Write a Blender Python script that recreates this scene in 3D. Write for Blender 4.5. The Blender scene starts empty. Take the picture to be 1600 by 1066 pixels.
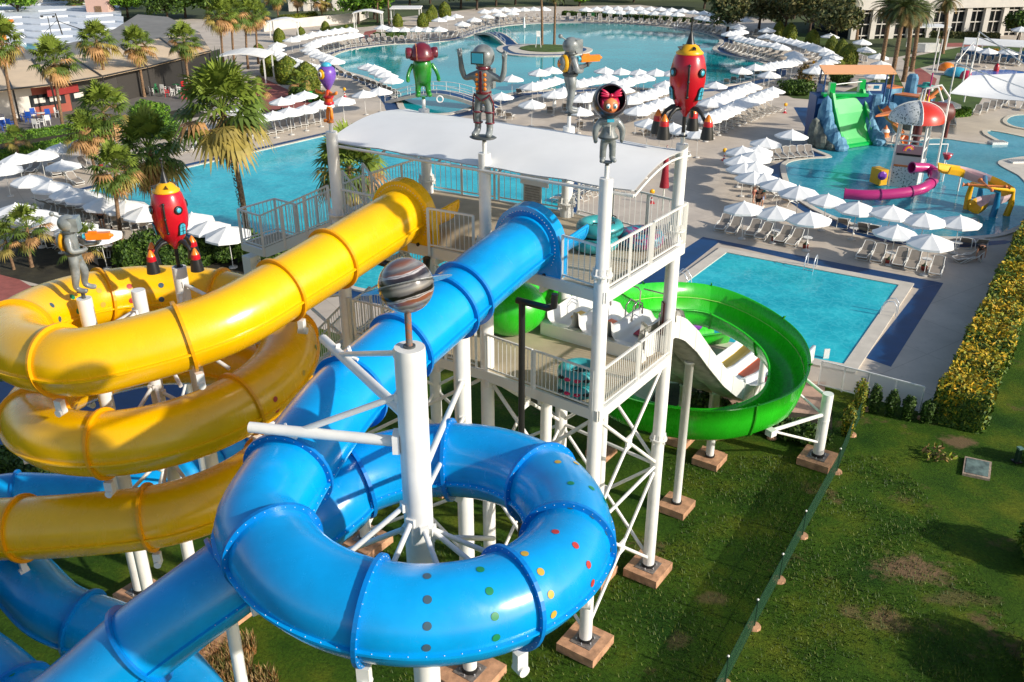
import bpy, bmesh, math, random
import numpy as np
from mathutils import Vector, Matrix, Quaternion
R = math.radians; PI = math.pi; TAU = 2*PI
random.seed(7); rng = np.random.default_rng(11)
scene = bpy.context.scene
# ---------------- camera, sky, sun, exposure
CAMH, PITCH, FPX = 20.0, R(25.6), 1424.0
cam = bpy.data.cameras.new('camera'); co = bpy.data.objects.new('camera', cam)
scene.collection.objects.link(co); scene.camera = co
co.location = (0, 0, CAMH); co.rotation_euler = (PI/2-PITCH, 0, 0)
cam.sensor_width = 36; cam.lens = 36*FPX/1600; cam.clip_start = .5; cam.clip_end = 3000
SUN = Vector((.82, -.42, .42)).normalized()
sl = bpy.data.lights.new('sun', 'SUN'); so = bpy.data.objects.new('sun', sl)
scene.collection.objects.link(so); sl.energy = 4.3; sl.angle = R(1.2); sl.color = (1, .93, .82)
so.rotation_euler = SUN.to_track_quat('Z', 'Y').to_euler(); so.location = (40, -20, 60)
W = bpy.data.worlds.new('World'); scene.world = W; W.use_nodes = True
nt = W.node_tree; bg = nt.nodes['Background']
sky = nt.nodes.new('ShaderNodeTexSky'); sky.sky_type = 'NISHITA'; sky.sun_disc = False
sky.sun_elevation = math.asin(SUN.z); sky.sun_rotation = math.atan2(SUN.x, SUN.y)
sky.air_density = 1; sky.dust_density = 1.2
nt.links.new(sky.outputs[0], bg.inputs[0]); bg.inputs[1].default_value = .125
scene.view_settings.view_transform = 'Standard'; scene.view_settings.look = 'None'
scene.view_settings.exposure = 0.22; scene.view_settings.gamma = 1
try:
    scene.cycles.max_bounces = 6; scene.cycles.transparent_max_bounces = 12
except Exception: pass
CP, SP = math.cos(PITCH), math.sin(PITCH)
def at(px, py, h=0.0):
    """point at height h seen at photo pixel (px,py)"""
    v = (py-533)/FPX; z = (CAMH-h)/(SP+v*CP)
    return Vector(((px-800)/FPX*z, z*(CP-v*SP), h))
# ---------------- materials
MATS = {}
def _noise(nt, scale, detail=3, coord='Object', rough=.6):
    tc = nt.nodes.new('ShaderNodeTexCoord'); n = nt.nodes.new('ShaderNodeTexNoise')
    n.inputs['Scale'].default_value = scale; n.inputs['Detail'].default_value = detail
    n.inputs['Roughness'].default_value = rough
    nt.links.new(tc.outputs[coord], n.inputs['Vector']); return n
def mat(name, col, rough=.5, metal=0, wear=0, var=0, vs=3, bump=0, bs=20, col2=None, coat=0, sss=0, spec=.5, vlo=.35, vhi=.65, det=3, alpha=1):
    if name in MATS: return MATS[name]
    m = bpy.data.materials.new(name); m.use_nodes = True; t = m.node_tree; p = t.nodes['Principled BSDF']
    c = tuple(col)+(1,)
    p.inputs['Base Color'].default_value = c; p.inputs['Roughness'].default_value = rough
    p.inputs['Metallic'].default_value = metal; p.inputs['Specular IOR Level'].default_value = spec
    p.inputs['Coat Weight'].default_value = coat; p.inputs['Coat Roughness'].default_value = .06
    p.inputs['Alpha'].default_value = alpha
    if var or col2:
        n = _noise(t, vs, det); r = t.nodes.new('ShaderNodeValToRGB')
        r.color_ramp.elements[0].position = vlo; r.color_ramp.elements[1].position = vhi
        if col2: a, b = c, tuple(col2)+(1,)
        else:
            a = tuple(x*(1-var) for x in col)+(1,); b = tuple(min(1, x*(1+var)) for x in col)+(1,)
        r.color_ramp.elements[0].color = a; r.color_ramp.elements[1].color = b
        t.links.new(n.outputs['Fac'], r.inputs['Fac']); t.links.new(r.outputs['Color'], p.inputs['Base Color'])
    if bump:
        n = _noise(t, bs, 4); b = t.nodes.new('ShaderNodeBump'); b.inputs['Strength'].default_value = bump
        b.inputs['Distance'].default_value = .05
        t.links.new(n.outputs['Fac'], b.inputs['Height']); t.links.new(b.outputs['Normal'], p.inputs['Normal'])
    if wear:   # weathered gloss: streaky roughness and slight fading
        tc = t.nodes.new('ShaderNodeTexCoord'); mp = t.nodes.new('ShaderNodeMapping'); mp.inputs['Scale'].default_value = (2.2, 2.2, .5)
        n = t.nodes.new('ShaderNodeTexNoise'); n.inputs['Scale'].default_value = 1.6; n.inputs['Detail'].default_value = 8; n.inputs['Roughness'].default_value = .7
        t.links.new(tc.outputs['Object'], mp.inputs['Vector']); t.links.new(mp.outputs[0], n.inputs['Vector'])
        mr = t.nodes.new('ShaderNodeMapRange'); mr.inputs[1].default_value = .35; mr.inputs[2].default_value = .7; mr.inputs[3].default_value = rough*.8; mr.inputs[4].default_value = rough+.25*wear
        t.links.new(n.outputs['Fac'], mr.inputs[0]); t.links.new(mr.outputs[0], p.inputs['Roughness']); t.links.new(mr.outputs[0], p.inputs['Coat Roughness'])
        n2 = _noise(t, 5.5, 9, rough=.8); m2 = t.nodes.new('ShaderNodeMapRange'); m2.inputs[1].default_value = .60; m2.inputs[2].default_value = .72; m2.inputs[3].default_value = 0; m2.inputs[4].default_value = .30*wear
        t.links.new(n2.outputs['Fac'], m2.inputs[0]); mx = t.nodes.new('ShaderNodeMixRGB'); mx.inputs[2].default_value = (.30, .27, .20, 1); t.links.new(m2.outputs[0], mx.inputs[0])
        src = p.inputs['Base Color'].links[0].from_socket if p.inputs['Base Color'].links else None
        if src: t.links.new(src, mx.inputs[1])
        else: mx.inputs[1].default_value = c
        t.links.new(mx.outputs[0], p.inputs['Base Color'])
    MATS[name] = m; return m
def water(name, c1, c2, scale=.25, bump=.25, bs=1.6, rough=.04, depth=True):
    """opaque tinted pool water with ripples and a wavering light net painted into its colour"""
    if name in MATS: return MATS[name]
    m = bpy.data.materials.new(name); m.use_nodes = True; t = m.node_tree; p = t.nodes['Principled BSDF']
    n = _noise(t, scale, 3); r = t.nodes.new('ShaderNodeValToRGB')
    r.color_ramp.elements[0].position = .35; r.color_ramp.elements[1].position = .65
    r.color_ramp.elements[0].color = tuple(c1)+(1,); r.color_ramp.elements[1].color = tuple(c2)+(1,)
    t.links.new(n.outputs['Fac'], r.inputs['Fac'])
    # caustic light net, mixed into the base colour
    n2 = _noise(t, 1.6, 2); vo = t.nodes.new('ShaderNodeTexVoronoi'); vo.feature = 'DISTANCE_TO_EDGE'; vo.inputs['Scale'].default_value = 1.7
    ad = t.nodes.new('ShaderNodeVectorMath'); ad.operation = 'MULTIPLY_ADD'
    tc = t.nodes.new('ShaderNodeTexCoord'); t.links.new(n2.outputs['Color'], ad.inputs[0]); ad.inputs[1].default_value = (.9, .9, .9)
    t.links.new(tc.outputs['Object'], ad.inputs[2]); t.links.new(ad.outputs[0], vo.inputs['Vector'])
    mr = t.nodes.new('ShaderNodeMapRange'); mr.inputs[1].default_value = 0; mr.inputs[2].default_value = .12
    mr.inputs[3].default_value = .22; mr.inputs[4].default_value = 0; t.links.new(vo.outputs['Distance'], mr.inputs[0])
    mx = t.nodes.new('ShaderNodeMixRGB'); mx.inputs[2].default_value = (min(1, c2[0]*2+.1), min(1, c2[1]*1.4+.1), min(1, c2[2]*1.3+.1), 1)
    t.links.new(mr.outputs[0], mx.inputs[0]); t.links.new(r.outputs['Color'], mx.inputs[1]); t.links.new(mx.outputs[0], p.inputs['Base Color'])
    p.inputs['Roughness'].default_value = rough; p.inputs['IOR'].default_value = 1.33
    nb = _noise(t, bs, 3); b = t.nodes.new('ShaderNodeBump'); b.inputs['Strength'].default_value = bump; b.inputs['Distance'].default_value = .1
    t.links.new(nb.outputs['Fac'], b.inputs['Height']); t.links.new(b.outputs['Normal'], p.inputs['Normal'])
    MATS[name] = m; return m
WHITE = mat('white_paint', (.78, .77, .73), .4, var=.05, vs=2)
RAILW = mat('rail_paint', (.74, .73, .69), .45, wear=.6)
STEELW = mat('support_paint', (.78, .77, .73), .38, var=.07, vs=1.3, det=5, wear=.8)
BLUE = mat('blue_fibreglass', (.0, .32, .74), .22, var=.13, vs=.7, coat=.45, det=5, wear=.35)
BLUED = mat('blue_flange', (.0, .19, .58), .3, var=.1, vs=1)
YEL = mat('yellow_fibreglass', (.98, .52, .0), .24, var=.07, vs=.7, coat=.45, det=5, wear=.35)
YELD = mat('yellow_flange', (.85, .37, .001), .35, var=.1, vs=1)
GRN = mat('green_fibreglass', (.02, .47, .012), .25, var=.10, vs=.9, coat=.35, wear=.5)
GRND = mat('green_flange', (.02, .27, .01), .4)
BOLT = mat('bolt_steel', (.8, .82, .85), .3, .6)
BLACK = mat('black_pipe', (.015, .015, .015), .4)
TAN = mat('tan_deck', (.46, .38, .27), .75, var=.10, vs=1.5, det=6)
CONC = mat('footing_concrete', (.50, .27, .15), .85, var=.3, vs=3, bump=.3, bs=14, det=6)
FAB = mat('canopy_fabric', (.82, .82, .80), .75, var=.03, vs=.8)
UMB = mat('umbrella_cloth', (.84, .84, .82), .8, var=.03, vs=3)
# ---------------- mesh builder
class MB:
    def __init__(s): s.v = []; s.f = []; s.mi = []; s.sm = []; s.mats = []
    def add(s, vs, fs, m, smooth=False):
        if m not in s.mats: s.mats.append(m)
        k = s.mats.index(m); o = len(s.v)
        s.v.extend([tuple(p) for p in vs])
        s.f.extend([tuple(i+o for i in f) for f in fs]); s.mi.extend([k]*len(fs)); s.sm.extend([smooth]*len(fs))
        return s
    def box(s, c, d, m, rz=0):
        x, y, z = d[0]/2, d[1]/2, d[2]/2; ca, sa = math.cos(rz), math.sin(rz)
        vs = [(c[0]+a*ca-b*sa, c[1]+a*sa+b*ca, c[2]+e) for e in (-z, z) for a, b in ((-x, -y), (x, -y), (x, y), (-x, y))]
        return s.add(vs, [(3, 2, 1, 0), (4, 5, 6, 7), (0, 1, 5, 4), (1, 2, 6, 5), (2, 3, 7, 6), (3, 0, 4, 7)], m)
    def beam(s, p, q, w, h, m, up=(0, 0, 1)):
        p, q = Vector(p), Vector(q); t = (q-p)
        if t.length < 1e-6: return s
        t.normalize(); up = Vector(up)
        if abs(t.dot(up)) > .99: up = Vector((1, 0, 0))
        a = t.cross(up).normalized(); b = a.cross(t)
        vs = [e+a*(w/2*i)+b*(h/2*j) for e in (p, q) for i, j in ((-1, -1), (1, -1), (1, 1), (-1, 1))]
        return s.add(vs, [(0, 1, 2, 3), (7, 6, 5, 4), (0, 4, 5, 1), (1, 5, 6, 2), (2, 6, 7, 3), (3, 7, 4, 0)], m)
    def tube(s, pts, r, m, n=10, caps=True, smooth=True):
        P = [Vector(p) for p in pts]; k = len(P)
        rs = r if isinstance(r, (list, tuple)) else [r]*k
        T = [(P[min(i+1, k-1)]-P[max(i-1, 0)]).normalized() for i in range(k)]
        ref = Vector((0, 0, 1)) if abs(T[0].z) < .9 else Vector((1, 0, 0))
        a = T[0].cross(ref).normalized(); vs = []
        for i in range(k):
            if i: a = (a-T[i]*a.dot(T[i]));  a = a.normalized() if a.length > 1e-6 else T[i].orthogonal().normalized()
            b = T[i].cross(a)
            for j in range(n):
                an = TAU*j/n; vs.append(P[i]+(a*math.cos(an)+b*math.sin(an))*rs[i])
        fs = [(i*n+j, i*n+(j+1) % n, (i+1)*n+(j+1) % n, (i+1)*n+j) for i in range(k-1) for j in range(n)]
        s.add(vs, fs, m, smooth)
        if caps:
            s.add(vs[:n], [tuple(range(n-1, -1, -1))], m); s.add(vs[-n:], [tuple(range(n))], m)
        return s
    def lathe(s, prof, c, m, n=16, smooth=True, M=None):
        vs = []; c = Vector(c)
        for r, z in prof:
            for j in range(n):
                p = Vector((r*math.cos(TAU*j/n), r*math.sin(TAU*j/n), z))
                vs.append((M @ p if M else p)+c)
        k = len(prof)
        fs = [(i*n+j, i*n+(j+1) % n, (i+1)*n+(j+1) % n, (i+1)*n+j) for i in range(k-1) for j in range(n)]
        s.add(vs, fs, m, smooth)
        if prof[0][0] > 1e-4: s.add(vs[:n], [tuple(range(n-1, -1, -1))], m)
        if prof[-1][0] > 1e-4: s.add(vs[-n:], [tuple(range(n))], m)
        return s
    def ell(s, c, rad, m, n=16, k=9, M=None):
        rx, ry, rz = rad if isinstance(rad, (tuple, list)) else (rad,)*3; vs = []; c = Vector(c)
        for i in range(k+1):
            ph = PI*i/k
            for j in range(n):
                p = Vector((rx*math.sin(ph)*math.cos(TAU*j/n), ry*math.sin(ph)*math.sin(TAU*j/n), -rz*math.cos(ph)))
                vs.append((M @ p if M else p)+c)
        fs = [(i*n+j, i*n+(j+1) % n, (i+1)*n+(j+1) % n, (i+1)*n+j) for i in range(k) for j in range(n)]
        return s.add(vs, fs, m, True)
    def prism(s, poly, z0, z1, m, smooth=False):
        n = len(poly); vs = [(p[0], p[1], z0) for p in poly]+[(p[0], p[1], z1) for p in poly]
        a = sum(poly[i][0]*poly[(i+1) % n][1]-poly[(i+1) % n][0]*poly[i][1] for i in range(n))
        up = tuple(range(n, 2*n)); dn = tuple(range(n-1, -1, -1))
        fs = [up, dn]+[(i, (i+1) % n, n+(i+1) % n, n+i) for i in range(n)]
        if a < 0: fs = [f[::-1] for f in fs]
        return s.add(vs, fs, m, smooth)
    def extr(s, prof, p0, ux, uy, w, m):
        """profile in plane (ux,uy) at p0, extruded by vector w"""
        p0, ux, uy, w = map(Vector, (p0, ux, uy, w)); n = len(prof)
        vs = [p0+ux*a+uy*b for a, b in prof]; vs += [v+w for v in vs]
        return s.add(vs, [tuple(range(n-1, -1, -1)), tuple(range(n, 2*n))]+[(i, (i+1) % n, n+(i+1) % n, n+i) for i in range(n)], m)
def part(name, mb, parent=None, label=None, world=True):
    me = bpy.data.meshes.new(name); off = Vector((0, 0, 0))
    if parent is not None and world:
        q = parent
        while q is not None: off += q.location; q = q.parent
    V = np.array([tuple(p) for p in mb.v], dtype=float).reshape(-1, 3)-np.array(off)
    me.from_pydata(V.tolist(), [], mb.f)
    for m in mb.mats: me.materials.append(m)
    me.polygons.foreach_set('material_index', mb.mi); me.polygons.foreach_set('use_smooth', mb.sm); me.update()
    o = bpy.data.objects.new(name, me); scene.collection.objects.link(o)
    if parent is not None: o.parent = parent
    if label: o['label'] = label
    return o
def tag(o, label, cat, group=None):
    o['label'] = label; o['category'] = cat
    if group: o['group'] = group
    return o
def thing(name, label, cat, loc=(0, 0, 0), group=None, rz=0):
    o = bpy.data.objects.new(name, None); scene.collection.objects.link(o); o.empty_display_size = .2
    o.location = loc; o.rotation_euler = (0, 0, rz); return tag(o, label, cat, group)
def struct(name, mb, kind='structure'):
    o = part(name, mb); o['kind'] = kind; return o
KIDS = {}
def dup(o, loc=None, rz=None, label=None, group=None, parent=None, scale=None):
    c = o.copy(); scene.collection.objects.link(c)
    if parent is not None: c.parent = parent
    if loc is not None: c.location = loc
    if rz is not None: c.rotation_euler = (0, 0, rz)
    if scale is not None: c.scale = (scale,)*3 if not isinstance(scale, tuple) else scale
    if label: c['label'] = label
    if group: c['group'] = group
    for ch in KIDS.get(o, ()) or list(o.children): dup(ch, parent=c)
    return c
def spline(pts, step=.25):
    """Catmull-Rom through 3D points, resampled at even steps"""
    P = [Vector(p) for p in pts]; P = [P[0]*2-P[1]]+P+[P[-1]*2-P[-2]]; out = []
    for i in range(1, len(P)-2):
        for k in range(24):
            t = k/24; a, b, c, d = P[i-1:i+3]
            out.append(.5*((2*b)+(c-a)*t+(2*a-5*b+4*c-d)*t*t+(3*b-a-3*c+d)*t**3))
    out.append(P[-2]); L = [0]
    for i in range(1, len(out)): L.append(L[-1]+(out[i]-out[i-1]).length)
    n = max(2, int(L[-1]/step)); res = []; j = 0
    for k in range(n+1):
        s = L[-1]*k/n
        while j < len(L)-2 and L[j+1] < s: j += 1
        t = (s-L[j])/max(1e-9, L[j+1]-L[j]); res.append(out[j].lerp(out[j+1], min(1, t)))
    return res
def skin(name, joints, bones, m, parent=None, sub=1, world=True):
    """one continuous limbed body grown from a skeleton: joints = {name:(x,y,z,r)}"""
    ks = list(joints); me = bpy.data.meshes.new(name)
    me.from_pydata([joints[k][:3] for k in ks], [(ks.index(a), ks.index(b)) for a, b in bones], [])
    o = bpy.data.objects.new(name+'_tmp', me); scene.collection.objects.link(o)
    md = o.modifiers.new('s', 'SKIN'); sv = me.skin_vertices[0].data
    for i, k in enumerate(ks):
        r = joints[k][3]; sv[i].radius = (r, r) if not isinstance(r, tuple) else r
    sv[0].use_root = True; md.use_smooth_shade = True
    m2 = o.modifiers.new('u', 'SUBSURF'); m2.levels = sub; m2.render_levels = sub
    bpy.context.view_layer.update(); dg = bpy.context.evaluated_depsgraph_get()
    nm = bpy.data.meshes.new_from_object(o.evaluated_get(dg)); bpy.data.objects.remove(o)
    nm.name = name; nm.materials.clear(); nm.materials.append(m)
    for p in nm.polygons: p.use_smooth = True
    if parent is not None and world:
        off = Vector(parent.location); nm.transform(Matrix.Translation(-off))
    ob = bpy.data.objects.new(name, nm); scene.collection.objects.link(ob)
    if parent is not None: ob.parent = parent
    return ob
# ================= SETTING: lawn, deck, pools
def pxpoly(pts, h=0.0): return [tuple(at(x, y, h))[:2] for x, y in pts]
def smooth_poly(P, n=6):
    out = []; k = len(P); P = [Vector(p) for p in P]
    for i in range(k):
        a, b, c, d = P[i-1], P[i], P[(i+1) % k], P[(i+2) % k]
        for j in range(n):
            t = j/n; out.append(tuple(.5*((2*b)+(c-a)*t+(2*a-5*b+4*c-d)*t*t+(3*b-a-3*c+d)*t**3)))
    return out
def offset_poly(P, d):
    n = len(P); a = sum(P[i][0]*P[(i+1) % n][1]-P[(i+1) % n][0]*P[i][1] for i in range(n)); sg = 1 if a > 0 else -1
    out = []
    for i in range(n):
        p, q, r = Vector(P[i-1]), Vector(P[i]), Vector(P[(i+1) % n])
        e1, e2 = (q-p).normalized(), (r-q).normalized()
        n1, n2 = Vector((e1.y, -e1.x))*sg, Vector((e2.y, -e2.x))*sg
        m = n1+n2; m = n1 if m.length < .2 else m.normalized()
        out.append(tuple(q+m*(d/max(.5, m.dot(n1)))))
    return out
def ring_sheet(mb, A, B, z, m):
    n = len(A); mb.add([(p[0], p[1], z) for p in A]+[(p[0], p[1], z) for p in B], [(i, (i+1) % n, n+(i+1) % n, n+i) for i in range(n)], m)
def sheet(mb, P, z, m):
    n = len(P); a = sum(P[i][0]*P[(i+1) % n][1]-P[(i+1) % n][0]*P[i][1] for i in range(n))
    mb.add([(p[0], p[1], z) for p in P], [tuple(range(n)) if a > 0 else tuple(range(n-1, -1, -1))], m)
# lawn material: dark mown grass with paler blades, ochre and bare pinkish patches
def lawn_mat():
    m = bpy.data.materials.new('lawn_grass'); m.use_nodes = True; t = m.node_tree; p = t.nodes['Principled BSDF']
    def ramp(src, pos, cols):
        r = t.nodes.new('ShaderNodeValToRGB'); e = r.color_ramp.elements
        while len(e) < len(pos): e.new(.5)
        for i, (a, c) in enumerate(zip(pos, cols)): e[i].position = a; e[i].color = tuple(c)+(1,)
        t.links.new(src, r.inputs['Fac']); return r
    n1 = _noise(t, .35, 6, rough=.62); r1 = ramp(n1.outputs['Fac'], (.33, .5, .68), ((.018, .062, .005), (.048, .105, .007), (.125, .155, .012)))
    n2 = _noise(t, 9, 6, rough=.8); r2 = ramp(n2.outputs['Fac'], (.32, .7), ((.45, .45, .4), (1.5, 1.5, 1.4)))
    mul = t.nodes.new('ShaderNodeMixRGB'); mul.blend_type = 'MULTIPLY'; mul.inputs[0].default_value = 1
    t.links.new(r1.outputs[0], mul.inputs[1]); t.links.new(r2.outputs[0], mul.inputs[2])
    n3 = _noise(t, .22, 9, rough=.75); r3 = ramp(n3.outputs['Fac'], (.575, .65), ((0, 0, 0), (.8, .8, .8)))
    mx = t.nodes.new('ShaderNodeMixRGB'); t.links.new(r3.outputs[0], mx.inputs[0]); t.links.new(mul.outputs[0], mx.inputs[1]); mx.inputs[2].default_value = (.17, .105, .055, 1)
    # worn bare patches of earth, each at its own place in the lawn
    tc = t.nodes.new('ShaderNodeTexCoord'); n4 = _noise(t, 1.3, 8, rough=.75); last = mx.outputs[0]
    for (px, py, sx, sy, k) in ((1425, 890, 1.5, 1.0, .85), (1385, 970, 1.0, .7, .55), (1495, 690, .95, .6, .75), (1330, 955, .5, .4, .5), (1500, 935, 1.3, .5, .4), (1110, 935, .7, .4, .5), (1060, 1000, .5, .5, .4)):
        c = at(px, py); vm = t.nodes.new('ShaderNodeVectorMath'); vm.operation = 'SUBTRACT'; vm.inputs[1].default_value = c; t.links.new(tc.outputs['Object'], vm.inputs[0])
        v2 = t.nodes.new('ShaderNodeVectorMath'); v2.operation = 'MULTIPLY'; v2.inputs[1].default_value = (1/sx, 1/sy, 0); t.links.new(vm.outputs[0], v2.inputs[0])
        v3 = t.nodes.new('ShaderNodeVectorMath'); v3.operation = 'LENGTH'; t.links.new(v2.outputs[0], v3.inputs[0])
        ma = t.nodes.new('ShaderNodeMath'); ma.operation = 'MULTIPLY_ADD'; ma.inputs[1].default_value = 2.6; t.links.new(n4.outputs['Fac'], ma.inputs[0]); t.links.new(v3.outputs['Value'], ma.inputs[2])
        mr = t.nodes.new('ShaderNodeMapRange'); mr.inputs[1].default_value = 1.75; mr.inputs[2].default_value = 2.2; mr.inputs[3].default_value = k; mr.inputs[4].default_value = 0; t.links.new(ma.outputs[0], mr.inputs[0])
        m5 = t.nodes.new('ShaderNodeMixRGB'); m5.inputs[2].default_value = (.24, .145, .085, 1); t.links.new(mr.outputs[0], m5.inputs[0]); t.links.new(last, m5.inputs[1]); last = m5.outputs[0]
    t.links.new(last, p.inputs['Base Color']); p.inputs['Roughness'].default_value = .9; p.inputs['Specular IOR Level'].default_value = .15
    b = t.nodes.new('ShaderNodeBump'); b.inputs['Strength'].default_value = .9; b.inputs['Distance'].default_value = .12
    t.links.new(n2.outputs['Fac'], b.inputs['Height']); t.links.new(b.outputs['Normal'], p.inputs['Normal'])
    return m
LAWN = lawn_mat()
mb = MB(); sheet(mb, [(-400, -60), (400, -60), (400, 700), (-400, 700)], 0, LAWN); struct('lawn', mb)
PAVE = mat('deck_concrete', (.57, .49, .40), .8, var=.12, vs=.35, bump=.08, bs=30, det=8)
def pave_extra(m):
    t = m.node_tree; p = t.nodes['Principled BSDF']; src = p.inputs['Base Color'].links[0].from_socket
    tc = t.nodes.new('ShaderNodeTexCoord'); mp = t.nodes.new('ShaderNodeMapping'); mp.inputs['Rotation'].default_value = (0, 0, .97); t.links.new(tc.outputs['Object'], mp.inputs[0])
    b = t.nodes.new('ShaderNodeTexBrick'); b.offset = 0; b.inputs['Scale'].default_value = 1; b.inputs['Brick Width'].default_value = 3.6; b.inputs['Row Height'].default_value = 3.6; b.inputs['Mortar Size'].default_value = .018; b.inputs['Mortar Smooth'].default_value = .3
    b.inputs['Color1'].default_value = (1, 1, 1, 1); b.inputs['Color2'].default_value = (.94, .94, .95, 1); b.inputs['Mortar'].default_value = (.66, .63, .6, 1); t.links.new(mp.outputs[0], b.inputs['Vector'])
    n = _noise(t, 2.4, 9, rough=.8); r = t.nodes.new('ShaderNodeMapRange'); r.inputs[1].default_value = .56; r.inputs[2].default_value = .74; r.inputs[3].default_value = 1; r.inputs[4].default_value = .72; t.links.new(n.outputs['Fac'], r.inputs[0])
    a = t.nodes.new('ShaderNodeMixRGB'); a.blend_type = 'MULTIPLY'; a.inputs[0].default_value = .8; t.links.new(src, a.inputs[1]); t.links.new(b.outputs['Color'], a.inputs[2])
    c = t.nodes.new('ShaderNodeMixRGB'); c.blend_type = 'MULTIPLY'; c.inputs[0].default_value = 1; t.links.new(a.outputs[0], c.inputs[1]); t.links.new(r.outputs[0], c.inputs[2]); t.links.new(c.outputs[0], p.inputs['Base Color'])
pave_extra(PAVE)
COPE = mat('coping_stone', (.62, .56, .47), .7, var=.08, vs=1.2, det=5)
BAND = mat('blue_band', (.002, .045, .15), .45, var=.15, vs=.8, det=5)
PINK = mat('brick_path', (.34, .10, .08), .8, var=.15, vs=2, bump=.1)
deckP = pxpoly([(-420, 420), (-100, 440), (150, 452), (330, 460), (520, 520), (760, 590), (1010, 640), (1180, 668), (1262, 690), (1284, 602), (1470, 650), (1500, 600), (1640, 320), (1690, 120), (1700, 40)])
deckP += [(130, 230), (-150, 230), (-130, 60)]
mb = MB(); sheet(mb, deckP, .02, PAVE); struct('pool_deck', mb)
def pool(name, P, wmat, cope=.55, band=(0, 0), z=.024, lip=.10):
    """water sheet, raised stone coping and blue-painted band"""
    mb = MB(); sheet(mb, P, z+.045, wmat); w = struct(name, mb)
    if cope:
        mb = MB(); Q = offset_poly(P, cope); n = len(P)
        ring_sheet(mb, P, Q, z+lip, COPE)
        mb.add([(p[0], p[1], z+lip) for p in P]+[(p[0], p[1], z) for p in P], [(i, (i+1) % n, n+(i+1) % n, n+i) for i in range(n)], COPE)
        mb.add([(p[0], p[1], z+lip) for p in Q]+[(p[0], p[1], z) for p in Q], [(i, (i+1) % n, n+(i+1) % n, n+i) for i in range(n)], COPE)
        struct('pool_coping', mb)
    if band[1]:
        mb = MB(); ring_sheet(mb, offset_poly(P, band[0]), offset_poly(P, band[1]), z, BAND); struct('blue_walkway', mb)
    return w
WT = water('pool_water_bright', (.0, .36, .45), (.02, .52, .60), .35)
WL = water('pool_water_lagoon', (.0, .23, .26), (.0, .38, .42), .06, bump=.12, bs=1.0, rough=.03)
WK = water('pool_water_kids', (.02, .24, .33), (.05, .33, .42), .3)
# rectangular pool right of the slides
rp = pxpoly([(1135, 397), (1404, 448), (1318, 572), (985, 508)])
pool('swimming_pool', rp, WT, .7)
def inset_band(P, din, dout): return offset_poly(P, din), offset_poly(P, dout)
mb = MB(); A, B = pxpoly([(1124, 386), (1436, 440), (1330, 640), (905, 590)]), pxpoly([(1096, 371), (1474, 443), (1400, 572), (870, 570)])
# band: three strips, left, top and right
L = pxpoly([(1098, 371), (1126, 377), (985, 488), (900, 500)]); T = pxpoly([(1098, 371), (1474, 443), (1436, 452), (1126, 381)]); Rr = pxpoly([(1436, 452), (1474, 443), (1392, 574), (1352, 560)])
for q, z in ((L, .024), (T, .028), (Rr, .024)): sheet(mb, q, z, BAND)
struct('blue_walkway', mb)
# pool behind the tower
lp = pxpoly([(120, 304), (520, 211), (655, 192), (900, 262), (800, 500), (560, 452)])
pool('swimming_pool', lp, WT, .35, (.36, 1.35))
# lagoon
lagP = [(521, 93), (532, 84), (560, 77), (610, 71), (660, 69), (715, 63), (748, 53), (775, 44), (820, 39), (880, 37), (960, 38), (1030, 43), (1085, 50), (1112, 57), (1124, 65), (1116, 73), (1114, 79), (1128, 86), (1160, 93), (1192, 100), (1204, 112), (1188, 121), (1120, 136), (1040, 140), (960, 137), (880, 140), (800, 146), (760, 160), (700, 178), (640, 174), (628, 160), (606, 138), (575, 122), (540, 111)]
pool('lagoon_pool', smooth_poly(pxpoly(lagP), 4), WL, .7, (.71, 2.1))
# round kids' pool with arm to the right
kp = [(1228, 268), (1232, 256), (1260, 250), (1300, 247), (1276, 236), (1264, 228), (1300, 225), (1340, 226), (1400, 226), (1436, 221), (1470, 218), (1530, 226), (1568, 226), (1545, 212), (1548, 206), (1600, 216), (1700, 240), (1700, 300), (1640, 330), (1575, 362), (1530, 371), (1470, 372), (1400, 366), (1330, 350), (1275, 327), (1240, 300)]
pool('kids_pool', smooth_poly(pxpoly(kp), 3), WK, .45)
mb = MB()
sheet(mb, pxpoly([(1240, 168), (1276, 169), (1297, 222), (1270, 222)]), .024, BAND)
sheet(mb, smooth_poly(pxpoly([(1208, 232), (1262, 224), (1262, 228), (1320, 246), (1240, 255), (1222, 266), (1226, 285), (1262, 322), (1320, 352), (1400, 373), (1480, 381), (1570, 376), (1570, 382), (1470, 388), (1380, 378), (1290, 350), (1225, 310), (1195, 280), (1200, 262), (1228, 250), (1204, 240)]), 2), .028, BAND)
struct('blue_walkway', mb)
# islands of paving in the kids' pool
mb = MB(); z = .1
for q in ([(1559, 258), (1575, 250), (1640, 245), (1700, 262), (1660, 300), (1610, 292), (1590, 276)],):
    P = smooth_poly(pxpoly(q), 4); mb.prism(P, .02, .14, COPE)
struct('pool_island', mb)
P = smooth_poly(pxpoly([(1573, 190), (1585, 182), (1620, 182), (1660, 192), (1640, 206), (1600, 202), (1580, 197)]), 4)
pool('paddling_pool', P, WK, .4)
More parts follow.
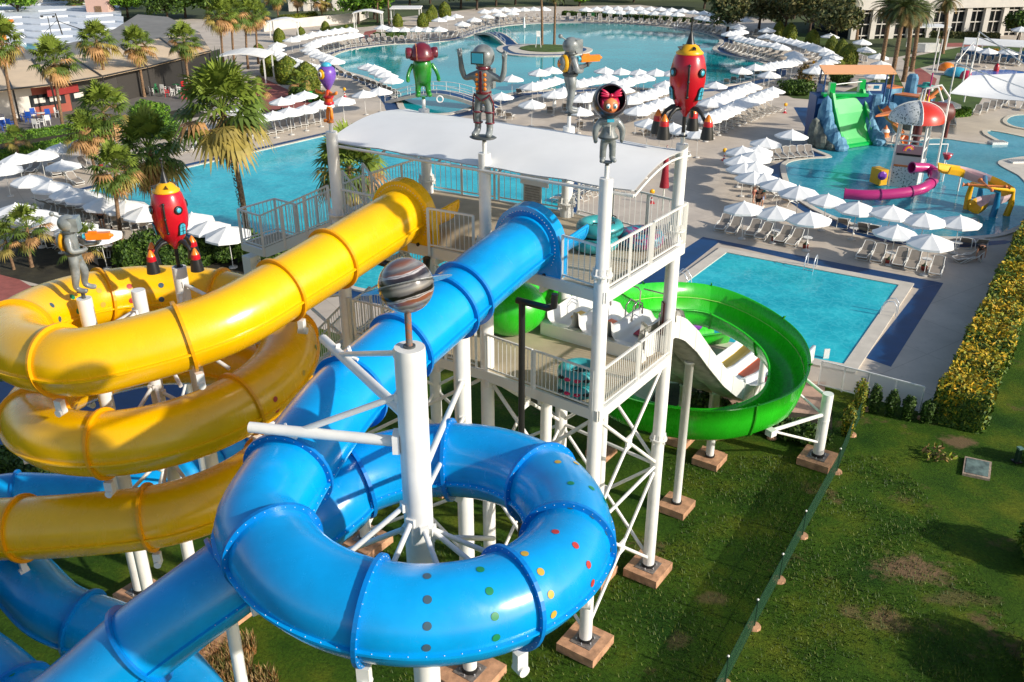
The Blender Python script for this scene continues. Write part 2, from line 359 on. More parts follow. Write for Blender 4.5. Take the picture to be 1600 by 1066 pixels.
# lagoon island and grass
isl = smooth_poly(pxpoly([(778, 75), (800, 71), (850, 71), (900, 73), (926, 79), (905, 87), (850, 90), (800, 88), (780, 82)]), 4)
mb = MB(); mb.prism(isl, .02, .18, COPE); struct('island', mb)
mb = MB(); mb.prism(offset_poly(isl, -.9), .18, .2, BAND); struct('blue_walkway', mb)
mb = MB(); mb.prism(offset_poly(isl, -1.7), .18, .24, COPE); struct('island_path', mb)
GR2 = mat('island_grass', (.06, .11, .012), .9, var=.3, vs=1.5, bump=.5, bs=12)
mb = MB(); mb.prism(smooth_poly(pxpoly([(812, 78), (840, 73), (890, 75), (894, 80), (870, 84), (830, 83)]), 4), .24, .34, GR2); struct('grass', mb)
# blue basin under the yellow slide, paths, planting beds
mb = MB(); sheet(mb, pxpoly([(-120, 600), (340, 590), (430, 640), (130, 735), (-120, 760)]), .03, BAND); struct('splash_basin', mb)
mb = MB(); sheet(mb, pxpoly([(-300, 380), (0, 420), (60, 455), (110, 520), (-300, 640)]), .034, PINK); struct('brick_path', mb)
mb = MB(); sheet(mb, pxpoly([(402, 118), (470, 150), (520, 158), (500, 172), (430, 182), (395, 165)]), .03, PINK)
sheet(mb, pxpoly([(570, 50), (588, 47), (586, 66), (563, 66)]), .03, PINK)
sheet(mb, pxpoly([(1420, 96), (1440, 108), (1464, 124), (1458, 140), (1420, 150), (1400, 150), (1425, 132), (1432, 118)]), .03, PINK)
sheet(mb, pxpoly([(1460, 68), (1600, 66), (1600, 72), (1460, 74)]), .03, PINK); struct('brick_path', mb)
GARD = mat('garden_grass', (.055, .10, .010), .9, var=.35, vs=.5, bump=.5, bs=6, det=7)
SOIL = mat('planting_soil', (.035, .030, .015), .95, var=.4, vs=1.2, bump=.6, bs=4, det=6)
for q in ([(500, 44), (600, 30), (640, 33), (575, 42), (500, 48)], [(1410, 92), (1500, 74), (1605, 70), (1605, 86), (1500, 92), (1440, 106), (1425, 110)], [(1470, 118), (1560, 110), (1520, 180), (1480, 183), (1440, 176), (1440, 150), (1466, 136)],
          [(1290, 155), (1400, 112), (1416, 145), (1400, 180), (1300, 180)], [(1210, 142), (1262, 138), (1290, 158), (1240, 154)], [(1230, 60), (1330, 92), (1300, 60), (1230, 48)]):
    mb = MB(); sheet(mb, pxpoly(q), .032, GARD); struct('garden_grass', mb)
for q in ([(0, 395), (30, 360), (110, 385), (160, 420), (80, 450), (0, 430)], [(150, 395), (300, 378), (480, 405), (520, 450), (160, 440)], [(420, 100), (440, 118), (520, 160), (500, 140), (470, 110)], [(0, 200), (130, 186), (300, 170), (330, 180), (130, 214), (0, 250)], [(1165, 600), (1300, 640), (1300, 690), (1150, 665), (1010, 640), (1030, 600)]):
    mb = MB(); sheet(mb, pxpoly(q), .036, SOIL); struct('planting_bed', mb)
PAT = mat('patio_slabs', (.46, .30, .22), .85, var=.2, vs=1.0, bump=.2, bs=6, det=6)
mb = MB(); sheet(mb, pxpoly([(1100, 590), (1290, 598), (1284, 650), (1180, 640), (1080, 625)]), .042, PAT); struct('patio', mb)
FARG = mat('far_ground', (.05, .07, .02), .95, var=.5, vs=.05, det=6)
mb = MB(); sheet(mb, pxpoly([(-200, 60), (300, 30), (560, 35), (760, 12), (1000, 8), (1200, 30), (1260, 60), (1330, 88), (1400, 90), (1640, 40)])+[(140, 225), (-145, 225)], .028, FARG); struct('garden_ground', mb)
# ================= SLIDE TOWER
cA, cB, cC, cD, cE, cF = [Vector(p+(0,)) for p in ((2.18, 20.6), (4.5, 23.96), (-.70, 22.95), (-5.03, 25.4), (-2.77, 29.0), (1.65, 26.5))]
UD, LD, CT = 11.5, 8.2, 14.3; FD = math.atan2(-.57, .82)
tower = thing('slide_tower', 'tall white steel slide tower with two tan decks, railings and a white fabric roof', 'slide tower', (0, 24.5, 0))
def lerp(a, b, t): return Vector(a)*(1-t)+Vector(b)*t
def setz(p, z): return Vector((p[0], p[1], z))
for c, zt, r in ((cA, CT, .16), (cB, CT, .16), (cC, CT, .16), (cD, CT, .165), (cE, CT-.1, .17), (cF, CT-.1, .17)):
    m = MB(); m.lathe([(r*1.2, .35), (r*1.2, 11.9), (r, 11.95), (r, zt-.03), (r*.96, zt)], c, STEELW, 24)
    for zz in ((11.9, 5.2) if c is not cA else (11.9, 4.4)):
        m.lathe([(r*1.2, zz), (r*1.7, zz), (r*1.7, zz+.04), (r*1.2, zz+.04)], c, STEELW, 24, False)
        for k in range(8):
            a = TAU*k/8; d = Vector((math.cos(a), math.sin(a), 0)); m.beam(c+d*(r*1.45)+Vector((0, 0, zz-.12)), c+d*(r*1.25)+Vector((0, 0, zz+.2)), .02, .05, STEELW)
    m.lathe([(.055, zt), (.055, zt+.3)], c, STEELW, 12)
    part('column', m, tower)
    m = MB(); m.lathe([(r*1.32, .30), (r*1.32, .42)], c, BLACK, 20); m.box(setz(c, .305), (r*4.2, r*4.2, .03), mat('base_plate', (.22, .19, .17), .6, .3, var=.3, vs=8), FD)
    for k in range(6): a_ = TAU*k/6; m.tube([setz(c, .31)+Vector((r*1.7*math.cos(a_), r*1.7*math.sin(a_), 0)), setz(c, .38)+Vector((r*1.7*math.cos(a_), r*1.7*math.sin(a_), 0))], .018, BOLT, 6)
    part('base_collar', m, tower)
for c, s in ((cA, 1.25), (cB, 1.2), (cC, 1.3), (cD, 1.3), (cE, 1.3), (cF, 1.5)):
    m = MB(); m.box(setz(c, .15), (s, s, .3), CONC, FD); part('footing', m, tower)
# decks
fr = (cA-cD).normalized(); bk = Vector((.56, .83, 0))
def deck_slab(name, P, z, th=.12):
    m = MB(); m.prism([p[:2] for p in P], z-th, z, TAN)
    n = len(P)
    for i in range(n):
        a, b = P[i], P[(i+1) % n]; m.beam(setz(a, z-.13), setz(b, z-.13), .09, .30, RAILW)
    part(name, m, tower)
ou = fr*.25-bk*.22
uP = [cD+Vector((-.3, .25, 0)), cC-bk*.2, cA+fr*.15-bk*.1, cB+fr*.2+bk*.2, cF+bk*.35, cE+bk*.3-fr*.1]
deck_slab('upper_deck', uP, UD)
lPp = [cD+fr*.4-bk*.1, cC-bk*.25, cA+fr*.15-bk*.15, cB+fr*.2-bk*.1, cF+bk*.1, cE+bk*.1]
deck_slab('lower_deck', lPp, LD)
m = MB()
for z in (UD-.35, LD-.35):
    for t in (.2, .4, .6, .8):
        m = MB(); m.beam(setz(lerp(cD, cA, t), z), setz(lerp(cE, cB, t), z), .1, .2, RAILW); part('deck_beam', m, tower)
def rail(m, p, q, h=1.15, sp=.135, mat_=RAILW, posts=True, wide=.05):
    p, q = Vector(p), Vector(q); L = (q-p).length; up = Vector((0, 0, 1))
    j0 = random.random()*.006; m.beam(p+up*(h+j0), q+up*(h+j0), wide+j0, .05, mat_); m.beam(p+up*.12, q+up*.12, .035, .04, mat_)
    n = max(2, int(L/sp))
    for k in range(1, n):
        a = p.lerp(q, k/n); m.beam(a+up*.12, a+up*h, .018, .018, mat_)
    if posts:
        n = max(1, round(L/1.3))
        for k in range(n+1):
            a = p.lerp(q, k/n); j = random.random()*.012; m.beam(a-up*(.18+j), a+up*(h-.012+j*2.4), .066+j, .067+j, mat_)
def railing(p, q, z, **k):
    m = MB(); rail(m, setz(p, z), setz(q, z), **k); return part('railing', m, tower)
U = UD
mY = lerp(cD, cC, .465); mB = Vector((.42, 21.98, 0))
railing(uP[0]+fr*.5, mY-fr*.95-bk*.1, U)
railing(mY+fr*1.0-bk*.15, cC-fr*.25-bk*.2, U)
railing(mB+Vector((.83, -.62, 0)), uP[2]-fr*.12, U, sp=.16)
railing(uP[2]+bk*.15, lerp(uP[2], uP[3], .52), U); railing(lerp(uP[2], uP[3], .55), uP[3]-bk*.1, U, sp=.11)
railing(uP[3], uP[4]+fr*.2, U, sp=.19); railing(uP[4]-fr*.3, lerp(uP[4], uP[5], .5), U, sp=.2); railing(lerp(uP[4], uP[5], .53), uP[5], U, sp=.2)
railing(uP[5], lerp(uP[5], uP[0], .6), U)
z = LD
railing(lPp[0], lerp(lPp[0], lPp[1], .48), z); railing(lerp(lPp[0], lPp[1], .5), lPp[1]-fr*.2, z); railing(lPp[1]+fr*.15, lerp(lPp[1], lPp[2], .45), z)
railing(lerp(lPp[1], lPp[2], .47), lPp[2]-fr*.15, z, sp=.12); railing(lPp[2]+bk*.2, lerp(lPp[2], lPp[3], .5), z, sp=.105); railing(lerp(lPp[2], lPp[3], .52), lPp[3]-bk*.15, z)
railing(lPp[5], lerp(lPp[5], lPp[4], .35), z); railing(lPp[0], lPp[5], z)
# landing and stair left of the tower
Lu = Vector((-.78, .60, 0)).normalized(); Lw = Vector((.60, .78, 0))
l0 = Vector((-7.95, 27.6, 10.0)); m = MB()
P = [l0, l0+Lu*1.1, l0+Lu*1.1+Lw*1.5, l0+Lw*1.5]
m.prism([p[:2] for p in P], 9.9, 10.0, TAN)
for i in range(4): m.beam(setz(P[i], 9.9), setz(P[(i+1) % 4], 9.9), .08, .25, RAILW)
part('stair_landing', m, tower)
m = MB(); rail(m, P[0], P[1], sp=.16); rail(m, P[1], P[2], sp=.16); rail(m, P[2], P[3], sp=.16); part('railing', m, tower)
s1 = Vector((-5.35, 25.75, UD)); dv = (s1-l0); m = MB()
for k in range(9):
    a = l0+dv*((k+.5)/9); m.box(a+Lw*.7, (.34, 1.3, .05), TAN, math.atan2(dv.y, dv.x)); m.box(a+Lw*.7+Vector((0, 0, -.09)), (.03, 1.3, .15), RAILW, math.atan2(dv.y, dv.x))
for w in (.03, 1.38): m.beam(l0+Lw*w+Vector((0, 0, -.1)), s1+Lw*w+Vector((0, 0, -.1)), .06, .3, RAILW)
part('stair', m, tower)
for w in (0, 1.42):
    m = MB(); rail(m, l0+Lw*w, s1+Lw*w, sp=.15); part('railing', m, tower)
m = MB(); c = l0+Lu*1.0+Lw*.2; m.box(setz(c, 4.8), (.42, .42, 9.5), STEELW, .9)
for a, b in (((.0, .1), (1.6, 1.6)), ((1.6, .1), (.0, 1.6))):
    m.tube([setz(c, 9.4-a[0])+Vector((.2, 0, 0)), setz(cD, 9.4-b[0])], .05, STEELW, 8)
m.tube([setz(c, 9.3)+Vector((.2, 0, 0)), setz(cD, 9.5)], .05, STEELW, 8)
part('column', m, tower)
# inner stair between the decks
b0 = Vector((-2.5, 25.7, LD)); b1 = Vector((-5.2, 27.4, UD)); bw = Vector((.5, .86, 0)); m = MB(); dv = b1-b0
for k in range(14):
    a = b0+dv*((k+.5)/14); m.box(a+bw*.5, (.26, 1.0, .04), RAILW, math.atan2(dv.y, dv.x))
for w in (0, 1.0): m.beam(b0+bw*w, b1+bw*w, .05, .28, RAILW)
rail(m, b0, b1, sp=.15); rail(m, b0+bw, b1+bw, sp=.15); part('stair', m, tower)
# lower landing and stair to the ground at left, behind the slides
m = MB(); g0 = Vector((-4.9, 25.2, LD)); g1 = Vector((-7.4, 27.2, 5.2)); dv = g1-g0
for k in range(14):
    a = g0+dv*((k+.5)/14); m.box(a+bw*.5, (.26, 1.0, .04), RAILW, math.atan2(dv.y, dv.x))
rail(m, g0, g1, sp=.15); rail(m, g0+bw, g1+bw, sp=.15); part('stair', m, tower)
# braces
def brace(p, q, r=.05): 
    m = MB(); m.tube([p, q], r, STEELW, 8)
    for e in (p, q): m.box(e, (.16, .03, .22), STEELW, .8)
    return m
def xbay(c1, c2, z0, z1):
    m = MB(); mid = (setz(c1, z0)+setz(c2, z1))/2
    for a, b in ((setz(c1, z0), setz(c2, z1)), (setz(c1, z1), setz(c2, z0))): m.tube([a, b], .055, STEELW, 8)
    m.box(mid, (.3, .06, .42), STEELW, math.atan2((c2-c1).y, (c2-c1).x))
    part('cross_brace', m, tower)
for c1, c2 in ((cA, cB), (cC, cA), (cE, cF), (cC, cF), (cD, cE), (cD, cC), (cF, cB)):
    for z0, z1 in ((.6, 4.2), (4.3, 7.9)): xbay(c1, c2, z0, z1)
for c1, c2 in ((cA, cB), (cC, cA), (cD, cC), (cF, cB)):
    m = MB(); m.tube([setz(c1, 4.25), setz(c2, 4.25)], .055, STEELW, 8); part('strut', m, tower)
for t in (.33, .66):
    c = lerp(cC, cB, t)+Vector((0, .2, 0)); m = MB(); m.lathe([(.17, .3), (.17, LD-.3)], c, STEELW, 18); part('column', m, tower)
    m = MB(); m.box(setz(c, .14), (1.1, 1.1, .28), CONC, FD); part('footing', m, tower)
# black pipes
m = MB(); bp = Vector((.25, 20.9, 0))
m.tube([setz(bp, .1), setz(bp, 11.12)], .085, BLACK, 12); m.tube([setz(bp, 11.08)-fr*.15, setz(bp, 11.08)+fr*.75, setz(bp, 11.16)+fr*.92, setz(bp, 11.5)+fr*.95], .085, BLACK, 12)
m.tube([setz(bp, 6.0), setz(bp, 6.03)], .095, STEELW, 12); part('black_pipe', m, tower)
m = MB(); a = setz(mY, 10.75)-bk*.2; m.tube([a-fr*1.3, a+fr*.75, a+fr*.9+Vector((0, 0, .1)), a+fr*.95+Vector((0, 0, .5))], .1, BLACK, 12); part('black_pipe', m, tower)
m = MB(); a = setz(cB, 9.3)-Vector((.2, .12, 0)); m.box(a, (.05, .22, 1.0), mat('dark_red_panel', (.05, .008, .008), .4, var=.6, vs=6), .1); part('equipment_panel', m, tower)
# canopy
m = MB(); N, K = 26, 12; vs = []
e0, e1 = cD+Vector((-.15, .2, 0)), cA+fr*.55+bk*.35; f0, f1 = cE-fr*1.0+bk*.4, cB+fr*.02+bk*.55
for j in range(K+1):
    for i in range(N+1):
        s, t = i/N, j/K; p = lerp(e0, e1, s)*(1-t)+lerp(f0, f1, s)*t
        z = 14.02+.42*math.sin(PI*t)*(.6+.4*math.sin(PI*s))-.035*abs(math.sin(PI*s*5))*(1-4*t*(1-t))
        vs.append((p.x, p.y, z))
fs = [(j*(N+1)+i, j*(N+1)+i+1, (j+1)*(N+1)+i+1, (j+1)*(N+1)+i) for j in range(K) for i in range(N)]
m.add(vs, fs, FAB, True); m.add([(a, b, c-.03) for a, b, c in vs], [f[::-1] for f in fs], FAB, True)
part('canopy', m, tower)
m = MB(); 
for a, b in ((e0, e1), (f0, f1)): m.tube([setz(a, 13.88), setz(b, 13.88)], .045, RAILW, 8)
for s in (0, .2, .4, .6, .8, 1):
    a, b = lerp(e0, e1, s), lerp(f0, f1, s)
    m.tube([setz(lerp(a, b, t/8), 13.86+.42*math.sin(PI*t/8)*(.6+.4*math.sin(PI*s))) for t in range(9)], .035, RAILW, 6)
part('canopy_frame', m, tower)
SIGN = mat('sign_white', (.75, .76, .78), .5); SIGNG = mat('sign_grey', (.42, .40, .36), .6, var=.2, vs=8)
for q, w, h, mm in ((at(637, 236, 13.2)+Vector((0, .2, 0)), .72, .42, SIGN), (at(835, 280, 12.95), .95, .38, SIGN)):
    m = MB(); m.box(q, (w, .03, h), mm, FD); part('hanging_sign', m, tower)
m = MB(); q = at(832, 307, 12.4); m.box(q, (.62, .03, .8), SIGNG, FD)
for k in range(9): m.box(q+Vector((-.012, -.02, .3-.075*k)), (.5, .004, .018), mat('sign_lines', (.2, .18, .16), .7), FD)
part('rules_sign', m, tower)
# ================= TUBE SLIDES
def frames(pts):
    F = []
    for i, p in enumerate(pts):
        t = (pts[min(i+1, len(pts)-1)]-pts[max(0, i-1)]).normalized(); s = t.cross(Vector((0, 0, 1))).normalized(); F.append((p, t, s, s.cross(t)))
    return F
def pixof(p):
    z = p[1]*CP+(CAMH-p[2])*SP; return 800+FPX*p[0]/z, 533+FPX*((CAMH-p[2])*CP-p[1]*SP)/z
def tube_slide(root, path, r, mt, mf, seclen=2.4, bolts=(0, 0), n=36, seams=True, dots=(), phase=0, fl=.10, joints=()):
    pts = spline(path, .2); F = frames(pts); step = .2; k = max(2, int(seclen/step)); i = phase; cuts = [0]
    for jx, jy in joints:
        i = min(range(cuts[-1]+3, min(len(pts)-2, cuts[-1]+32)), key=lambda q: (pixof(pts[q])[0]-jx)**2+(pixof(pts[q])[1]-jy)**2); cuts.append(i)
    if joints: i += k
    while i < len(pts)-3:
        if i > 0: cuts.append(i)
        i += k
    cuts.append(len(pts)-1)
    def ringpts(f, rr): return [f[0]+(f[2]*math.cos(TAU*j/n)+f[3]*math.sin(TAU*j/n))*rr for j in range(n)]
    for a, b in zip(cuts[:-1], cuts[1:]):
        m = MB(); vs = []
        for q in range(a, b+1): vs += ringpts(F[q], r)
        c = b-a
        m.add(vs, [(u*n+j, (u+1)*n+j, (u+1)*n+(j+1) % n, u*n+(j+1) % n) for u in range(c) for j in range(n)], mt, True)
        vi = []
        for q in range(a, b+1): vi += ringpts(F[q], r-.03)
        m.add(vi, [(u*n+j, u*n+(j+1) % n, (u+1)*n+(j+1) % n, (u+1)*n+j) for u in range(c) for j in range(n)], mt, True)
        if seams:
            for sg in (-1, 1):
                vs = []; an = -.12
                for q in range(a, b+1):
                    p, t, s, u = F[q]; d = (s*math.cos(an)*sg+u*math.sin(an)); e = u
                    vs += [p+d*(r-.01)-e*.022, p+d*(r+.065)-e*.022, p+d*(r+.065)+e*.022, p+d*(r-.01)+e*.022]
                fs = [(u2*4+j, (u2+1)*4+j, (u2+1)*4+(j+1) % 4, u2*4+(j+1) % 4) for u2 in range(c) for j in range(4)]
                m.add(vs, fs if sg < 0 else [f[::-1] for f in fs], mt)
                for q in range(a+1, b, 1):
                    if bolts[0] <= q < bolts[1]:
                        p, t, s, u = F[q]; d = (s*math.cos(an)*sg+u*math.sin(an)); m.ell(p+d*(r+.04)+u*.024, .010, BOLT, 6, 3)
        part('tube_section', m, root)
    for q in cuts:
        p, t, s, u = F[q]; m = MB(); rr = [(r-.02, -.035), (r+fl, -.035), (r+fl, -.004), (r+fl, .004), (r+fl, .035), (r-.02, .035)]
        vs = []
        for a_, o_ in rr: vs += [p+t*o_+(s*math.cos(TAU*j/n)+u*math.sin(TAU*j/n))*a_ for j in range(n)]
        m.add(vs, [(x*n+j, x*n+(j+1) % n, (x+1)*n+(j+1) % n, (x+1)*n+j) for x in range(5) for j in range(n)], mf)
        if bolts[0] <= q < bolts[1]:
            for j in range(30):
                d = s*math.cos(TAU*j/30)+u*math.sin(TAU*j/30)
                for o_ in (-.037, .037): m.ell(p+t*o_+d*(r+fl*.55), .009, BOLT, 6, 3)
        part('flange', m, root)
    # dots: (from index, to index, step, list of angles)
    if dots:
        cols = [mat('dot_grey_blue', (.05, .10, .14), .4), mat('dot_green', (.01, .22, .08), .4), mat('dot_yellow', (.55, .35, .04), .4), mat('dot_red', (.45, .04, .03), .4)]
        for a, b, st, angs, rad in dots:
            for jj, q in enumerate(range(a, b, st)):
                for an in angs:
                    q = min(q, len(F)-2); p, t, s, u = F[q]; vs = []; NN = 14
                    for w in range(NN):
                        du, dl = rad*math.cos(TAU*w/NN), rad*math.sin(TAU*w/NN)
                        ang = R(an)+du/r; vs.append(p+t*dl+(s*math.cos(ang)+u*math.sin(ang))*(r+.006))
                    c_ = p+(s*math.cos(R(an))+u*math.sin(R(an)))*(r+.008)
                    m = MB(); m.add([c_]+vs, [(0, 1+w, 1+(w+1) % NN) for w in range(NN)], cols[jj % 4], True); part('dot', m, root)
    return F, cuts
def mouth(root, pos, tdir, r, mt, mf, flip=1):
    """arched end housing plus open entry trough on the deck; tdir = slide direction"""
    t = Vector(tdir).normalized(); s = t.cross(Vector((0, 0, 1))).normalized(); u = Vector((0, 0, 1)); p = Vector(pos)
    n = 24; out = []; inn = []
    for j in range(n):
        an = -PI/2+TAU*j/n; inn.append((math.cos(an)*r, math.sin(an)*r))
        ca, sa = math.cos(an), math.sin(an)
        if sa >= -.05: out.append((ca*(r+.24), sa*(r+.24)))
        else:
            k = min((r+.30)/max(1e-6, abs(ca)), (r+.24)/abs(sa)); out.append((max(-r-.34, min(r+.34, ca*k)), max(-r-.24, sa*k)))
    m = MB(); vs = []
    for o_ in (-.22, .12):
        for a in (out, inn): vs += [p+t*o_+s*x+u*y for x, y in a]
    F_ = []
    for j in range(n):
        k = (j+1) % n; F_ += [(j, n+j, n+k, k), (2*n+j, 2*n+k, 3*n+k, 3*n+j), (j, k, 2*n+k, 2*n+j), (n+j, 3*n+j, 3*n+k, n+k)]
    m.add(vs, F_, mt)
    for j in range(40):
        an = -PI*.15+PI*1.3*j/39; d = s*math.cos(an)+u*math.sin(an); m.ell(p+t*.13+d*(r+.12), .014, BOLT, 6, 3)
    m.tube([p+t*.12-s*(r*.75)-u*(r*.95), p+t*.16-s*(r*.75)-u*(r*.95)], .05, BLACK, 10)
    part('entrance_housing', m, root)
    m = MB(); K = 14; vs = []; L = 1.25
    for o_ in range(7):
        x = -.22-L*o_/6; rr = r*(1+.12*(o_/6))
        for w in (0, .05):
            vs += [p+t*x+s*math.cos(PI+PI*j/K)*(rr+w)+u*(math.sin(PI+PI*j/K)*(rr+w)*.9+.0) for j in range(K+1)]
    q = K+1; fs = []
    for o_ in range(6):
        a, b = o_*2*q, (o_+1)*2*q
        for j in range(K): fs += [(a+j, b+j, b+j+1, a+j+1), (a+q+j, a+q+j+1, b+q+j+1, b+q+j)]
        for j in (0, K): fs += [(a+j, a+q+j, b+q+j, b+j)]
    m.add(vs, fs, mt, True)
    m.tube([p+t*(-.22-L)+s*math.cos(PI+PI*j/K)*(r*1.13+.03)+u*math.sin(PI+PI*j/K)*(r*1.0) for j in range(K+1)], .05, mt, 8)
    for sg in (-1, 1): m.tube([p-t*.22+s*sg*(r+.03), p-t*(.22+L)+s*sg*(r*1.13+.03)], .05, mt, 8)
    part('entry_trough', m, root)
# ---- blue slide
ring = []
BC, BR = Vector((-1.60, 13.15, 0)), 2.62
for d in range(170, 170+330, 20):
    a = R(d); f = (d-170)/330; ring.append((BC.x+BR*math.cos(a), BC.y+BR*math.sin(a), 10.8-1.25*f))
bpath = [(.42, 21.98, 12.25), (-.55, 20.55, 12.0), (-1.75, 18.75, 11.55), (-2.75, 17.1, 11.25), (-3.5, 15.5, 11.05)]+ring[1:]
bpath += [(-3.5, 14.9, 9.35), (-5.04, 13.45, 8.85), (-6.7, 12.6, 7.9), (-8.7, 11.9, 6.5), (-11, 11.5, 5.6), (-13.5, 12.6, 5.2), (-14.9, 15.4, 5.0), (-14.2, 18.0, 4.9), (-12.7, 18.3, 4.75), (-11, 17.1, 4.5), (-9.2, 16.5, 4.2), (-7.7, 15.5, 3.9), (-6.6, 14.2, 3.6), (-6.4, 12.6, 3.3)]
blue = thing('blue_tube_slide', 'glossy blue enclosed tube slide coiling round the striped-globe pillar, coloured dots on its ring', 'water slide', (BC.x, BC.y, 0))
nf = 0
bF, bcuts = tube_slide(blue, bpath, .75, BLUE, BLUED, 2.8, bolts=(45, 140), phase=13, joints=((728, 459), (712, 481), (637, 548), (548, 605), (455, 735), (425, 865), (580, 955), (815, 960), (895, 850), (850, 745), (705, 740), (560, 765), (370, 905), (210, 1005)), dots=[(73, 98, 4, (5, 30, 58, 88), .064)])
mouth(blue, (.42, 21.98, 12.25), Vector(bpath[1])-Vector(bpath[0]), .75, BLUE, BLUED)
# piece of the lower coil with dots
blow = thing('blue_tube_slide', 'dotted blue tube slide bend in the bottom left corner behind the straight blue tube', 'water slide', (-10.8, 14.3, 0))
tube_slide(blow, [(-14.6, 15.8, 5.8), (-12.8, 15.2, 5.6), (-11, 14.3, 5.3), (-9.6, 13.2, 5.0), (-8.9, 11.8, 4.7), (-8.9, 10.4, 4.4)], .75, BLUE, BLUED, 3.4, phase=7, dots=[(4, 32, 4, (40, 65, 92), .075)])
for x, y, zt in ((-12.6, 15.4, 4.9), (-9.3, 12.6, 4.0)):
    m = MB(); m.tube([(x, y, 0), (x, y, zt)], .14, STEELW, 14); part('support_post', m, blow)
# run-out tube far behind the yellow coils
bro = thing('blue_tube_slide', 'blue tube slide run-out lying low behind the yellow coils at the left edge', 'water slide', (-15, 26, 0))
tube_slide(bro, [tuple(at(-70, 800, 2.2)), tuple(at(10, 775, 2.2)), tuple(at(95, 775, 2.0)), tuple(at(190, 775, 1.8)), tuple(at(300, 735, 1.5)), tuple(at(370, 700, 1.3))], .75, BLUE, BLUED, 3.4, phase=9)
# ---- yellow slide
yroot = thing('yellow_tube_slide', 'glossy yellow enclosed tube slide spiralling down in three stacked coils', 'water slide', (-8.95, 20.9, 0))
YC, YR = Vector((-8.95, 20.85, 0)), 3.15
yp = [(mY.x, mY.y, 12.25), (mY.x-.95, mY.y-1.65, 12.05), (-5.35, 20.5, 11.7), (-6.75, 18.75, 11.38)]
for d in range(0, 721, 20):
    a = R(-90-d); yp.append((YC.x+YR*math.cos(a), YC.y+YR*math.sin(a), 11.08-2.13*d/360))
yp += [(-10.6, 17.75, 6.6), (-12.6, 18.0, 6.3), (-15, 18.4, 5.9), (-18, 18.8, 5.3)]
yF, ycuts = tube_slide(yroot, yp, .75, YEL, YELD, 3.25, phase=12, joints=((514, 403), (440, 454), (292, 527), (95, 563)), dots=[(71, 100, 5, (5, 35), .075), (94, 132, 5, (170, 195), .07), (62, 100, 5, (150,), .06)], fl=.085, bolts=(0, 0))
mouth(yroot, (mY.x, mY.y, 12.25), Vector(yp[1])-Vector(yp[0]), .75, YEL, YELD)
# ---- support pillars
def pillar(name, label, c, zt, r, footing=1.5, group=None):
    t = thing(name, label, 'support pillar', setz(c, 0), group)
    m = MB(); m.lathe([(r, .3), (r, zt-.03), (r*.97, zt)], setz(c, 0), STEELW, 32)
    m.lathe([(r+.012, zt*.62), (r+.012, zt*.62+.05)], setz(c, 0), STEELW, 32); part('post', m, t)
    m = MB(); m.lathe([(r*1.12, .30), (r*1.12, .45)], setz(c, 0), BLACK, 24); m.box(setz(c, .305), (r*3.4, r*3.4, .03), mat('base_plate', (.22, .19, .17)), FD)
    for k in range(6): a_ = TAU*k/6; m.tube([setz(c, .31)+Vector((r*1.4*math.cos(a_), r*1.4*math.sin(a_), 0)), setz(c, .38)+Vector((r*1.4*math.cos(a_), r*1.4*math.sin(a_), 0))], .018, BOLT, 6)
    part('base_collar', m, t)
    m = MB(); m.box(setz(c, .15), (footing, footing, .3), CONC, FD); part('footing', m, t); return t
def arm(root, p, q, r=.06, clamp=False):
    p, q = Vector(p), Vector(q); m = MB(); m.tube([p, q], r, STEELW, 10)
    d = (p-q).normalized(); m.box(p, (.09, .16, .16), STEELW, math.atan2(d.y, d.x))
    if clamp: m.box(q, (.14, .05, .2), STEELW, math.atan2(d.y, d.x))
    return part('brace', m, root)
pc = Vector((-1.64, 13.1, 0))
pp = pillar('support_pillar', 'thickest white steel pillar in the middle of the blue ring, topped by the striped globe', pc, 13.62, .255, 1.9)
e1_, e2_ = Vector((-4.35, 13.45, 11.92)), Vector((-3.75, 16.55, 12.0))
m = MB(); m.tube([setz(pc, 11.85)-Vector((.3, 0, 0)), e1_-Vector((.15, 0, 0))], .095, STEELW, 14); m.box(setz(pc, 11.85)-Vector((.3, 0, 0)), (.12, .3, .34), STEELW); part('arm', m, pp)
m = MB(); m.tube([setz(pc, 12.3)+Vector((-.2, .2, 0)), e2_+Vector((-.1, .25, 0))], .095, STEELW, 14); part('arm', m, pp)
arm(pp, setz(pc, 12.75)+Vector((-.22, -.05, 0)), e1_*.72+setz(pc, 11.9)*.28, .055); arm(pp, setz(pc, 13.45)+Vector((-.2, .12, 0)), e2_*.85+setz(pc, 12.2)*.15, .05)
def clamp(root, q, sgn=1, wide=.5):
    p, t, s, u = bF[q]; m = MB(); rr = .89
    m.tube([p+(s*math.sin(a)+u*math.cos(a))*rr*sgn for a in (-.35, -.18, 0, .18, .35)], .035, STEELW, 6)
    for a in (-.2, .2): m.beam(p+(s*math.sin(a)+u*math.cos(a))*rr*sgn, p+(s*math.sin(a)*.7+u*(math.cos(a)+.26))*rr*sgn, .1, .04, STEELW)
    return part('clamp', m, root)
for q in bcuts:
    p = bF[q][0]
    if (p-Vector((-4.4, 13.4, 10.8))).length < 1.6 or (p-Vector((-3.5, 15.8, 11))).length < 1.3: clamp(pp, q)
for a, h0 in ((205, 10.6), (245, 10.35), (295, 10.2), (335, 10.1), (5, 10.0), (50, 9.7), (110, 9.6), (165, 10.0)):
    d = Vector((math.cos(R(a)), math.sin(R(a)), 0)); arm(pp, setz(pc, h0)+d*.26, setz(BC, h0-1.05)+d*(BR-.70), .05)
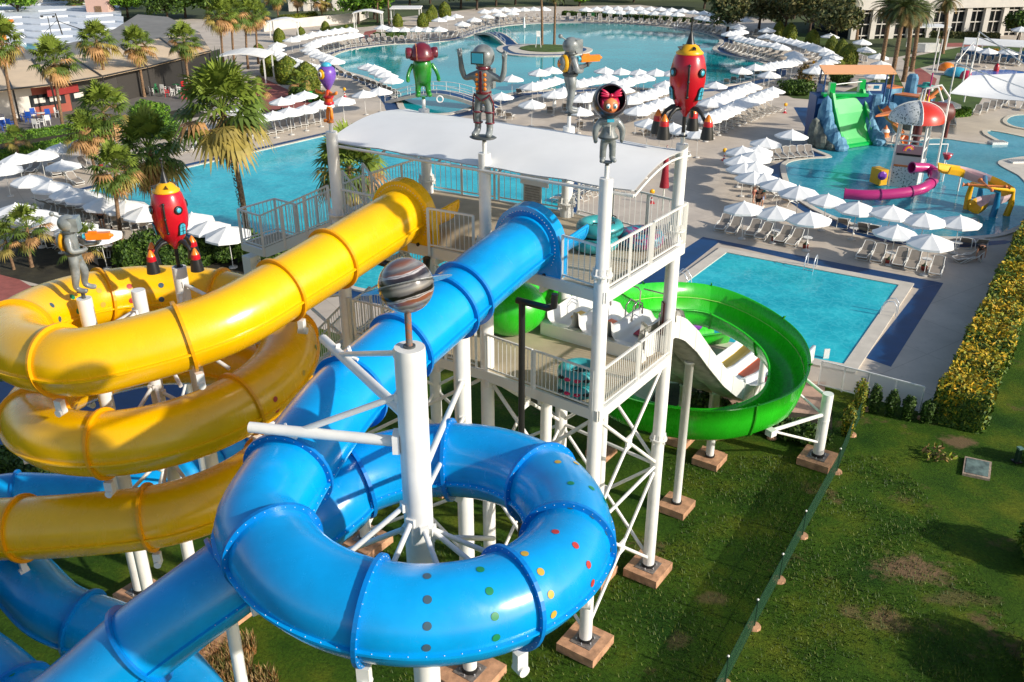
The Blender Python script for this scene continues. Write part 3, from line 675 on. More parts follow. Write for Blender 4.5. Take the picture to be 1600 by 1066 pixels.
# hanger tabs under the blue ring
for q in bcuts:
    p, t, s, u = bF[q]
    if (setz(p, 0)-BC).length < 3.2 and p.z < 10.75:
        m = MB(); o_ = (setz(p, 0)-BC).normalized(); b = p-u*.86+o_*.35
        m.box(b+Vector((0, 0, -.12)), (.14, .2, .36), STEELW, math.atan2(o_.y, o_.x)); m.tube([b-o_*.1-Vector((0, 0, .28)), b+o_*.12-Vector((0, 0, .28))], .1, STEELW, 12)
        part('hanger', m, blue)
for q in ycuts[2:]:
    p, t, s, u = yF[q]; o_ = (setz(p, 0)-YC).normalized(); m = MB(); b = p-u*.84+o_*.35
    m.box(b+Vector((0, 0, -.1)), (.14, .18, .3), STEELW, math.atan2(o_.y, o_.x)); m.tube([b-o_*.1-Vector((0, 0, .24)), b+o_*.12-Vector((0, 0, .24))], .085, STEELW, 12); part('hanger', m, yroot)
p2 = pillar('support_pillar', 'white steel pillar behind the thickest one, tied to it by two struts', Vector((-1.2, 19.4, 0)), 10.95, .205, 1.5)
arm(p2, (-1.2, 19.2, 9.7), (-1.5, 13.35, 11.2), .065); arm(p2, (-1.2, 19.2, 8.7), (-1.5, 13.35, 10.7), .05)
p3 = pillar('support_pillar', 'white steel pillar standing under the long straight blue tube at lower left', Vector((-5.35, 13.35, 0)), 8.0, .12, 1.1)
p4 = pillar('support_pillar', 'white pillar below the third yellow coil with crossed struts beside it', at(222, 935, 0), 6.3, .19, 1.2)
q0 = at(222, 935, 0); q1 = at(330, 800, 0)
for a, b in ((1.0, 5.6), (5.6, 1.0)): arm(p4, setz(q0, a), setz(q1, b), .05)
m = MB(); m.lathe([(.14, .1), (.14, 6.2)], setz(q1, 0), STEELW, 14); part('post', m, p4)
# yellow cluster pillars
yc0 = Vector((-9.2, 20.75, 0)); yc1 = Vector((-8.72, 22.35, 0)); yc2 = Vector((-10.85, 21.3, 0))
P0 = pillar('support_pillar', 'short-topped white pillar in the centre of the yellow coils, carrying no figure', yc0, 11.45, .17)
P1 = pillar('support_pillar', 'white pillar inside the yellow coils that carries the nearer red rocket', yc1, 11.45, .185)
P2 = pillar('support_pillar', 'white pillar inside the yellow coils that carries the grey figure with an orange gun', yc2, 11.0, .185)
for a, h0 in ((200, 10.9), (235, 10.9), (300, 10.8), (330, 10.8), (20, 10.5), (70, 10.3), (120, 10.5), (150, 9.0), (250, 8.8), (290, 8.8), (340, 8.6), (230, 6.7), (270, 6.6), (310, 6.5)):
    d = Vector((math.cos(R(a)), math.sin(R(a)), 0)); arm(P0, setz(yc0, h0)+d*.17, setz(YC, h0-.95)+d*(YR-.72), .05)
arm(P1, setz(yc1, 11.0)+Vector((.1, -.1, 0)), setz(YC, 10.6)+Vector((2.3, .2, 0)), .05); arm(P1, setz(yc1, 10.7)+Vector((0, -.18, 0)), setz(yc1, 9.6)+Vector((.1, -.9, 0)), .05)
arm(P0, setz(yc0, 10.0), setz(yc2, 9.5), .05); arm(P0, setz(yc0, 8.0), setz(yc1, 7.2), .05)
# ================= GREEN OPEN FLUME
gpath = [(-.2, 25.8, 8.95), (.9, 27.3, 8.75), (2.4, 29.2, 8.2), (3.6, 30.8, 6.9), (4.8, 32.5, 5.6), (6.4, 34.3, 4.9), (8.2, 34.9, 4.5), (9.7, 34.0, 4.1), (10.55, 32.4, 3.75), (10.45, 30.7, 3.45), (9.6, 29.3, 3.2), (7.9, 28.7, 2.9), (6.1, 29.1, 2.7), (4.4, 30.6, 2.4), (3.6, 33, 2.1), (4.2, 35.6, 1.7), (6.2, 38.2, 1.3), (8.6, 40.2, .9), (10.6, 41.6, .5)]
green = thing('green_flume_slide', 'bright green open flume slide curling in one wide loop right of the tower', 'water slide', (8, 32.4, 0))
gp = spline(gpath, .25); GF = frames(gp)
def gsec(i):
    f = i/len(gp); k = min(1, max(0, (i-18)/14)); e = min(1, max(0, (len(gp)-i-8)/30)); hi = .52+.5*k*e
    return [(.66, .34), (.60, .36), (.57, .1), (.45, -.28), (.22, -.44), (0, -.48), (-.26, -.44), (-.49, -.25), (-.60, .10), (-.66, .42), (-.69, hi), (-.77, hi)]
secs = list(range(0, len(gp), 11))+[len(gp)-1]
for a, b in zip(secs[:-1], secs[1:]):
    m = MB(); vs = []; q = 12
    for i in range(a, b+1):
        p, t, s, u = GF[i]; S = gsec(i)
        for w in (0, 1):
            for x, y in S:
                d = Vector((x, y)); d = d*(1+.045*w) if w else d
                vs.append(p+s*d.x+Vector((0, 0, 1))*(d.y-(.03 if w else 0)))
    fs = []
    for i in range(b-a):
        o1, o2 = i*2*q, (i+1)*2*q
        for j in range(q-1): fs += [(o1+j, o1+j+1, o2+j+1, o2+j), (o1+q+j, o2+q+j, o2+q+j+1, o1+q+j+1)]
        for j in (0, q-1): fs += [(o1+j, o2+j, o2+q+j, o1+q+j)]
    m.add(vs, fs, GRN, True); part('flume_section', m, green)
    m = MB(); p, t, s, u = GF[a]; S = gsec(a); vs = []
    for o_ in (-.03, .03):
        for k_ in (1.03, 1.13): vs += [p+t*o_+s*x*k_+Vector((0, 0, 1))*(y*k_-(.0 if k_ < 1.1 else .03)) for x, y in S]
    fs = []
    for j in range(q-1): fs += [(j, j+1, q+j+1, q+j), (2*q+j, 3*q+j, 3*q+j+1, 2*q+j+1), (q+j, q+j+1, 3*q+j+1, 3*q+j), (j, 2*q+j, 2*q+j+1, j+1)]
    m.add(vs, fs, GRND); part('flange', m, green)
m = MB()   # seam lines
for key in (5, 9):
    pass
m.tube([GF[i][0]+GF[i][2]*gsec(i)[9][0]*.985+Vector((0, 0, gsec(i)[9][1])) for i in range(20, len(gp), 2)], .018, mat('green_seam', (.35, .6, .15), .5), 5)
part('seam', m, green)
m = MB(); m.ell((-.05, 25.3, 9.0), (1.1, .95, .85), GRN, 22, 12); part('start_tub', m, green)
gs = at(1276, 722, 0)
GP = pillar('support_pillar', 'short white pillar right of the green loop, on its own footing by the mesh fence', gs, 3.1, .21, 1.25)
arm(GP, setz(gs, 2.95), (11.4, 31.6, 3.3), .07); arm(GP, setz(gs, 2.1), (11.0, 31.0, 3.0), .05); arm(GP, setz(gs, 2.2), (9.6, 28.9, 2.5), .08); arm(GP, setz(gs, .9), (9.75, 28.95, 2.4), .05)
m = MB(); m.box((9.55, 28.85, 2.45), (.3, .3, .25), STEELW, .6); part('clamp', m, GP)
for (x, y), zt in ((at(1107, 718)[:2], 2.5), ((3.6, 31.2), 6.2), ((10.4, 33.6), 3.2)):
    m = MB(); m.lathe([(.14, .2), (.14, zt)], (x, y, 0), STEELW, 14); part('support_post', m, green); m = MB(); m.box((x, y, .12), (.95, .95, .24), CONC, FD); part('footing', m, green)
# ================= WHITE RACER SLIDE
racer = thing('racer_slide', 'wide white multi-lane racer slide with yellow, orange and red lane stripes', 'water slide', (6, 30, 0))
ru = Vector((.568, .823, 0)); rw = Vector((.82, -.572, 0)); L0 = Vector((2.3, 26.1, 0))
prof = [(-1.55, 8.62), (-1.35, 8.4), (-.9, 8.32), (0, 8.34), (.6, 8.28), (1.3, 7.9), (2.4, 7.05), (3.6, 5.95), (5.2, 4.55), (6.8, 3.35), (8.2, 2.5), (9.4, 1.95), (10.8, 1.5), (12.5, 1.05), (15, .8), (16.9, .75)]
def rprof(t):
    for (a, za), (b, zb) in zip(prof[:-1], prof[1:]):
        if a <= t <= b: return za+(zb-za)*(t-a)/(b-a)
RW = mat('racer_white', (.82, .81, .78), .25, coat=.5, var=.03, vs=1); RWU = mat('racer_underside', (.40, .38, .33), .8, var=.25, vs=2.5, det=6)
STR = [mat('stripe_yellow', (.66, .42, .02), .4), mat('stripe_orange', (.80, .13, .02), .4), mat('stripe_red', (.45, .01, .04), .4)]
ts = [prof[0][0]+(prof[-1][0]-prof[0][0])*i/70 for i in range(71)]
LW = 1.1
for k in range(3):
    c0 = L0+rw*(LW*k); m = MB(); vs = []; S = [(-.55, .42), (-.47, .42), (-.42, .12), (-.3, .01), (0, -.03), (.3, .01), (.42, .12), (.47, .42), (.55, .42)]
    if k == 2: S = S[:-2]+[(.50, .62), (.60, .62)]
    q = len(S)
    for t in ts:
        z = rprof(t); kk = 1 if t > 1.2 else 1.35
        for x, y in S: vs.append(c0+ru*t+rw*x+Vector((0, 0, z+y*kk)))
    n = len(ts); fs = [(i*q+j, i*q+j+1, (i+1)*q+j+1, (i+1)*q+j) for i in range(n-1) for j in range(q-1)]
    m.add(vs, fs, RW, True); part('lane', m, racer)
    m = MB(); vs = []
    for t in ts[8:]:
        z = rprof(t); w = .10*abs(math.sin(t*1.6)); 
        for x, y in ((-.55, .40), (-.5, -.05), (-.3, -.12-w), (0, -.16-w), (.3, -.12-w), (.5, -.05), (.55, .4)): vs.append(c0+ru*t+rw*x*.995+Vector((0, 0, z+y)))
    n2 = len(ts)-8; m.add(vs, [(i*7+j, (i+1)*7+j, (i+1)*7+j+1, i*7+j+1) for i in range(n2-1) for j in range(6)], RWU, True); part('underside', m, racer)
    for t0, t1 in ((-.35, .3), (12.6, 16.2)):
        m = MB(); vs = []; nn = 14
        for i in range(nn+1):
            t = t0+(t1-t0)*i/nn
            for x, y in ((-.36, .05), (0, .0), (.36, .05)): vs.append(c0+ru*t+rw*x+Vector((0, 0, rprof(t)+y+.01)))
        m.add(vs, [(i*3+j, i*3+j+1, (i+1)*3+j+1, (i+1)*3+j) for i in range(nn) for j in range(2)], STR[k]); part('lane_stripe', m, racer)
    m = MB(); a = c0+rw*.55; zz = Vector((0, 0, 1))
    CH = mat('chrome', (.45, .42, .38), .2, .9)
    for o_ in (-.12, .12):
        m.tube([a+ru*-.3+zz*8.75+rw*o_, a+ru*-.25+zz*9.2+rw*o_, a+ru*.05+zz*9.3+rw*o_, a+ru*.35+zz*9.1+rw*o_, a+ru*.4+zz*8.75+rw*o_], .022, CH, 6)
    m.tube([a+ru*.4+zz*8.8, a+ru*.42+zz*9.45, a-rw*.1+ru*.42+zz*9.55, a-rw*1.0+ru*.42+zz*9.55], .022, CH, 6); part('grab_rail', m, racer)
m = MB(); vs = []
c0 = L0+rw*(LW*2+.6)
for t in ts:
    z = rprof(t); vs += [c0+ru*t+Vector((0, 0, z+.62)), c0+ru*t+Vector((0, 0, z-.12)), c0+ru*t+rw*.04+Vector((0, 0, z-.12)), c0+ru*t+rw*.04+Vector((0, 0, z+.62)), ]
m.add(vs, [(i*4+j, (i+1)*4+j, (i+1)*4+(j+1) % 4, i*4+(j+1) % 4) for i in range(len(ts)-1) for j in range(4)], RW)
for i in range(4, len(ts), 5):
    t = ts[i]; m.beam(c0+ru*t+rw*.05+Vector((0, 0, rprof(t)-.1)), c0+ru*t+rw*.05+Vector((0, 0, rprof(t)+.6)), .03, .05, RW)
part('side_panel', m, racer)
m = MB(); a = L0-rw*.6+ru*-1.6
m.box(L0+rw*LW+ru*-1.5+Vector((0, 0, 8.4)), (LW*3+.15, .25, .42), RW, math.atan2(rw.y, rw.x)); part('front_lip', m, racer)
for c, zt in ((at(1056, 795)[:2], 6.0), (at(1108, 722)[:2], 3.1), ((6.9, 32.2), 2.6), ((8.3, 32.9), 1.8)):
    c = Vector((c[0], c[1], 0)); m = MB(); m.lathe([(.15, .2), (.15, zt), (.18, zt), (.18, zt+.08)], c, STEELW, 16); part('support_post', m, racer)
    m = MB(); m.lathe([(.19, .24), (.19, .36)], c, BLACK, 16); part('base_collar', m, racer)
    m = MB(); m.box(c+Vector((0, 0, .14)), (1.05, 1.05, .28), CONC, FD); part('footing', m, racer)
# purple slide seen through the green loop
PUR = mat('purple_fibreglass', (.22, .06, .42), .3)
pu = thing('purple_slide', 'small purple slide lip seen between the green flume and the white racer', 'water slide', (6, 36, 0))
m = MB(); A_ = at(1035, 508, 3.6); B_ = at(1090, 505, 3.0); m.tube([A_, (A_+B_)/2+Vector((0, .2, .1)), B_], .35, PUR, 16); part('tube', m, pu)
m = MB(); m.tube([setz(B_, 0), setz(B_, 2.8)], .08, STEELW, 10); m.tube([setz(A_, 0), setz(A_, 3.4)], .08, STEELW, 10); part('support_post', m, pu)
# ================= STATUES ON THE PILLARS
GREY = mat('statue_grey', (.20, .22, .22), .35, var=.35, vs=3.5, coat=.4, det=5); GREYD = mat('statue_dark_grey', (.07, .08, .08), .4)
RED = mat('rocket_red', (.50, .004, .018), .28, var=.15, vs=1.5, coat=.5); ORG = mat('statue_orange', (.85, .22, .01), .35, coat=.3, var=.1, vs=4)
YLW = mat('statue_yellow', (.85, .42, .01), .35); CYN = mat('window_cyan', (.06, .42, .58), .25, coat=.3); PURP = mat('statue_purple', (.17, .07, .42), .35, coat=.3, var=.15, vs=4)
SGRN = mat('statue_green', (.015, .20, .015), .3, var=.25, vs=3, coat=.5); MAR = mat('helmet_maroon', (.14, .012, .022), .3, var=.3, vs=3, coat=.5); SKN = mat('face_orange', (.75, .25, .09), .4)
WHT = mat('eye_white', (.8, .78, .7), .3); CRIM = mat('bow_crimson', (.55, .01, .07), .35, coat=.3)
def rocket(label, base, rz, sc=1.0):
    t = thing('rocket_statue', label, 'rocket statue', base, rz=rz); t.scale = (sc,)*3
    P = lambda n, m, **k: part(n, m, t, world=False, **k)
    m = MB(); m.lathe([(.05, 0), (.05, .55)], (0, 0, 0), BLACK, 12); m.lathe([(.11, 0), (.11, .03)], (0, 0, 0), BLACK, 16); P('stem', m)
    m = MB(); m.lathe([(.04, .48), (.07, .56), (.16, .66), (.30, .85), (.40, 1.1), (.445, 1.4), (.43, 1.7), (.37, 1.95), (.31, 2.05), (.30, 2.06)], (0, 0, 0), RED, 32); P('body', m)
    m = MB(); m.lathe([(.33, 2.03), (.34, 2.06), (.27, 2.12), (.20, 2.21), (.11, 2.26)], (0, 0, 0), YLW, 28); P('collar', m)
    for a in (.6, 1.9, 3.4, 4.9):
        m = MB(); c, s = math.cos(a), math.sin(a); m.add([(c*.24-s*.06, s*.24+c*.06, 2.12), (c*.24+s*.06, s*.24-c*.06, 2.12), (c*.36, s*.36, 2.21), (c*.2, s*.2, 2.23)], [(0, 1, 2), (1, 3, 2), (3, 0, 2), (0, 3, 1)], BLACK); P('collar_fin', m)
    m = MB(); m.lathe([(.12, 2.24), (.08, 2.36), (.04, 2.5), (.02, 2.56), (.02, 2.8)], (0, 0, 0), BLACK, 16)
    for z in (2.58, 2.67, 2.76): m.lathe([(.02, z-.012), (.04, z), (.02, z+.012)], (0, 0, 0), BLACK, 12)
    m.ell((0, 0, 2.84), .045, BLACK, 12, 6); P('nose_cone', m)
    def onb(a, z, off=.0):
        pr = [(.30, .85), (.40, 1.1), (.445, 1.4), (.43, 1.7), (.37, 1.95)]
        for (r0, z0), (r1, z1) in zip(pr[:-1], pr[1:]):
            if z0 <= z <= z1: rr = r0+(r1-r0)*(z-z0)/(z1-z0)+off; return Vector((rr*math.cos(a), rr*math.sin(a), z))
    m = MB(); a = -1.75; m.tube([onb(a+.0*i, 1.02+.8*i/8, .012) for i in range(9)], .026, BLACK, 8)
    for z in (1.04, 1.42, 1.8): m.ell(onb(a, z, .02), .04, BLACK, 8, 5)
    P('trim_rod', m)
    for a in (-.95, -2.75, .6, 2.2):
        m = MB(); c = onb(a, 1.62, .0); d = Vector((math.cos(a), math.sin(a), 0)); q = d.to_track_quat('Z', 'Y').to_matrix()
        m.lathe([(.11, 0), (.11, .035), (.08, .04)], c, BLACK, 20, M=q); m.ell(c+d*.02, (.078, .078, .035), CYN, 16, 6, M=q); P('porthole', m)
    for a in (-.85, -2.9):
        c = onb(a, 1.12, .0); d = Vector((math.cos(a), math.sin(a), 0)); s_ = Vector((-d.y, d.x, 0)); u = Vector((0, 0, 1)); 
        for k_, mm, o_ in ((.10, BLACK, .0), (.08, CYN, .02)):
            m = MB() if o_ == 0 else m
            arch = [(-k_, -.15-(.02 if o_ == 0 else 0)), (k_, -.15-(.02 if o_ == 0 else 0))]+[(k_*math.cos(x), .06+k_*math.sin(x)) for x in [PI*i/8 for i in range(9)]]
            m.extr(arch, c+d*(o_-.03), s_, u+d*.18, d*.05, mm)
        for y in (-.05, .04): m.tube([c+d*.05+s_*-.07+u*y, c+d*.05+s_*.07+u*y], .007, BLACK, 5)
        m.tube([c+d*.04-u*.13, c+d*.06+u*.12], .007, BLACK, 5); P('hatch', m)
    for a in (-2.6, -.75, 1.0, 2.7):
        d = Vector((math.cos(a), math.sin(a), 0)); u = Vector((0, 0, 1)); m = MB()
        m.tube([d*.18+u*.74, d*.34+u*.72, d*.48+u*.62, d*.58+u*.45, d*.62+u*.3], [.07, .06, .05, .045, .04], BLACK, 10)
        P('fin_arm', m)
        m = MB(); b = d*.68; m.lathe([(.17, .02), (.155, .15), (.12, .34)], b, BLACK, 18); m.lathe([(.12, .34), (.115, .42), (.105, .47)], b, RED, 18); m.lathe([(.105, .46), (.09, .5), (.04, .6), (.0, .64)], b, ORG, 18); P('booster', m)
    return t
rocket('red rocket statue with black boosters on the tall tower column at right', setz(cB, CT+.2), .05, 1.03)
rocket('red rocket statue with black boosters on the pillar inside the yellow coils', setz(yc1, 11.45), .25, 1.0)
def fig(name, label, base, rz, sc, J, B, m, cat='space figure'):
    t = thing(name, label, cat, base, rz=rz); t.scale = (sc,)*3
    skin('body', J, B, m, t, 2, world=False); return t
def bones(s): return [tuple(x.split('-')) for x in s.split()]
# raised-arm astronaut (front faces -Y in local)
J = {'pel': (0, 0, .98, .17), 'wa': (0, 0, 1.12, .16), 'ch': (0, 0, 1.38, .20), 'nk': (0, 0, 1.58, .10), 'hd': (0, 0, 1.66, .09)}
for s, n in ((-1, 'l'), (1, 'r')):
    J.update({n+'sh': (s*.24, 0, 1.42, .10), n+'el': (s*.46, -.02, 1.34, .075), n+'e2': (s*.53, -.04, 1.55, .07), n+'wr': (s*.55, -.06, 1.82, .055), n+'pa': (s*.56, -.06, 1.90, .05), n+'f1': (s*.62, -.06, 2.0, .018), n+'f2': (s*.57, -.09, 2.03, .018), n+'f3': (s*.53, -.04, 2.03, .018), n+'f4': (s*.49, -.08, 1.99, .018), n+'f5': (s*.50, -.12, 1.93, .018),
              n+'hp': (s*.12, 0, .86, .12), n+'kn': (s*.15, -.03, .52, .095), n+'an': (s*.15, .0, .18, .085), n+'fo': (s*.17, -.12, .08, .09), n+'to': (s*.19, -.26, .08, .07)})
BN = bones('pel-wa wa-ch ch-nk nk-hd'); 
for n in 'lr': BN += bones(f'ch-{n}sh {n}sh-{n}el {n}el-{n}e2 {n}e2-{n}wr {n}wr-{n}pa {n}pa-{n}f1 {n}pa-{n}f2 {n}pa-{n}f3 {n}pa-{n}f4 {n}pa-{n}f5 pel-{n}hp {n}hp-{n}kn {n}kn-{n}an {n}an-{n}fo {n}fo-{n}to')
t = fig('astronaut_statue', 'grey astronaut statue with both arms raised and a blue visor, on a front column', setz(cC, CT+.42), -.35, 1.05, J, BN, GREY)
P = lambda n, m: part(n, m, t, world=False)
m = MB(); m.ell((0, 0, 1.86), (.27, .27, .27), GREY, 24, 14); m.lathe([(.17, 1.58), (.18, 1.62), (.14, 1.66)], (0, 0, 0), MAR, 20); P('helmet', m)
m = MB(); m.box((-.03, -.215, 1.85), (.33, .14, .28), GREYD); m.box((-.03, -.275, 1.85), (.27, .05, .22), CYN); P('visor', m)
m = MB(); 
for z in (1.47, 1.36, 1.25, 1.15): 
    for x in (-.1, .1): m.ell((x, -.175, z), (.042, .03, .042), ORG, 12, 6)
m.box((0, -.19, 1.3), (.06, .03, .5), MAR); P('chest_buttons', m)
m = MB(); m.box((0, .26, 1.33), (.34, .2, .45), GREY); P('backpack', m)
m = MB(); m.lathe([(.185, 1.02), (.19, 1.05), (.185, 1.08)], (0, 0, 0), MAR, 20)
for s in (-1, 1):
    m.tube([(s*.15+.115*math.cos(a), -.02+.115*math.sin(a), .60) for a in [TAU*i/12 for i in range(13)]], .022, MAR, 6)
    m.tube([(s*.15+.10*math.cos(a), -.0+.10*math.sin(a), .34) for a in [TAU*i/12 for i in range(13)]], .022, MAR, 6)
    m.tube([(s*.2, -.12, 1.0), (s*.26, -.04, .8), (s*.255, -.03, .6), (s*.25, -.03, .36)], .018, MAR, 6); m.tube([(s*.02, -.17, .88), (s*.14, -.14, .95), (s*.2, -.1, 1.02)], .02, MAR, 6)
P('suit_straps', m)
m = MB(); m.ell((0, -.08, 0), (.34, .26, .05), GREYD, 20, 6); m.lathe([(.05, -.2), (.05, 0)], (0, 0, 0), BLACK, 10); P('base_plate', m)
# gun figure
def gunner(label, base, rz, sc, up=1.0):
    J = {'pel': (0, 0, .95, .16), 'wa': (0, 0, 1.08, .15), 'ch': (0, 0, 1.38, .20), 'nk': (0, 0, 1.56, .09), 'hd': (0, 0, 1.62, .08)}
    J.update({'lsh': (-.22, 0, 1.44, .10), 'lel': (-.32, -.05, 1.16, .08), 'lwr': (-.12, -.28, 1.13, .06), 'lpa': (-.02, -.34, 1.16, .055),
              'rsh': (.22, 0, 1.44, .10), 'rel': (.30, -.22, 1.16, .08), 'rwr': (.18, -.50, 1.20, .06), 'rpa': (.14, -.58, 1.24, .055)})
    for i in range(4):
        J['rf%d' % i] = (.10-.0*i, -.58-.03*i, 1.30, .018); J['rg%d' % i] = (.05, -.57-.03*i, 1.31, .016)
    J['rt'] = (.19, -.56, 1.31, .02)
    for s, n, k in ((-1, 'l', .12), (1, 'r', -.02)):
        J.update({n+'hp': (s*.12, 0, .84, .13), n+'kn': (s*.14, -.12 if n == 'r' else .02, .50, .11), n+'an': (s*.13, k-.02, .14, .085), n+'fo': (s*.14, k-.16, .07, .075), n+'to': (s*.14, k-.30, .06, .06)})
    B = bones('pel-wa wa-ch ch-nk nk-hd rpa-rt lwr-lpa rwr-rpa')+bones(' '.join(f'rpa-rf{i} rf{i}-rg{i}' for i in range(4)))
    for n in 'lr': B += bones(f'ch-{n}sh {n}sh-{n}el {n}el-{n}wr pel-{n}hp {n}hp-{n}kn {n}kn-{n}an {n}an-{n}fo {n}fo-{n}to')
    t = fig('spaceman_statue', label, base, rz, sc, J, B, GREY); P = lambda n, m: part(n, m, t, world=False)
    m = MB(); m.ell((0, .0, 1.80), (.21, .24, .22), GREY, 20, 12); m.box((0, -.17, 1.79), (.34, .2, .34), GREY); m.lathe([(.17, 1.57), (.18, 1.6), (.15, 1.64)], (0, 0, 0), GREYD, 18)
    m.tube([(0, .15, 1.95), (0, .3, 2.03)], .02, GREY, 6); m.ell((0, .32, 2.05), .06, GREY, 12, 8); m.ell((.18, -.1, 1.82), (.05, .08, .08), GREYD, 10, 6); P('helmet', m)
    m = MB(); q = Matrix.Rotation(PI/2, 3, 'X'); m.lathe([(.235, -.16), (.235, -.22), (.2, -.25)], (0, 0, 1.34), YLW, 24, M=q); m.ell((0, .25, 1.34), (.19, .11, .19), GREY, 20, 8)
    for i in range(6): m.tube([(0, .36, 1.34), (.11*math.cos(TAU*i/6), .345, 1.34+.11*math.sin(TAU*i/6))], [.035, .008], ORG, 6)
    P('round_backpack', m)
    m = MB(); m.lathe([(.2, 1.0), (.215, 1.03), (.215, 1.07), (.19, 1.1)], (0, 0, 0), GREYD, 20); P('belt', m)
    m = MB(); m.box((.10, -.62, 1.42), (.15, .56, .17), ORG); m.tube([(.10, -.9, 1.42), (.10, -.98, 1.42)], [.06, .03], ORG, 10); m.box((.1, -.5, 1.52), (.05, .2, .05), ORG); m.tube([(.10, -.34, 1.42), (.10, -.26, 1.42)], .07, CYN, 10); m.tube([(.1, -.58, 1.2), (.1, -.58, 1.36)], .035, GREYD, 8); P('water_gun', m)
    m = MB(); m.lathe([(.05, -.2), (.05, 0), (.14, .0), (.14, .03)], (0, 0, 0), GREYD, 14); P('base_plate', m)
gunner('grey spaceman statue aiming an orange gun on the rear tower column above the roof', setz(cF, CT+.28), 1.95, 1.04)
gunner('grey spaceman statue with orange gun standing on a pillar inside the yellow coils', setz(yc2, 11.18), 1.7, 1.0)
# girl in open helmet
J = {'pel': (0, 0, .62, .13), 'wa': (0, 0, .78, .12), 'ch': (0, 0, .98, .16), 'nk': (0, 0, 1.1, .08)}
for s, n in ((-1, 'l'), (1, 'r')):
    J.update({n+'sh': (s*.20, 0, 1.0, .11), n+'el': (s*.33, -.02, .84, .10), n+'wr': (s*.34, -.04, .66, .07), n+'pa': (s*.33, -.05, .56, .045), n+'f1': (s*.36, -.05, .50, .018), n+'f2': (s*.34, -.07, .48, .018), n+'f3': (s*.31, -.07, .485, .018), n+'f4': (s*.29, -.06, .5, .018), n+'f5': (s*.28, -.10, .54, .018),
              n+'hp': (s*.10, 0, .52, .11), n+'kn': (s*.12, 0, .30, .09), n+'an': (s*.12, 0, .1, .09), n+'fo': (s*.14, -.08, .05, .07), n+'to': (s*.2, -.14, .05, .05)})
BN = bones('pel-wa wa-ch ch-nk')
for n in 'lr': BN += bones(f'ch-{n}sh {n}sh-{n}el {n}el-{n}wr {n}wr-{n}pa {n}pa-{n}f1 {n}pa-{n}f2 {n}pa-{n}f3 {n}pa-{n}f4 {n}pa-{n}f5 pel-{n}hp {n}hp-{n}kn {n}kn-{n}an {n}an-{n}fo {n}fo-{n}to')
t = fig('girl_statue', 'statue of a girl with crimson bow and hair inside an open round helmet', setz(cA, CT+.38), .1, .92, J, BN, GREY)
P = lambda n, m: part(n, m, t, world=False)
m = MB(); m.lathe([(.17, .56), (.24, .60), (.235, .64), (.16, .78), (.15, .9)], (0, 0, 0), GREY, 24); m.lathe([(.242, .60), (.25, .62), (.242, .645)], (0, 0, 0), GREYD, 24); m.tube([(0, -.2, .64), (0, -.165, .95)], .012, WHT, 6); P('jacket_skirt', m)
hc = Vector((0, .03, 1.48)); m = MB(); vs = []; n, k = 32, 14; tilt = Matrix.Rotation(R(66), 3, 'X')
for w in (.42, .395):
    for i in range(k+1):
        ph = PI*(.31+.69*i/k) 
        for j in range(n): vs.append(tilt @ Vector((w*math.sin(ph)*math.cos(TAU*j/n), w*math.sin(ph)*math.sin(TAU*j/n), w*math.cos(ph)))+hc)
HELM = mat('helmet_shell', (.03, .025, .035), .35, var=.4, vs=3, coat=.4)
o_ = (k+1)*n; m.add(vs, [(i*n+j, i*n+(j+1) % n, (i+1)*n+(j+1) % n, (i+1)*n+j) for i in range(k) for j in range(n)]+[(o_+i*n+j, o_+(i+1)*n+j, o_+(i+1)*n+(j+1) % n, o_+i*n+(j+1) % n) for i in range(k) for j in range(n)]+[(j, o_+j, o_+(j+1) % n, (j+1) % n) for j in range(n)], HELM, True)
P('open_helmet', m)
m = MB(); m.ell((0, -.06, 1.38), (.20, .19, .22), SKN, 24, 14); m.ell((0, -.27, 1.33), (.03, .045, .035), SKN, 10, 6)
for s in (-1, 1): m.ell((s*.19, -.05, 1.36), (.03, .04, .05), SKN, 10, 6)
for s in (-1, 1):
    m.ell((s*.085, -.225, 1.41), (.062, .03, .07), GREYD, 14, 8); m.ell((s*.085, -.235, 1.41), (.054, .032, .062), WHT, 14, 8); m.ell((s*.085, -.26, 1.40), (.028, .016, .034), CYN, 10, 6); m.ell((s*.085, -.272, 1.40), (.012, .008, .015), BLACK, 8, 5)
m.tube([(-.07, -.235, 1.255), (-.03, -.245, 1.24), (.03, -.245, 1.24), (.07, -.235, 1.255)], .014, mat('lip_red', (.5, .08, .05), .4), 6); P('head', m)
m = MB(); m.ell((0, .03, 1.50), (.235, .20, .14), CRIM, 24, 12)
for s in (-1, 1): m.ell((s*.19, -.03, 1.36), (.055, .12, .19), CRIM, 12, 8)
P('hair', m)
m = MB()
for s in (-1, 1):
    for dz, l in ((.05, .24), (0, .25), (-.04, .22)): m.ell((s*.14, -.13, 1.68+dz), (.13, .04, .035), CRIM, 12, 8, M=Matrix.Rotation(-s*(.3+dz*6), 3, 'Y'))
m.ell((0, -.15, 1.65), (.05, .05, .05), CRIM, 10, 6); P('bow', m)
m = MB(); m.box((0, -.19, 1.06), (.17, .05, .07), CYN); P('bow_tie', m); m = MB(); m.lathe([(.05, -.2), (.05, -.02), (.13, -.02), (.13, .01)], (0, 0, 0), GREYD, 14); P('base_plate', m)
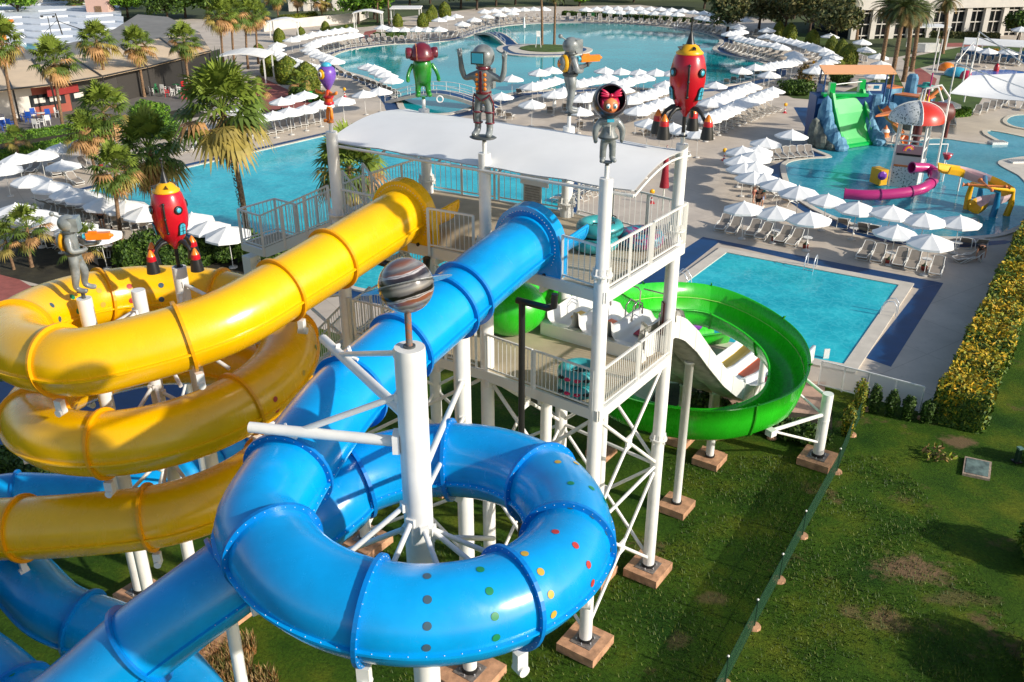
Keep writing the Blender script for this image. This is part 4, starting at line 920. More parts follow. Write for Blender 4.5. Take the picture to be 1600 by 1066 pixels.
# green alien
J = {'pel': (0, 0, .50, .24), 'wa': (0, 0, .72, .28), 'ch': (0, 0, .98, .27)}
for s, n in ((-1, 'l'), (1, 'r')):
    J.update({n+'sh': (s*.28, 0, 1.0, .07), n+'el': (s*.42, -.04, .78, .06), n+'wr': (s*.48, -.12, .60, .06), n+'pa': (s*.48, -.17, .54, .06), n+'f1': (s*.52, -.23, .50, .028), n+'f2': (s*.47, -.25, .50, .028), n+'f3': (s*.43, -.22, .50, .028), n+'f4': (s*.42, -.17, .55, .028),
              n+'hp': (s*.15, 0, .34, .10), n+'an': (s*.16, 0, .14, .09), n+'fo': (s*.18, -.1, .07, .09), n+'to': (s*.2, -.2, .06, .07)})
BN = bones('pel-wa wa-ch')
for n in 'lr': BN += bones(f'ch-{n}sh {n}sh-{n}el {n}el-{n}wr {n}wr-{n}pa {n}pa-{n}f1 {n}pa-{n}f2 {n}pa-{n}f3 {n}pa-{n}f4 pel-{n}hp {n}hp-{n}an {n}an-{n}fo {n}fo-{n}to')
t = fig('alien_statue', 'green alien statue wearing a big maroon helmet, on the far corner column', setz(cE, CT+.28), .2, 1.0, J, BN, SGRN)
P = lambda n, m: part(n, m, t, world=False)
m = MB(); m.lathe([(0, .34), (.16, .38), (.25, .5), (.29, .75), (.285, .98), (.25, 1.15), (0, 1.2)], (0, 0, 0), SGRN, 24); P('belly', m)
m = MB(); m.lathe([(.36, 1.12), (.385, 1.15), (.38, 1.25), (.34, 1.40), (.25, 1.54), (.12, 1.61), (0, 1.63)], (0, 0, 0), MAR, 28)
q = Matrix.Rotation(PI/2, 3, 'Y')
for s in (-1, 1): m.lathe([(.15, s*.30), (.17, s*.36), (.17, s*.46), (.14, s*.49), (.0, s*.47)], (0, 0, 1.32), MAR, 20, M=q)
m.tube([(-.18, -.33*math.cos(a), 1.15+.44*math.sin(a)) for a in [PI*i/10 for i in range(11)]], .015, SKN, 6); P('helmet', m)
m = MB(); m.lathe([(.05, -.2), (.05, 0), (.14, .0), (.14, .03)], (0, 0, 0), SGRN, 14); P('base_plate', m)
# one-eyed purple creature
J = {'pel': (0, 0, .50, .13), 'wa': (0, 0, .70, .15), 'ch': (0, 0, .92, .11), 'nk': (0, 0, 1.02, .06)}
t = fig('alien_statue', 'one-eyed purple and orange alien statue on the front left tower column', setz(cD, CT+.25), -.55, .88, J, bones('pel-wa wa-ch ch-nk'), mat('statue_red_orange', (.72, .07, .01), .35, coat=.4, var=.1, vs=3))
P = lambda n, m: part(n, m, t, world=False)
m = MB(); m.lathe([(.15, .56), (.17, .6), (.15, .64)], (0, 0, 0), RED, 18); m.lathe([(.155, .76), (.175, .8), (.155, .84)], (0, 0, 0), RED, 18); P('rings', m)
J2 = {'a': (0, 0, .52, .06)}
for s, n in ((-1, 'l'), (1, 'r')): J2.update({n+'h': (s*.07, 0, .40, .055), n+'k': (s*.08, -.02, .22, .06), n+'a': (s*.08, -.02, .08, .06), n+'t': (s*.12, -.18, .06, .06)})
skin('legs', J2, bones('a-lh lh-lk lk-la la-lt a-rh rh-rk rk-ra ra-rt'), ORG, t, 2, world=False)
for s in (-1, 1):
    J3 = {'s': (s*.08, 0, .94, .05), 'e': (s*.2, -.03, .88, .05), 'w': (s*.32, -.06, .92, .05), 'p': (s*.38, -.07, .95, .05), 'f1': (s*.44, -.06, 1.0, .025), 'f2': (s*.45, -.1, .96, .025), 'f3': (s*.42, -.12, .92, .025)}
    skin('arm', J3, bones('s-e e-w w-p p-f1 p-f2 p-f3'), ORG, t, 2, world=False)
m = MB(); m.lathe([(.0, .98), (.07, 1.02), (.16, 1.16), (.26, 1.35), (.285, 1.5), (.25, 1.64), (.15, 1.73), (0, 1.76)], (0, .02, 0), PURP, 26); m.ell((.0, -.26, 1.2), (.03, .03, .02), WHT, 8, 5); P('head', m)
m = MB(); c = Vector((0, -.2, 1.5)); q = Matrix.Rotation(PI/2, 3, 'X')
m.ell(c, (.15, .08, .17), BLACK, 18, 10); m.ell(c+Vector((0, -.02, 0)), (.135, .08, .155), YLW, 18, 10); m.ell(c+Vector((0, -.075, 0)), (.075, .04, .09), WHT, 14, 8); m.ell(c+Vector((0, -.1, 0)), (.04, .025, .055), BLACK, 12, 6); P('eye', m)
m = MB(); m.lathe([(.16, 1.72), (.17, 1.76), (.10, 1.82), (0, 1.84)], (0, .02, 0), CYN, 18); P('cap', m)
m = MB(); m.lathe([(.05, -.15), (.05, .0), (.12, .0), (.12, .03)], (0, 0, 0), ORG, 12); P('base_plate', m)
# striped globe on the thick pillar
def jup():
    m = bpy.data.materials.new('striped_globe'); m.use_nodes = True; t = m.node_tree; p = t.nodes['Principled BSDF']
    tc = t.nodes.new('ShaderNodeTexCoord'); mp = t.nodes.new('ShaderNodeMapping'); mp.inputs['Rotation'].default_value = (.15, R(15), 0)
    t.links.new(tc.outputs['Object'], mp.inputs['Vector']); sep = t.nodes.new('ShaderNodeSeparateXYZ')
    n = t.nodes.new('ShaderNodeTexNoise'); n.inputs['Scale'].default_value = 4; mp2 = t.nodes.new('ShaderNodeMapping'); mp2.inputs['Scale'].default_value = (1, 1, 5)
    t.links.new(mp.outputs[0], mp2.inputs['Vector']); t.links.new(mp2.outputs[0], n.inputs['Vector'])
    t.links.new(mp.outputs[0], sep.inputs[0]); ma = t.nodes.new('ShaderNodeMath'); ma.operation = 'MULTIPLY_ADD'; ma.inputs[1].default_value = .07
    t.links.new(n.outputs['Fac'], ma.inputs[0]); t.links.new(sep.outputs['Z'], ma.inputs[2])
    mr = t.nodes.new('ShaderNodeMapRange'); mr.inputs[1].default_value = -.42; mr.inputs[2].default_value = .48; t.links.new(ma.outputs[0], mr.inputs[0])
    r = t.nodes.new('ShaderNodeValToRGB'); e = r.color_ramp.elements; g = (.12, .115, .12); l = (.27, .26, .25); d = (.012, .009, .010); o = (.24, .085, .045); w = (.55, .52, .52)
    seq = [(0, g), (.08, o), (.13, l), (.18, g), (.24, l), (.27, o), (.325, o), (.34, w), (.35, d), (.36, w), (.37, d), (.43, d), (.45, g), (.52, l), (.58, g), (.61, l), (.64, g), (.66, d), (.73, (.05, .035, .035)), (.75, w), (.76, g), (.77, w), (.785, o), (.83, g), (.87, l), (.92, o), (1, g)]
    while len(e) < len(seq): e.new(.5)
    for i, (a, c) in enumerate(seq): e[i].position = a; e[i].color = tuple(c)+(1,)
    t.links.new(mr.outputs[0], r.inputs['Fac']); t.links.new(r.outputs[0], p.inputs['Base Color']); p.inputs['Roughness'].default_value = .22; p.inputs['Coat Weight'].default_value = .6
    return m
gl = thing('planet_statue', 'grey striped planet globe with a thin ring on the thickest white pillar', 'planet statue', setz(pc, 14.68))
m = MB(); m.ell((0, 0, 0), .435, jup(), 48, 32); part('globe', m, gl, world=False)
m = MB(); q = Matrix.Rotation(R(-14), 3, 'Y') @ Matrix.Rotation(R(-24), 3, 'X'); m.lathe([(.46, -.004), (.73, -.004), (.73, .004), (.46, .004), (.46, -.004)], (0, 0, 0), GREY, 48, False, M=q); part('planet_ring', m, gl, world=False)
m = MB(); m.lathe([(.055, -1.04), (.055, -.42)], (0, 0, 0), mat('stem_stripes', (.30, .13, .07), .5, col2=(.16, .15, .15), vs=14, vlo=.45, vhi=.55), 14); m.lathe([(.1, -1.06), (.1, -1.03)], (0, 0, 0), GREYD, 18); part('stem', m, gl, world=False)
# ---- inflatable rings on the decks
TEAL = mat('raft_teal', (.04, .33, .36), .35, var=.12, vs=2, coat=.2); TEALD = mat('raft_dark', (.02, .10, .14), .4)
def raft(label, c, R1, r, m_, g='inflatable rings on the tower decks', marks=True):
    t = thing('inflatable_ring', label, 'inflatable ring', c, g); c = Vector(c); m = MB(); N = 32
    pts = [c+Vector((R1*math.cos(TAU*i/N), R1*math.sin(TAU*i/N), r)) for i in range(N+1)]; m.tube(pts, r, m_, 14, caps=False); part('tube', m, t)
    m = MB(); m.lathe([(0, r*.35), (R1-.02, r*.35), (R1-.02, r*.3)], c, TEALD, 24); part('floor', m, t)
    for a in (-1.9, -.9, .5):
        m = MB(); d = Vector((math.cos(a), math.sin(a), 0)); s = Vector((-d.y, d.x, 0)); b = c+d*R1+Vector((0, 0, 2*r-.02)); m.tube([b-s*.09, b-s*.08+Vector((0, 0, .07)), b+s*.08+Vector((0, 0, .07)), b+s*.09], .016, BLACK, 6); part('handle', m, t)
    if marks:
        for a, mm in ((-2.2, CRIM), (-1.75, CRIM), (-1.35, BLACK), (-2.55, BLACK), (-.8, CRIM)):
            m = MB(); d = Vector((math.cos(a), math.sin(a), 0)); m.ell(c+d*(R1+r*.93)+Vector((0, 0, r*1.15)), (.10, .10, .045), mm, 10, 6); part('marking', m, t)
c = at(905, 612, LD+.02)
raft('teal inflatable ring at the bottom of the stack on the lower deck', (c.x, c.y, LD+.02), .42, .19, TEAL)
raft('teal inflatable ring with pink marks on top of the stack on the lower deck', (c.x, c.y+.02, LD+.42), .42, .19, TEAL)
c = at(935, 388, UD+.02)
raft('teal inflatable ring lying at the bottom of the upper deck stack', (c.x-.1, c.y, UD+.02), .46, .19, TEAL, marks=False)
raft('teal inflatable ring lying on top of the upper deck stack', (c.x+.02, c.y+.05, UD+.42), .46, .19, TEAL, marks=False)
PAT_ = mat('raft_patterned', (.03, .22, .34), .4, col2=(.25, .03, .14), vs=5, vlo=.47, vhi=.53)
c = at(1008, 385, UD+.02); raft('blue and red patterned inflatable ring by the right railing of the upper deck', (c.x-.1, c.y+.1, UD+.02), .42, .22, PAT_, marks=False)
t = thing('closed_parasol', 'folded dark red parasol standing behind the upper deck railing', 'parasol', setz(at(1035, 330, UD), UD)); p = t.location.copy()
m = MB(); m.tube([p, p+Vector((0, 0, 2.0))], .025, STEELW, 8); part('pole', m, t); m = MB(); m.lathe([(.15, .75), (.12, 1.0), (.05, 1.9), (.0, 2.05)], p, mat('parasol_red', (.28, .005, .02), .7), 10); part('cloth', m, t)
# ================= PARASOLS
def make_umbrella():
    t = thing('parasol', 'x', 'parasol'); m = MB(); n = 8; Rr, zt, ze = 1.36, 2.58, 2.08; vs = [(0, 0, zt)]
    for k, f in ((1, .5), (2, 1.0)):
        for j in range(16):
            a = TAU*j/16; rr = Rr*f*(1 if j % 2 == 0 else .935); z = zt+(ze-zt)*(f**1.12)-(0 if j % 2 == 0 else .012*k); vs.append((rr*math.cos(a), rr*math.sin(a), z))
    for j in range(16):
        x, y, z = vs[17+j]; vs.append((x*1.01, y*1.01, z-.13+(.02 if j % 2 else 0)))
    fs = [(0, 1+j, 1+(j+1) % 16) for j in range(16)]+[(1+j+16*k, 17+j+16*k, 17+(j+1) % 16+16*k, 1+(j+1) % 16+16*k) for k in range(2) for j in range(16)]
    m.add(vs, fs, UMB); m.lathe([(.14, zt-.06), (.05, zt+.02), (.02, zt+.07)], (0, 0, 0), UMB, 8); part('canopy', m, t)
    m = MB(); m.tube([(0, 0, .0), (0, 0, zt-.02)], .022, STEELW, 6)
    for j in range(8): m.tube([(0, 0, 1.95), (.62*math.cos(TAU*j/8), .62*math.sin(TAU*j/8), 2.32)], .008, STEELW, 4, caps=False)
    part('pole', m, t)
    m = MB(); m.lathe([(.26, .02), (.26, .08), (.06, .10)], (0, 0, 0), mat('base_stone', (.55, .53, .5), .8), 12); part('base', m, t)
    return t
UM0 = make_umbrella(); KIDS[UM0] = list(UM0.children); used = [False]
GU = 'white sun parasols around the pools'
def umb(px, py, label, grp=GU, h=2.25):
    p = at(px, py, h)
    rz = random.random()*.8
    if not used[0]:
        used[0] = True; UM0.location = setz(p, .02); UM0.rotation_euler = (0, 0, rz); UM0['label'] = label; UM0['group'] = grp; return UM0
    o = dup(UM0, setz(p, .02), rz, label, grp, scale=random.uniform(.97, 1.04)); 
    o.rotation_euler = (random.uniform(-.04, .04), random.uniform(-.04, .04), rz); return o
def line(pts, n):
    P = [Vector(p) for p in pts]; L = [0]
    for a, b in zip(P[:-1], P[1:]): L.append(L[-1]+(b-a).length)
    out = []
    for k in range(n):
        s = L[-1]*k/max(1, n-1)
        for i in range(len(P)-1):
            if s <= L[i+1]+1e-6: out.append(tuple(P[i].lerp(P[i+1], (s-L[i])/max(1e-6, L[i+1]-L[i])))); break
    return out
O = ['first', 'second', 'third', 'fourth', 'fifth', 'sixth', 'seventh', 'eighth', 'ninth', 'tenth', 'eleventh', 'twelfth']
for i, (x, y) in enumerate([(1217, 287), (1250, 299), (1291, 311), (1339, 324), (1391, 331), (1446, 341), (1502, 344)]): umb(x, y, O[i]+' white parasol from the left along the near edge of the round kids pool')
for i, (x, y) in enumerate([(1165, 323), (1215, 329), (1267, 340)]): umb(x, y, O[i]+' from left of three white parasols behind the loungers of the rectangular pool')
umb(1400, 361, 'left one of two white parasols over the loungers right of the rectangular pool'); umb(1455, 375, 'right one of two white parasols above the loungers nearest the flowering hedge')
for i, (x, y) in enumerate([(1196, 222), (1183, 233), (1160, 236), (1178, 245), (1157, 249), (1163, 262), (1178, 262), (1178, 275), (1195, 277)]): umb(x, y, O[i]+' white parasol from the top in the tight curve left of the kids pool')
umb(1236, 211, 'single white parasol on the blue walkway between the curve of parasols and the castle slide')
umb(1480, 163, 'white parasol on the lawn just right of the pirate figure')
def ordw(i):
    W1 = ['', 'first', 'second', 'third', 'fourth', 'fifth', 'sixth', 'seventh', 'eighth', 'ninth', 'tenth', 'eleventh', 'twelfth', 'thirteenth', 'fourteenth', 'fifteenth', 'sixteenth', 'seventeenth', 'eighteenth', 'nineteenth']
    if i < 20: return W1[i]
    t = {2: 'twent', 3: 'thirt', 4: 'fort', 5: 'fift', 6: 'sixt', 7: 'sevent', 8: 'eight', 9: 'ninet', 10: 'hundred-and-t'}[i//10]
    return t+'ieth' if i % 10 == 0 else t+'y-'+W1[i % 10]
seen = {}
def seqlab(label):
    k = seen[label] = seen.get(label, 0)+1
    h, _, d = label.partition(' ');
    return f'{ordw(k)} {label}'
def urow(pts, n, label):
    if n > 3 and any(w in label for w in ('diagonal rows', 'curling row', 'curved rows')): n = round(n*1.25)
    for x, y in line(pts, n): umb(x, y, seqlab(label))
D1 = 'white parasol of the diagonal rows before the lagoon, counted from upper left'
for pts, n in (([(906, 153), (972, 137)], 6), ([(985, 155), (1040, 137)], 5), ([(994, 172), (1052, 154)], 5), ([(1108, 160), (1172, 133)], 6), ([(1106, 184), (1208, 140)], 9), ([(1012, 190), (1092, 207)], 4), ([(901, 130), (948, 121)], 4), ([(962, 131), (1006, 119)], 4), ([(1040, 131), (1058, 125)], 2), ([(832, 135), (868, 124)], 4), ([(865, 147), (880, 142)], 2), ([(950, 168), (905, 172)], 2)): urow(pts, n, D1)
urow([(843, 113), (862, 109)], 2, 'white parasol standing at the lagoon edge beside the rear grey spaceman'); urow([(945, 110), (1052, 114)], 5, 'white parasol at the near lagoon edge, between gun and rocket')
for x, y, l in ((800, 123, 'small white parasol right beside the raised hand of the astronaut statue'), (783, 149, 'white parasol directly behind the shoulder of the astronaut statue'), (831, 162, 'lone white parasol on open deck left of the rear grey spaceman'), (1158, 110, 'white parasol by the lagoon right of the tall rocket'), (1181, 105, 'white parasol at the right tip of the lagoon before the blue walkway end'), (1202, 117, 'white parasol right of the lagoon tip with loungers around it'), (1118, 132, 'white parasol partly hidden behind the tall rocket'), (1166, 32, 'white parasol standing apart beside shrubs at the far right lagoon end'), (1297, 56, 'white parasol behind the cone shrubs at upper right'), (1595, 46, 'white parasol at the right edge before the white building'), (1010, 236, 'white parasol just behind the right end of the tower roof')): umb(x, y, l)
FB = 'white parasol from the left in the back row beyond the lagoon'; FF = 'white parasol from the left in the front row beyond the lagoon'
urow([(757, 17), (788, 15), (850, 13)], 7, FB); urow([(915, 15), (949, 12), (1004, 13), (1054, 16), (1117, 22)], 13, FB); urow([(686, 31), (713, 25)], 3, 'white parasol in the short row beside the cone shrubs left of the bridge')
urow([(722, 37), (754, 26), (772, 23), (800, 20)], 5, FF); urow([(952, 18), (1007, 19), (1059, 22)], 7, FF)
SR = 'white parasol along the curling row right of the lagoon'
urow([(1094, 27), (1136, 34), (1156, 42), (1157, 49), (1140, 53)], 9, SR); urow([(1152, 59), (1221, 73)], 6, SR); urow([(1199, 47), (1198, 56), (1245, 66), (1280, 76), (1302, 88), (1293, 98), (1272, 109)], 14, SR); urow([(1241, 83), (1246, 91), (1228, 99), (1196, 104)], 6, SR)
urow([(1347, 65), (1352, 78)], 2, 'white parasol among the tall palms at upper right'); urow([(1372, 88), (1380, 105), (1370, 118)], 4, 'white parasol in the bent row beside the date palm trunks')
for i, (x, y) in enumerate([(1520, 76), (1545, 79), (1575, 80)]): umb(x, y, O[i]+' from left of three white parasols before the blue wave wall')
SL = 'white parasol along the curved rows at the left lagoon end'
urow([(455, 61), (482, 55), (511, 50), (547, 46)], 7, SL); urow([(556, 54), (530, 58), (505, 63), (484, 70), (483, 77), (497, 85), (523, 95)], 12, SL); urow([(433, 69), (427, 78), (436, 87), (461, 97), (498, 107)], 9, SL)
urow([(598, 43), (620, 46), (641, 45), (686, 46)], 6, 'white parasol in the row behind the upper left lagoon edge')
urow([(574, 103), (596, 112), (611, 124)], 5, 'white parasol in the short slanting row standing over the left arm of the lagoon'); urow([(570, 146), (593, 142)], 2, 'one of two white parasols on the open deck above the tower roof')
PL = 'white parasol from the left behind the pool beyond the tower'
urow([(440, 157), (476, 147)], 3, PL); urow([(405, 183), (450, 175), (499, 163)], 5, PL); urow([(536, 156), (537, 156)], 1, 'white parasol just right of the one-eyed purple figure'); urow([(360, 178), (385, 168)], 2, PL)
for i, (x, y) in enumerate([(6, 262), (28, 248), (62, 239), (94, 229), (129, 224), (98, 257)]): umb(x, y, O[i]+' white parasol from the left beside the low hedge at far left')
for i, (x, y) in enumerate([(47, 281), (79, 291), (107, 300), (135, 308), (163, 317), (199, 323), (225, 332)]): umb(x, y, O[i]+' white parasol from the left in the row before the left rectangular pool')
for i, (x, y) in enumerate([(24, 326), (54, 335), (86, 343), (120, 354), (157, 366)]): umb(x, y, O[i]+' white parasol from the left in the nearest row behind the grey gunner')
for i, (x, y) in enumerate([(300, 342), (327, 352), (357, 364)]): umb(x, y, O[i]+' of three white parasols right of the nearer rocket at the pool corner')
# ================= SUN LOUNGERS
SLING = mat('lounger_sling', (.30, .26, .22), .8, var=.06, vs=4)
def lg_shape(f, s, b):
    W_ = .33
    for sg in (-1, 1):
        y = sg*W_
        f.tube([(-1.0, y, .26), (-.6, y, .34), (-.1, y, .33), (.25, y, .33)], .028, RAILW, 6)
        f.tube([(.25, y, .33), (.80, y*.92, .78)], .026, RAILW, 6)
        f.tube([(-.85, y*1.08, .03), (-.45, y*1.12, .26), (-.1, y*1.1, .42), (.35, y*1.1, .40), (.62, y*1.08, .03)], .026, RAILW, 6)
        f.tube([(-.55, y*1.08, .03), (-.25, y*1.1, .2), (.1, y*1.05, .33)], .022, RAILW, 5)
    f.tube([(-1.0, -W_, .26), (-1.03, 0, .25), (-1.0, W_, .26)], .028, RAILW, 6); f.tube([(.80, -W_*.92, .78), (.86, 0, .82), (.80, W_*.92, .78)], .026, RAILW, 6)
    f.tube([(.62, -.35, .03), (.62, .35, .03)], .02, RAILW, 5); f.tube([(-.85, -.35, .03), (-.85, .35, .03)], .02, RAILW, 5)
    for mb_, P in ((s, [(-.98, .27), (-.6, .33), (-.1, .31), (.25, .33)]), (b, [(.27, .35), (.82, .80)])):
        vs = []
        for x, z in P: vs += [(x, -.30, z), (x, .30, z), (x, .30, z-.02), (x, -.30, z-.02)]
        mb_.add(vs, [(i*4+j, i*4+(j+1) % 4, i*4+4+(j+1) % 4, i*4+4+j) for i in range(len(P)-1) for j in range(4)]+[(3, 2, 1, 0), tuple(len(vs)-4+k for k in range(4))], SLING)
def make_lounger():
    t = thing('sun_lounger', 'x', 'sun lounger'); f, s, b = MB(), MB(), MB(); lg_shape(f, s, b)
    part('frame', f, t); part('seat', s, t); part('backrest', b, t); return t
LG0 = make_lounger(); KIDS[LG0] = list(LG0.children); mm_ = MB(); lg_shape(mm_, mm_, mm_); LG1 = part('sun_lounger', mm_); usedL = [False, False]
GL = 'white and taupe sun loungers around the pools'
def lounger(p, rz, label, far=False, flat=False):
    k = 1 if far else 0; src = LG1 if far else LG0; loc = setz(p, .025)
    if not usedL[k]:
        usedL[k] = True; src.location = loc; src.rotation_euler = (0, 0, rz); tag(src, label, 'sun lounger', GL); return src
    return dup(src, loc, rz, label, GL)
STF = MB()
def lrow(pts, n, face, label, far=True, jit=.12, pitch=None):
    """loungers spread along a pixel path with their feet turned towards pixel 'face' or 'n' (left-hand normal)"""
    W_ = [at(x, y) for x, y in pts]; Q = line([tuple(w) for w in W_], n); tgt = None if face in ('L', 'R') else at(*face)
    for i, q in enumerate(Q):
        q = Vector(q)
        if tgt is None:
            a, b = Vector(Q[max(0, i-1)]), Vector(Q[min(n-1, i+1)]); d = (b-a).normalized(); d = Vector((-d.y, d.x, 0)) if face == 'L' else Vector((d.y, -d.x, 0))
        else: d = tgt-q
        rz = math.atan2(d.y, d.x)+PI+random.uniform(-jit, jit)*.7
        if label == 'STUFF':
            M4 = Matrix.Translation(setz(q, .025)) @ Matrix.Rotation(rz, 4, 'Z')
            for k_, mt_ in enumerate(mm_.mats):
                fs_ = [f for f, mi_ in zip(mm_.f, mm_.mi) if mi_ == k_]; ids = sorted({v for f in fs_ for v in f}); rm = {v: j_ for j_, v in enumerate(ids)}
                STF.add([M4 @ Vector(mm_.v[v]) for v in ids], [tuple(rm[v] for v in f) for f in fs_], mt_)
            continue
        lounger(q+Vector((random.uniform(-.05, .05), random.uniform(-.05, .05), 0)), rz, label[i] if isinstance(label, list) else seqlab(label), far)
e0_ = at(1135, 397); e1_2 = at(1403, 447); ed = (e1_2-e0_).normalized(); foot = Vector((ed.y, -ed.x, 0)); FR = math.atan2(foot.y, foot.x)+PI
nl = ['leftmost sun lounger behind the rectangular pool, beside the tower column', 'second sun lounger from the left behind the rectangular pool', 'third sun lounger from the left behind the rectangular pool', 'fourth sun lounger from the left behind the rectangular pool', 'fifth sun lounger from the left, left of a red pot behind the rectangular pool', 'sixth sun lounger from the left, next to a red pot behind the rectangular pool',
      'left lounger of the first pair in the right-hand set by the rectangular pool', 'right lounger of the first pair in the right-hand set by the rectangular pool', 'left lounger of the second pair in the right-hand set by the rectangular pool', 'right lounger of the second pair in the right-hand set by the rectangular pool', 'single sun lounger at the far right corner of the rectangular pool']
for l, (x, y) in zip(nl, [(1129, 357), (1146, 362), (1176, 366), (1193, 371), (1223, 376), (1241, 381), (1351, 401), (1371, 406), (1405, 412), (1425, 417), (1462, 426)]): lounger(at(x, y), FR+random.uniform(-.06, .06), l)
lrow([(1284, 348), (1316, 354)], 2, (1330, 300), ['left lounger of the pair facing the kids pool under the third parasol', 'right lounger of the pair facing the kids pool under the third parasol'], False)
lrow([(1348, 361), (1366, 365)], 2, (1380, 300), ['left lounger of the pair facing the kids pool beside the white side table', 'right lounger of the pair facing the kids pool beside the white side table'], False)
lrow([(1402, 375), (1419, 378)], 2, (1430, 300), 'sun lounger hidden under the pair of parasols, facing the kids pool', False); lrow([(1508, 385), (1531, 387)], 2, (1500, 300), ['sun lounger with its back to us left of the bending person', 'sun lounger directly beside the bending person'], False)
lounger(at(1514, 409), .15, 'sun lounger lying crosswise by the flowering hedge, in front of the bending person')
lrow([(1186, 250), (1262, 244)], 8, (1330, 330), 'sun lounger in the row beside the blue curve of the kids pool', False)
lrow([(1168, 268), (1190, 300), (1230, 320)], 7, (1290, 300), 'sun lounger half hidden below the curve of parasols by the kids pool', False)
lrow([(1086, 218), (1206, 173)], 13, 'R', 'sun lounger in the diagonal row right of the tall rocket', False)
lrow([(880, 318), (1010, 262), (1062, 250)], 13, 'L', 'sun lounger in the row below the right end of the tower roof', False)
lrow([(906, 312), (985, 280)], 7, 'L', 'sun lounger beside the blue edge of the pool behind the tower', True)
lrow([(503, 84), (540, 73), (600, 67), (660, 63), (712, 58)], 26, (640, 110), 'sun lounger from the left nearest the upper left lagoon edge'); lrow([(508, 76), (560, 66), (600, 61)], 13, (640, 110), 'STUFF')
lrow([(640, 59), (690, 56)], 8, (660, 110), 'STUFF'); lrow([(716, 57), (760, 42), (800, 35), (860, 33), (920, 33), (1000, 37), (1080, 45), (1120, 55)], 44, (900, 90), 'sun lounger from the left in the front row beyond the lagoon'); lrow([(740, 40), (800, 29), (900, 28), (1000, 31), (1060, 36), (1110, 43)], 28, (900, 90), 'STUFF')
RL = 'sun lounger on the deck bulge right of the lagoon'
lrow([(1132, 76), (1160, 87), (1206, 98)], 11, (1080, 100), RL); lrow([(1150, 70), (1190, 82), (1225, 92)], 9, (1080, 100), 'STUFF'); lrow([(1262, 82), (1280, 100), (1262, 125)], 8, (1200, 110), RL); lrow([(1165, 60), (1180, 54)], 3, (1080, 100), RL); lrow([(1135, 132), (1210, 112), (1240, 103)], 11, (1160, 90), RL)
lrow([(1290, 115), (1268, 134)], 5, (1200, 110), RL); lrow([(1320, 88), (1350, 98)], 6, (1300, 200), 'STUFF')
ML = 'sun lounger beneath the diagonal parasol rows before the lagoon'
for pts, n in (([(812, 148), (850, 138)], 4), ([(920, 160), (975, 146)], 5), ([(860, 176), (950, 160)], 5), ([(1005, 165), (1048, 148)], 4), ([(1010, 212), (1060, 214)], 4), ([(770, 176), (796, 186)], 3), ([(905, 200), (960, 190)], 3)): lrow(pts, n, (900, 60), ML)
lrow([(512, 112), (548, 122)], 4, (600, 90), 'sun lounger at the left arm of the lagoon'); lrow([(560, 128), (600, 140), (622, 152)], 9, (640, 100), 'sun lounger in the slanting row by the left lagoon arm')
BL = 'sun lounger along the back edge of the pool beyond the tower'
lrow([(402, 213), (505, 189)], 11, (500, 300), BL, False); lrow([(400, 200), (500, 178)], 8, (500, 300), BL); lrow([(180, 262), (320, 228), (390, 216)], 12, (300, 330), BL)
for i, (x, y, a) in enumerate([(86, 273, 2.2), (104, 271, 2.2), (133, 262, 2.3), (38, 270, 1.6), (55, 268, 1.6), (118, 287, 2.4)]): lounger(at(x, y), a, O[i]+' sun lounger from the left on the open deck by the far left parasols' if i != 3 else 'sun lounger under the far left parasol row, seen from behind')
lrow([(72, 322), (150, 343), (240, 362)], 14, (180, 290), 'sun lounger in the row along the blue edge of the left rectangular pool', False)
lrow([(60, 375), (100, 392)], 3, (20, 340), 'sun lounger between the small palms at left', False); lrow([(150, 401), (180, 398)], 3, (190, 340), 'sun lounger just above the yellow coils, beside the grey gunner', False)
lrow([(1526, 178), (1560, 168), (1572, 160)], 6, (1500, 220), 'grey sun lounger in the stack beside the low green hedge'); lrow([(1497, 94), (1590, 103)], 9, (1500, 140), 'sun lounger before the blue wave wall'); lrow([(1470, 190), (1486, 196)], 2, (1500, 220), 'sun lounger behind the red and white dome'); lrow([(1580, 168), (1600, 172)], 2, (1560, 220), 'sun lounger under the shade sail')
so_ = part('sun_lounger_rows', STF); tag(so_, 'farthest rows of tiny white sun loungers behind the front row beyond the lagoon', 'sun loungers'); so_['kind'] = 'stuff'
# white side tables and red pots with plants
def table(x, y, l):
    t = thing('side_table', l, 'side table', setz(at(x, y), .02), 'white side tables between loungers'); m = MB(); p = t.location.copy(); m.lathe([(.02, .3), (.24, .38), (.3, .4), (.3, .43)], p, WHITE, 16); part('top', m, t); m = MB(); m.lathe([(.12, 0), (.05, .06), (.05, .3), (.1, .36)], p, WHITE, 10); part('pedestal', m, t)
POT = mat('pot_red', (.30, .04, .025), .6); LEAFD = mat('leaf_dark', (.02, .04, .01), .7)
def pot(x, y, l):
    t = thing('plant_pot', l, 'plant pot', setz(at(x, y), .02), 'red pots by the loungers'); p = t.location.copy(); m = MB(); m.lathe([(.12, 0), (.17, .05), (.19, .25), (.2, .28), (.15, .28)], p, POT, 14); part('pot', m, t)
    m = MB(); m.lathe([(.14, .27), (.02, .5)], p, LEAFD, 8); m.ell(p+Vector((0, 0, .3)), (.16, .16, .08), LEAFD, 10, 6); part('plant', m, t)
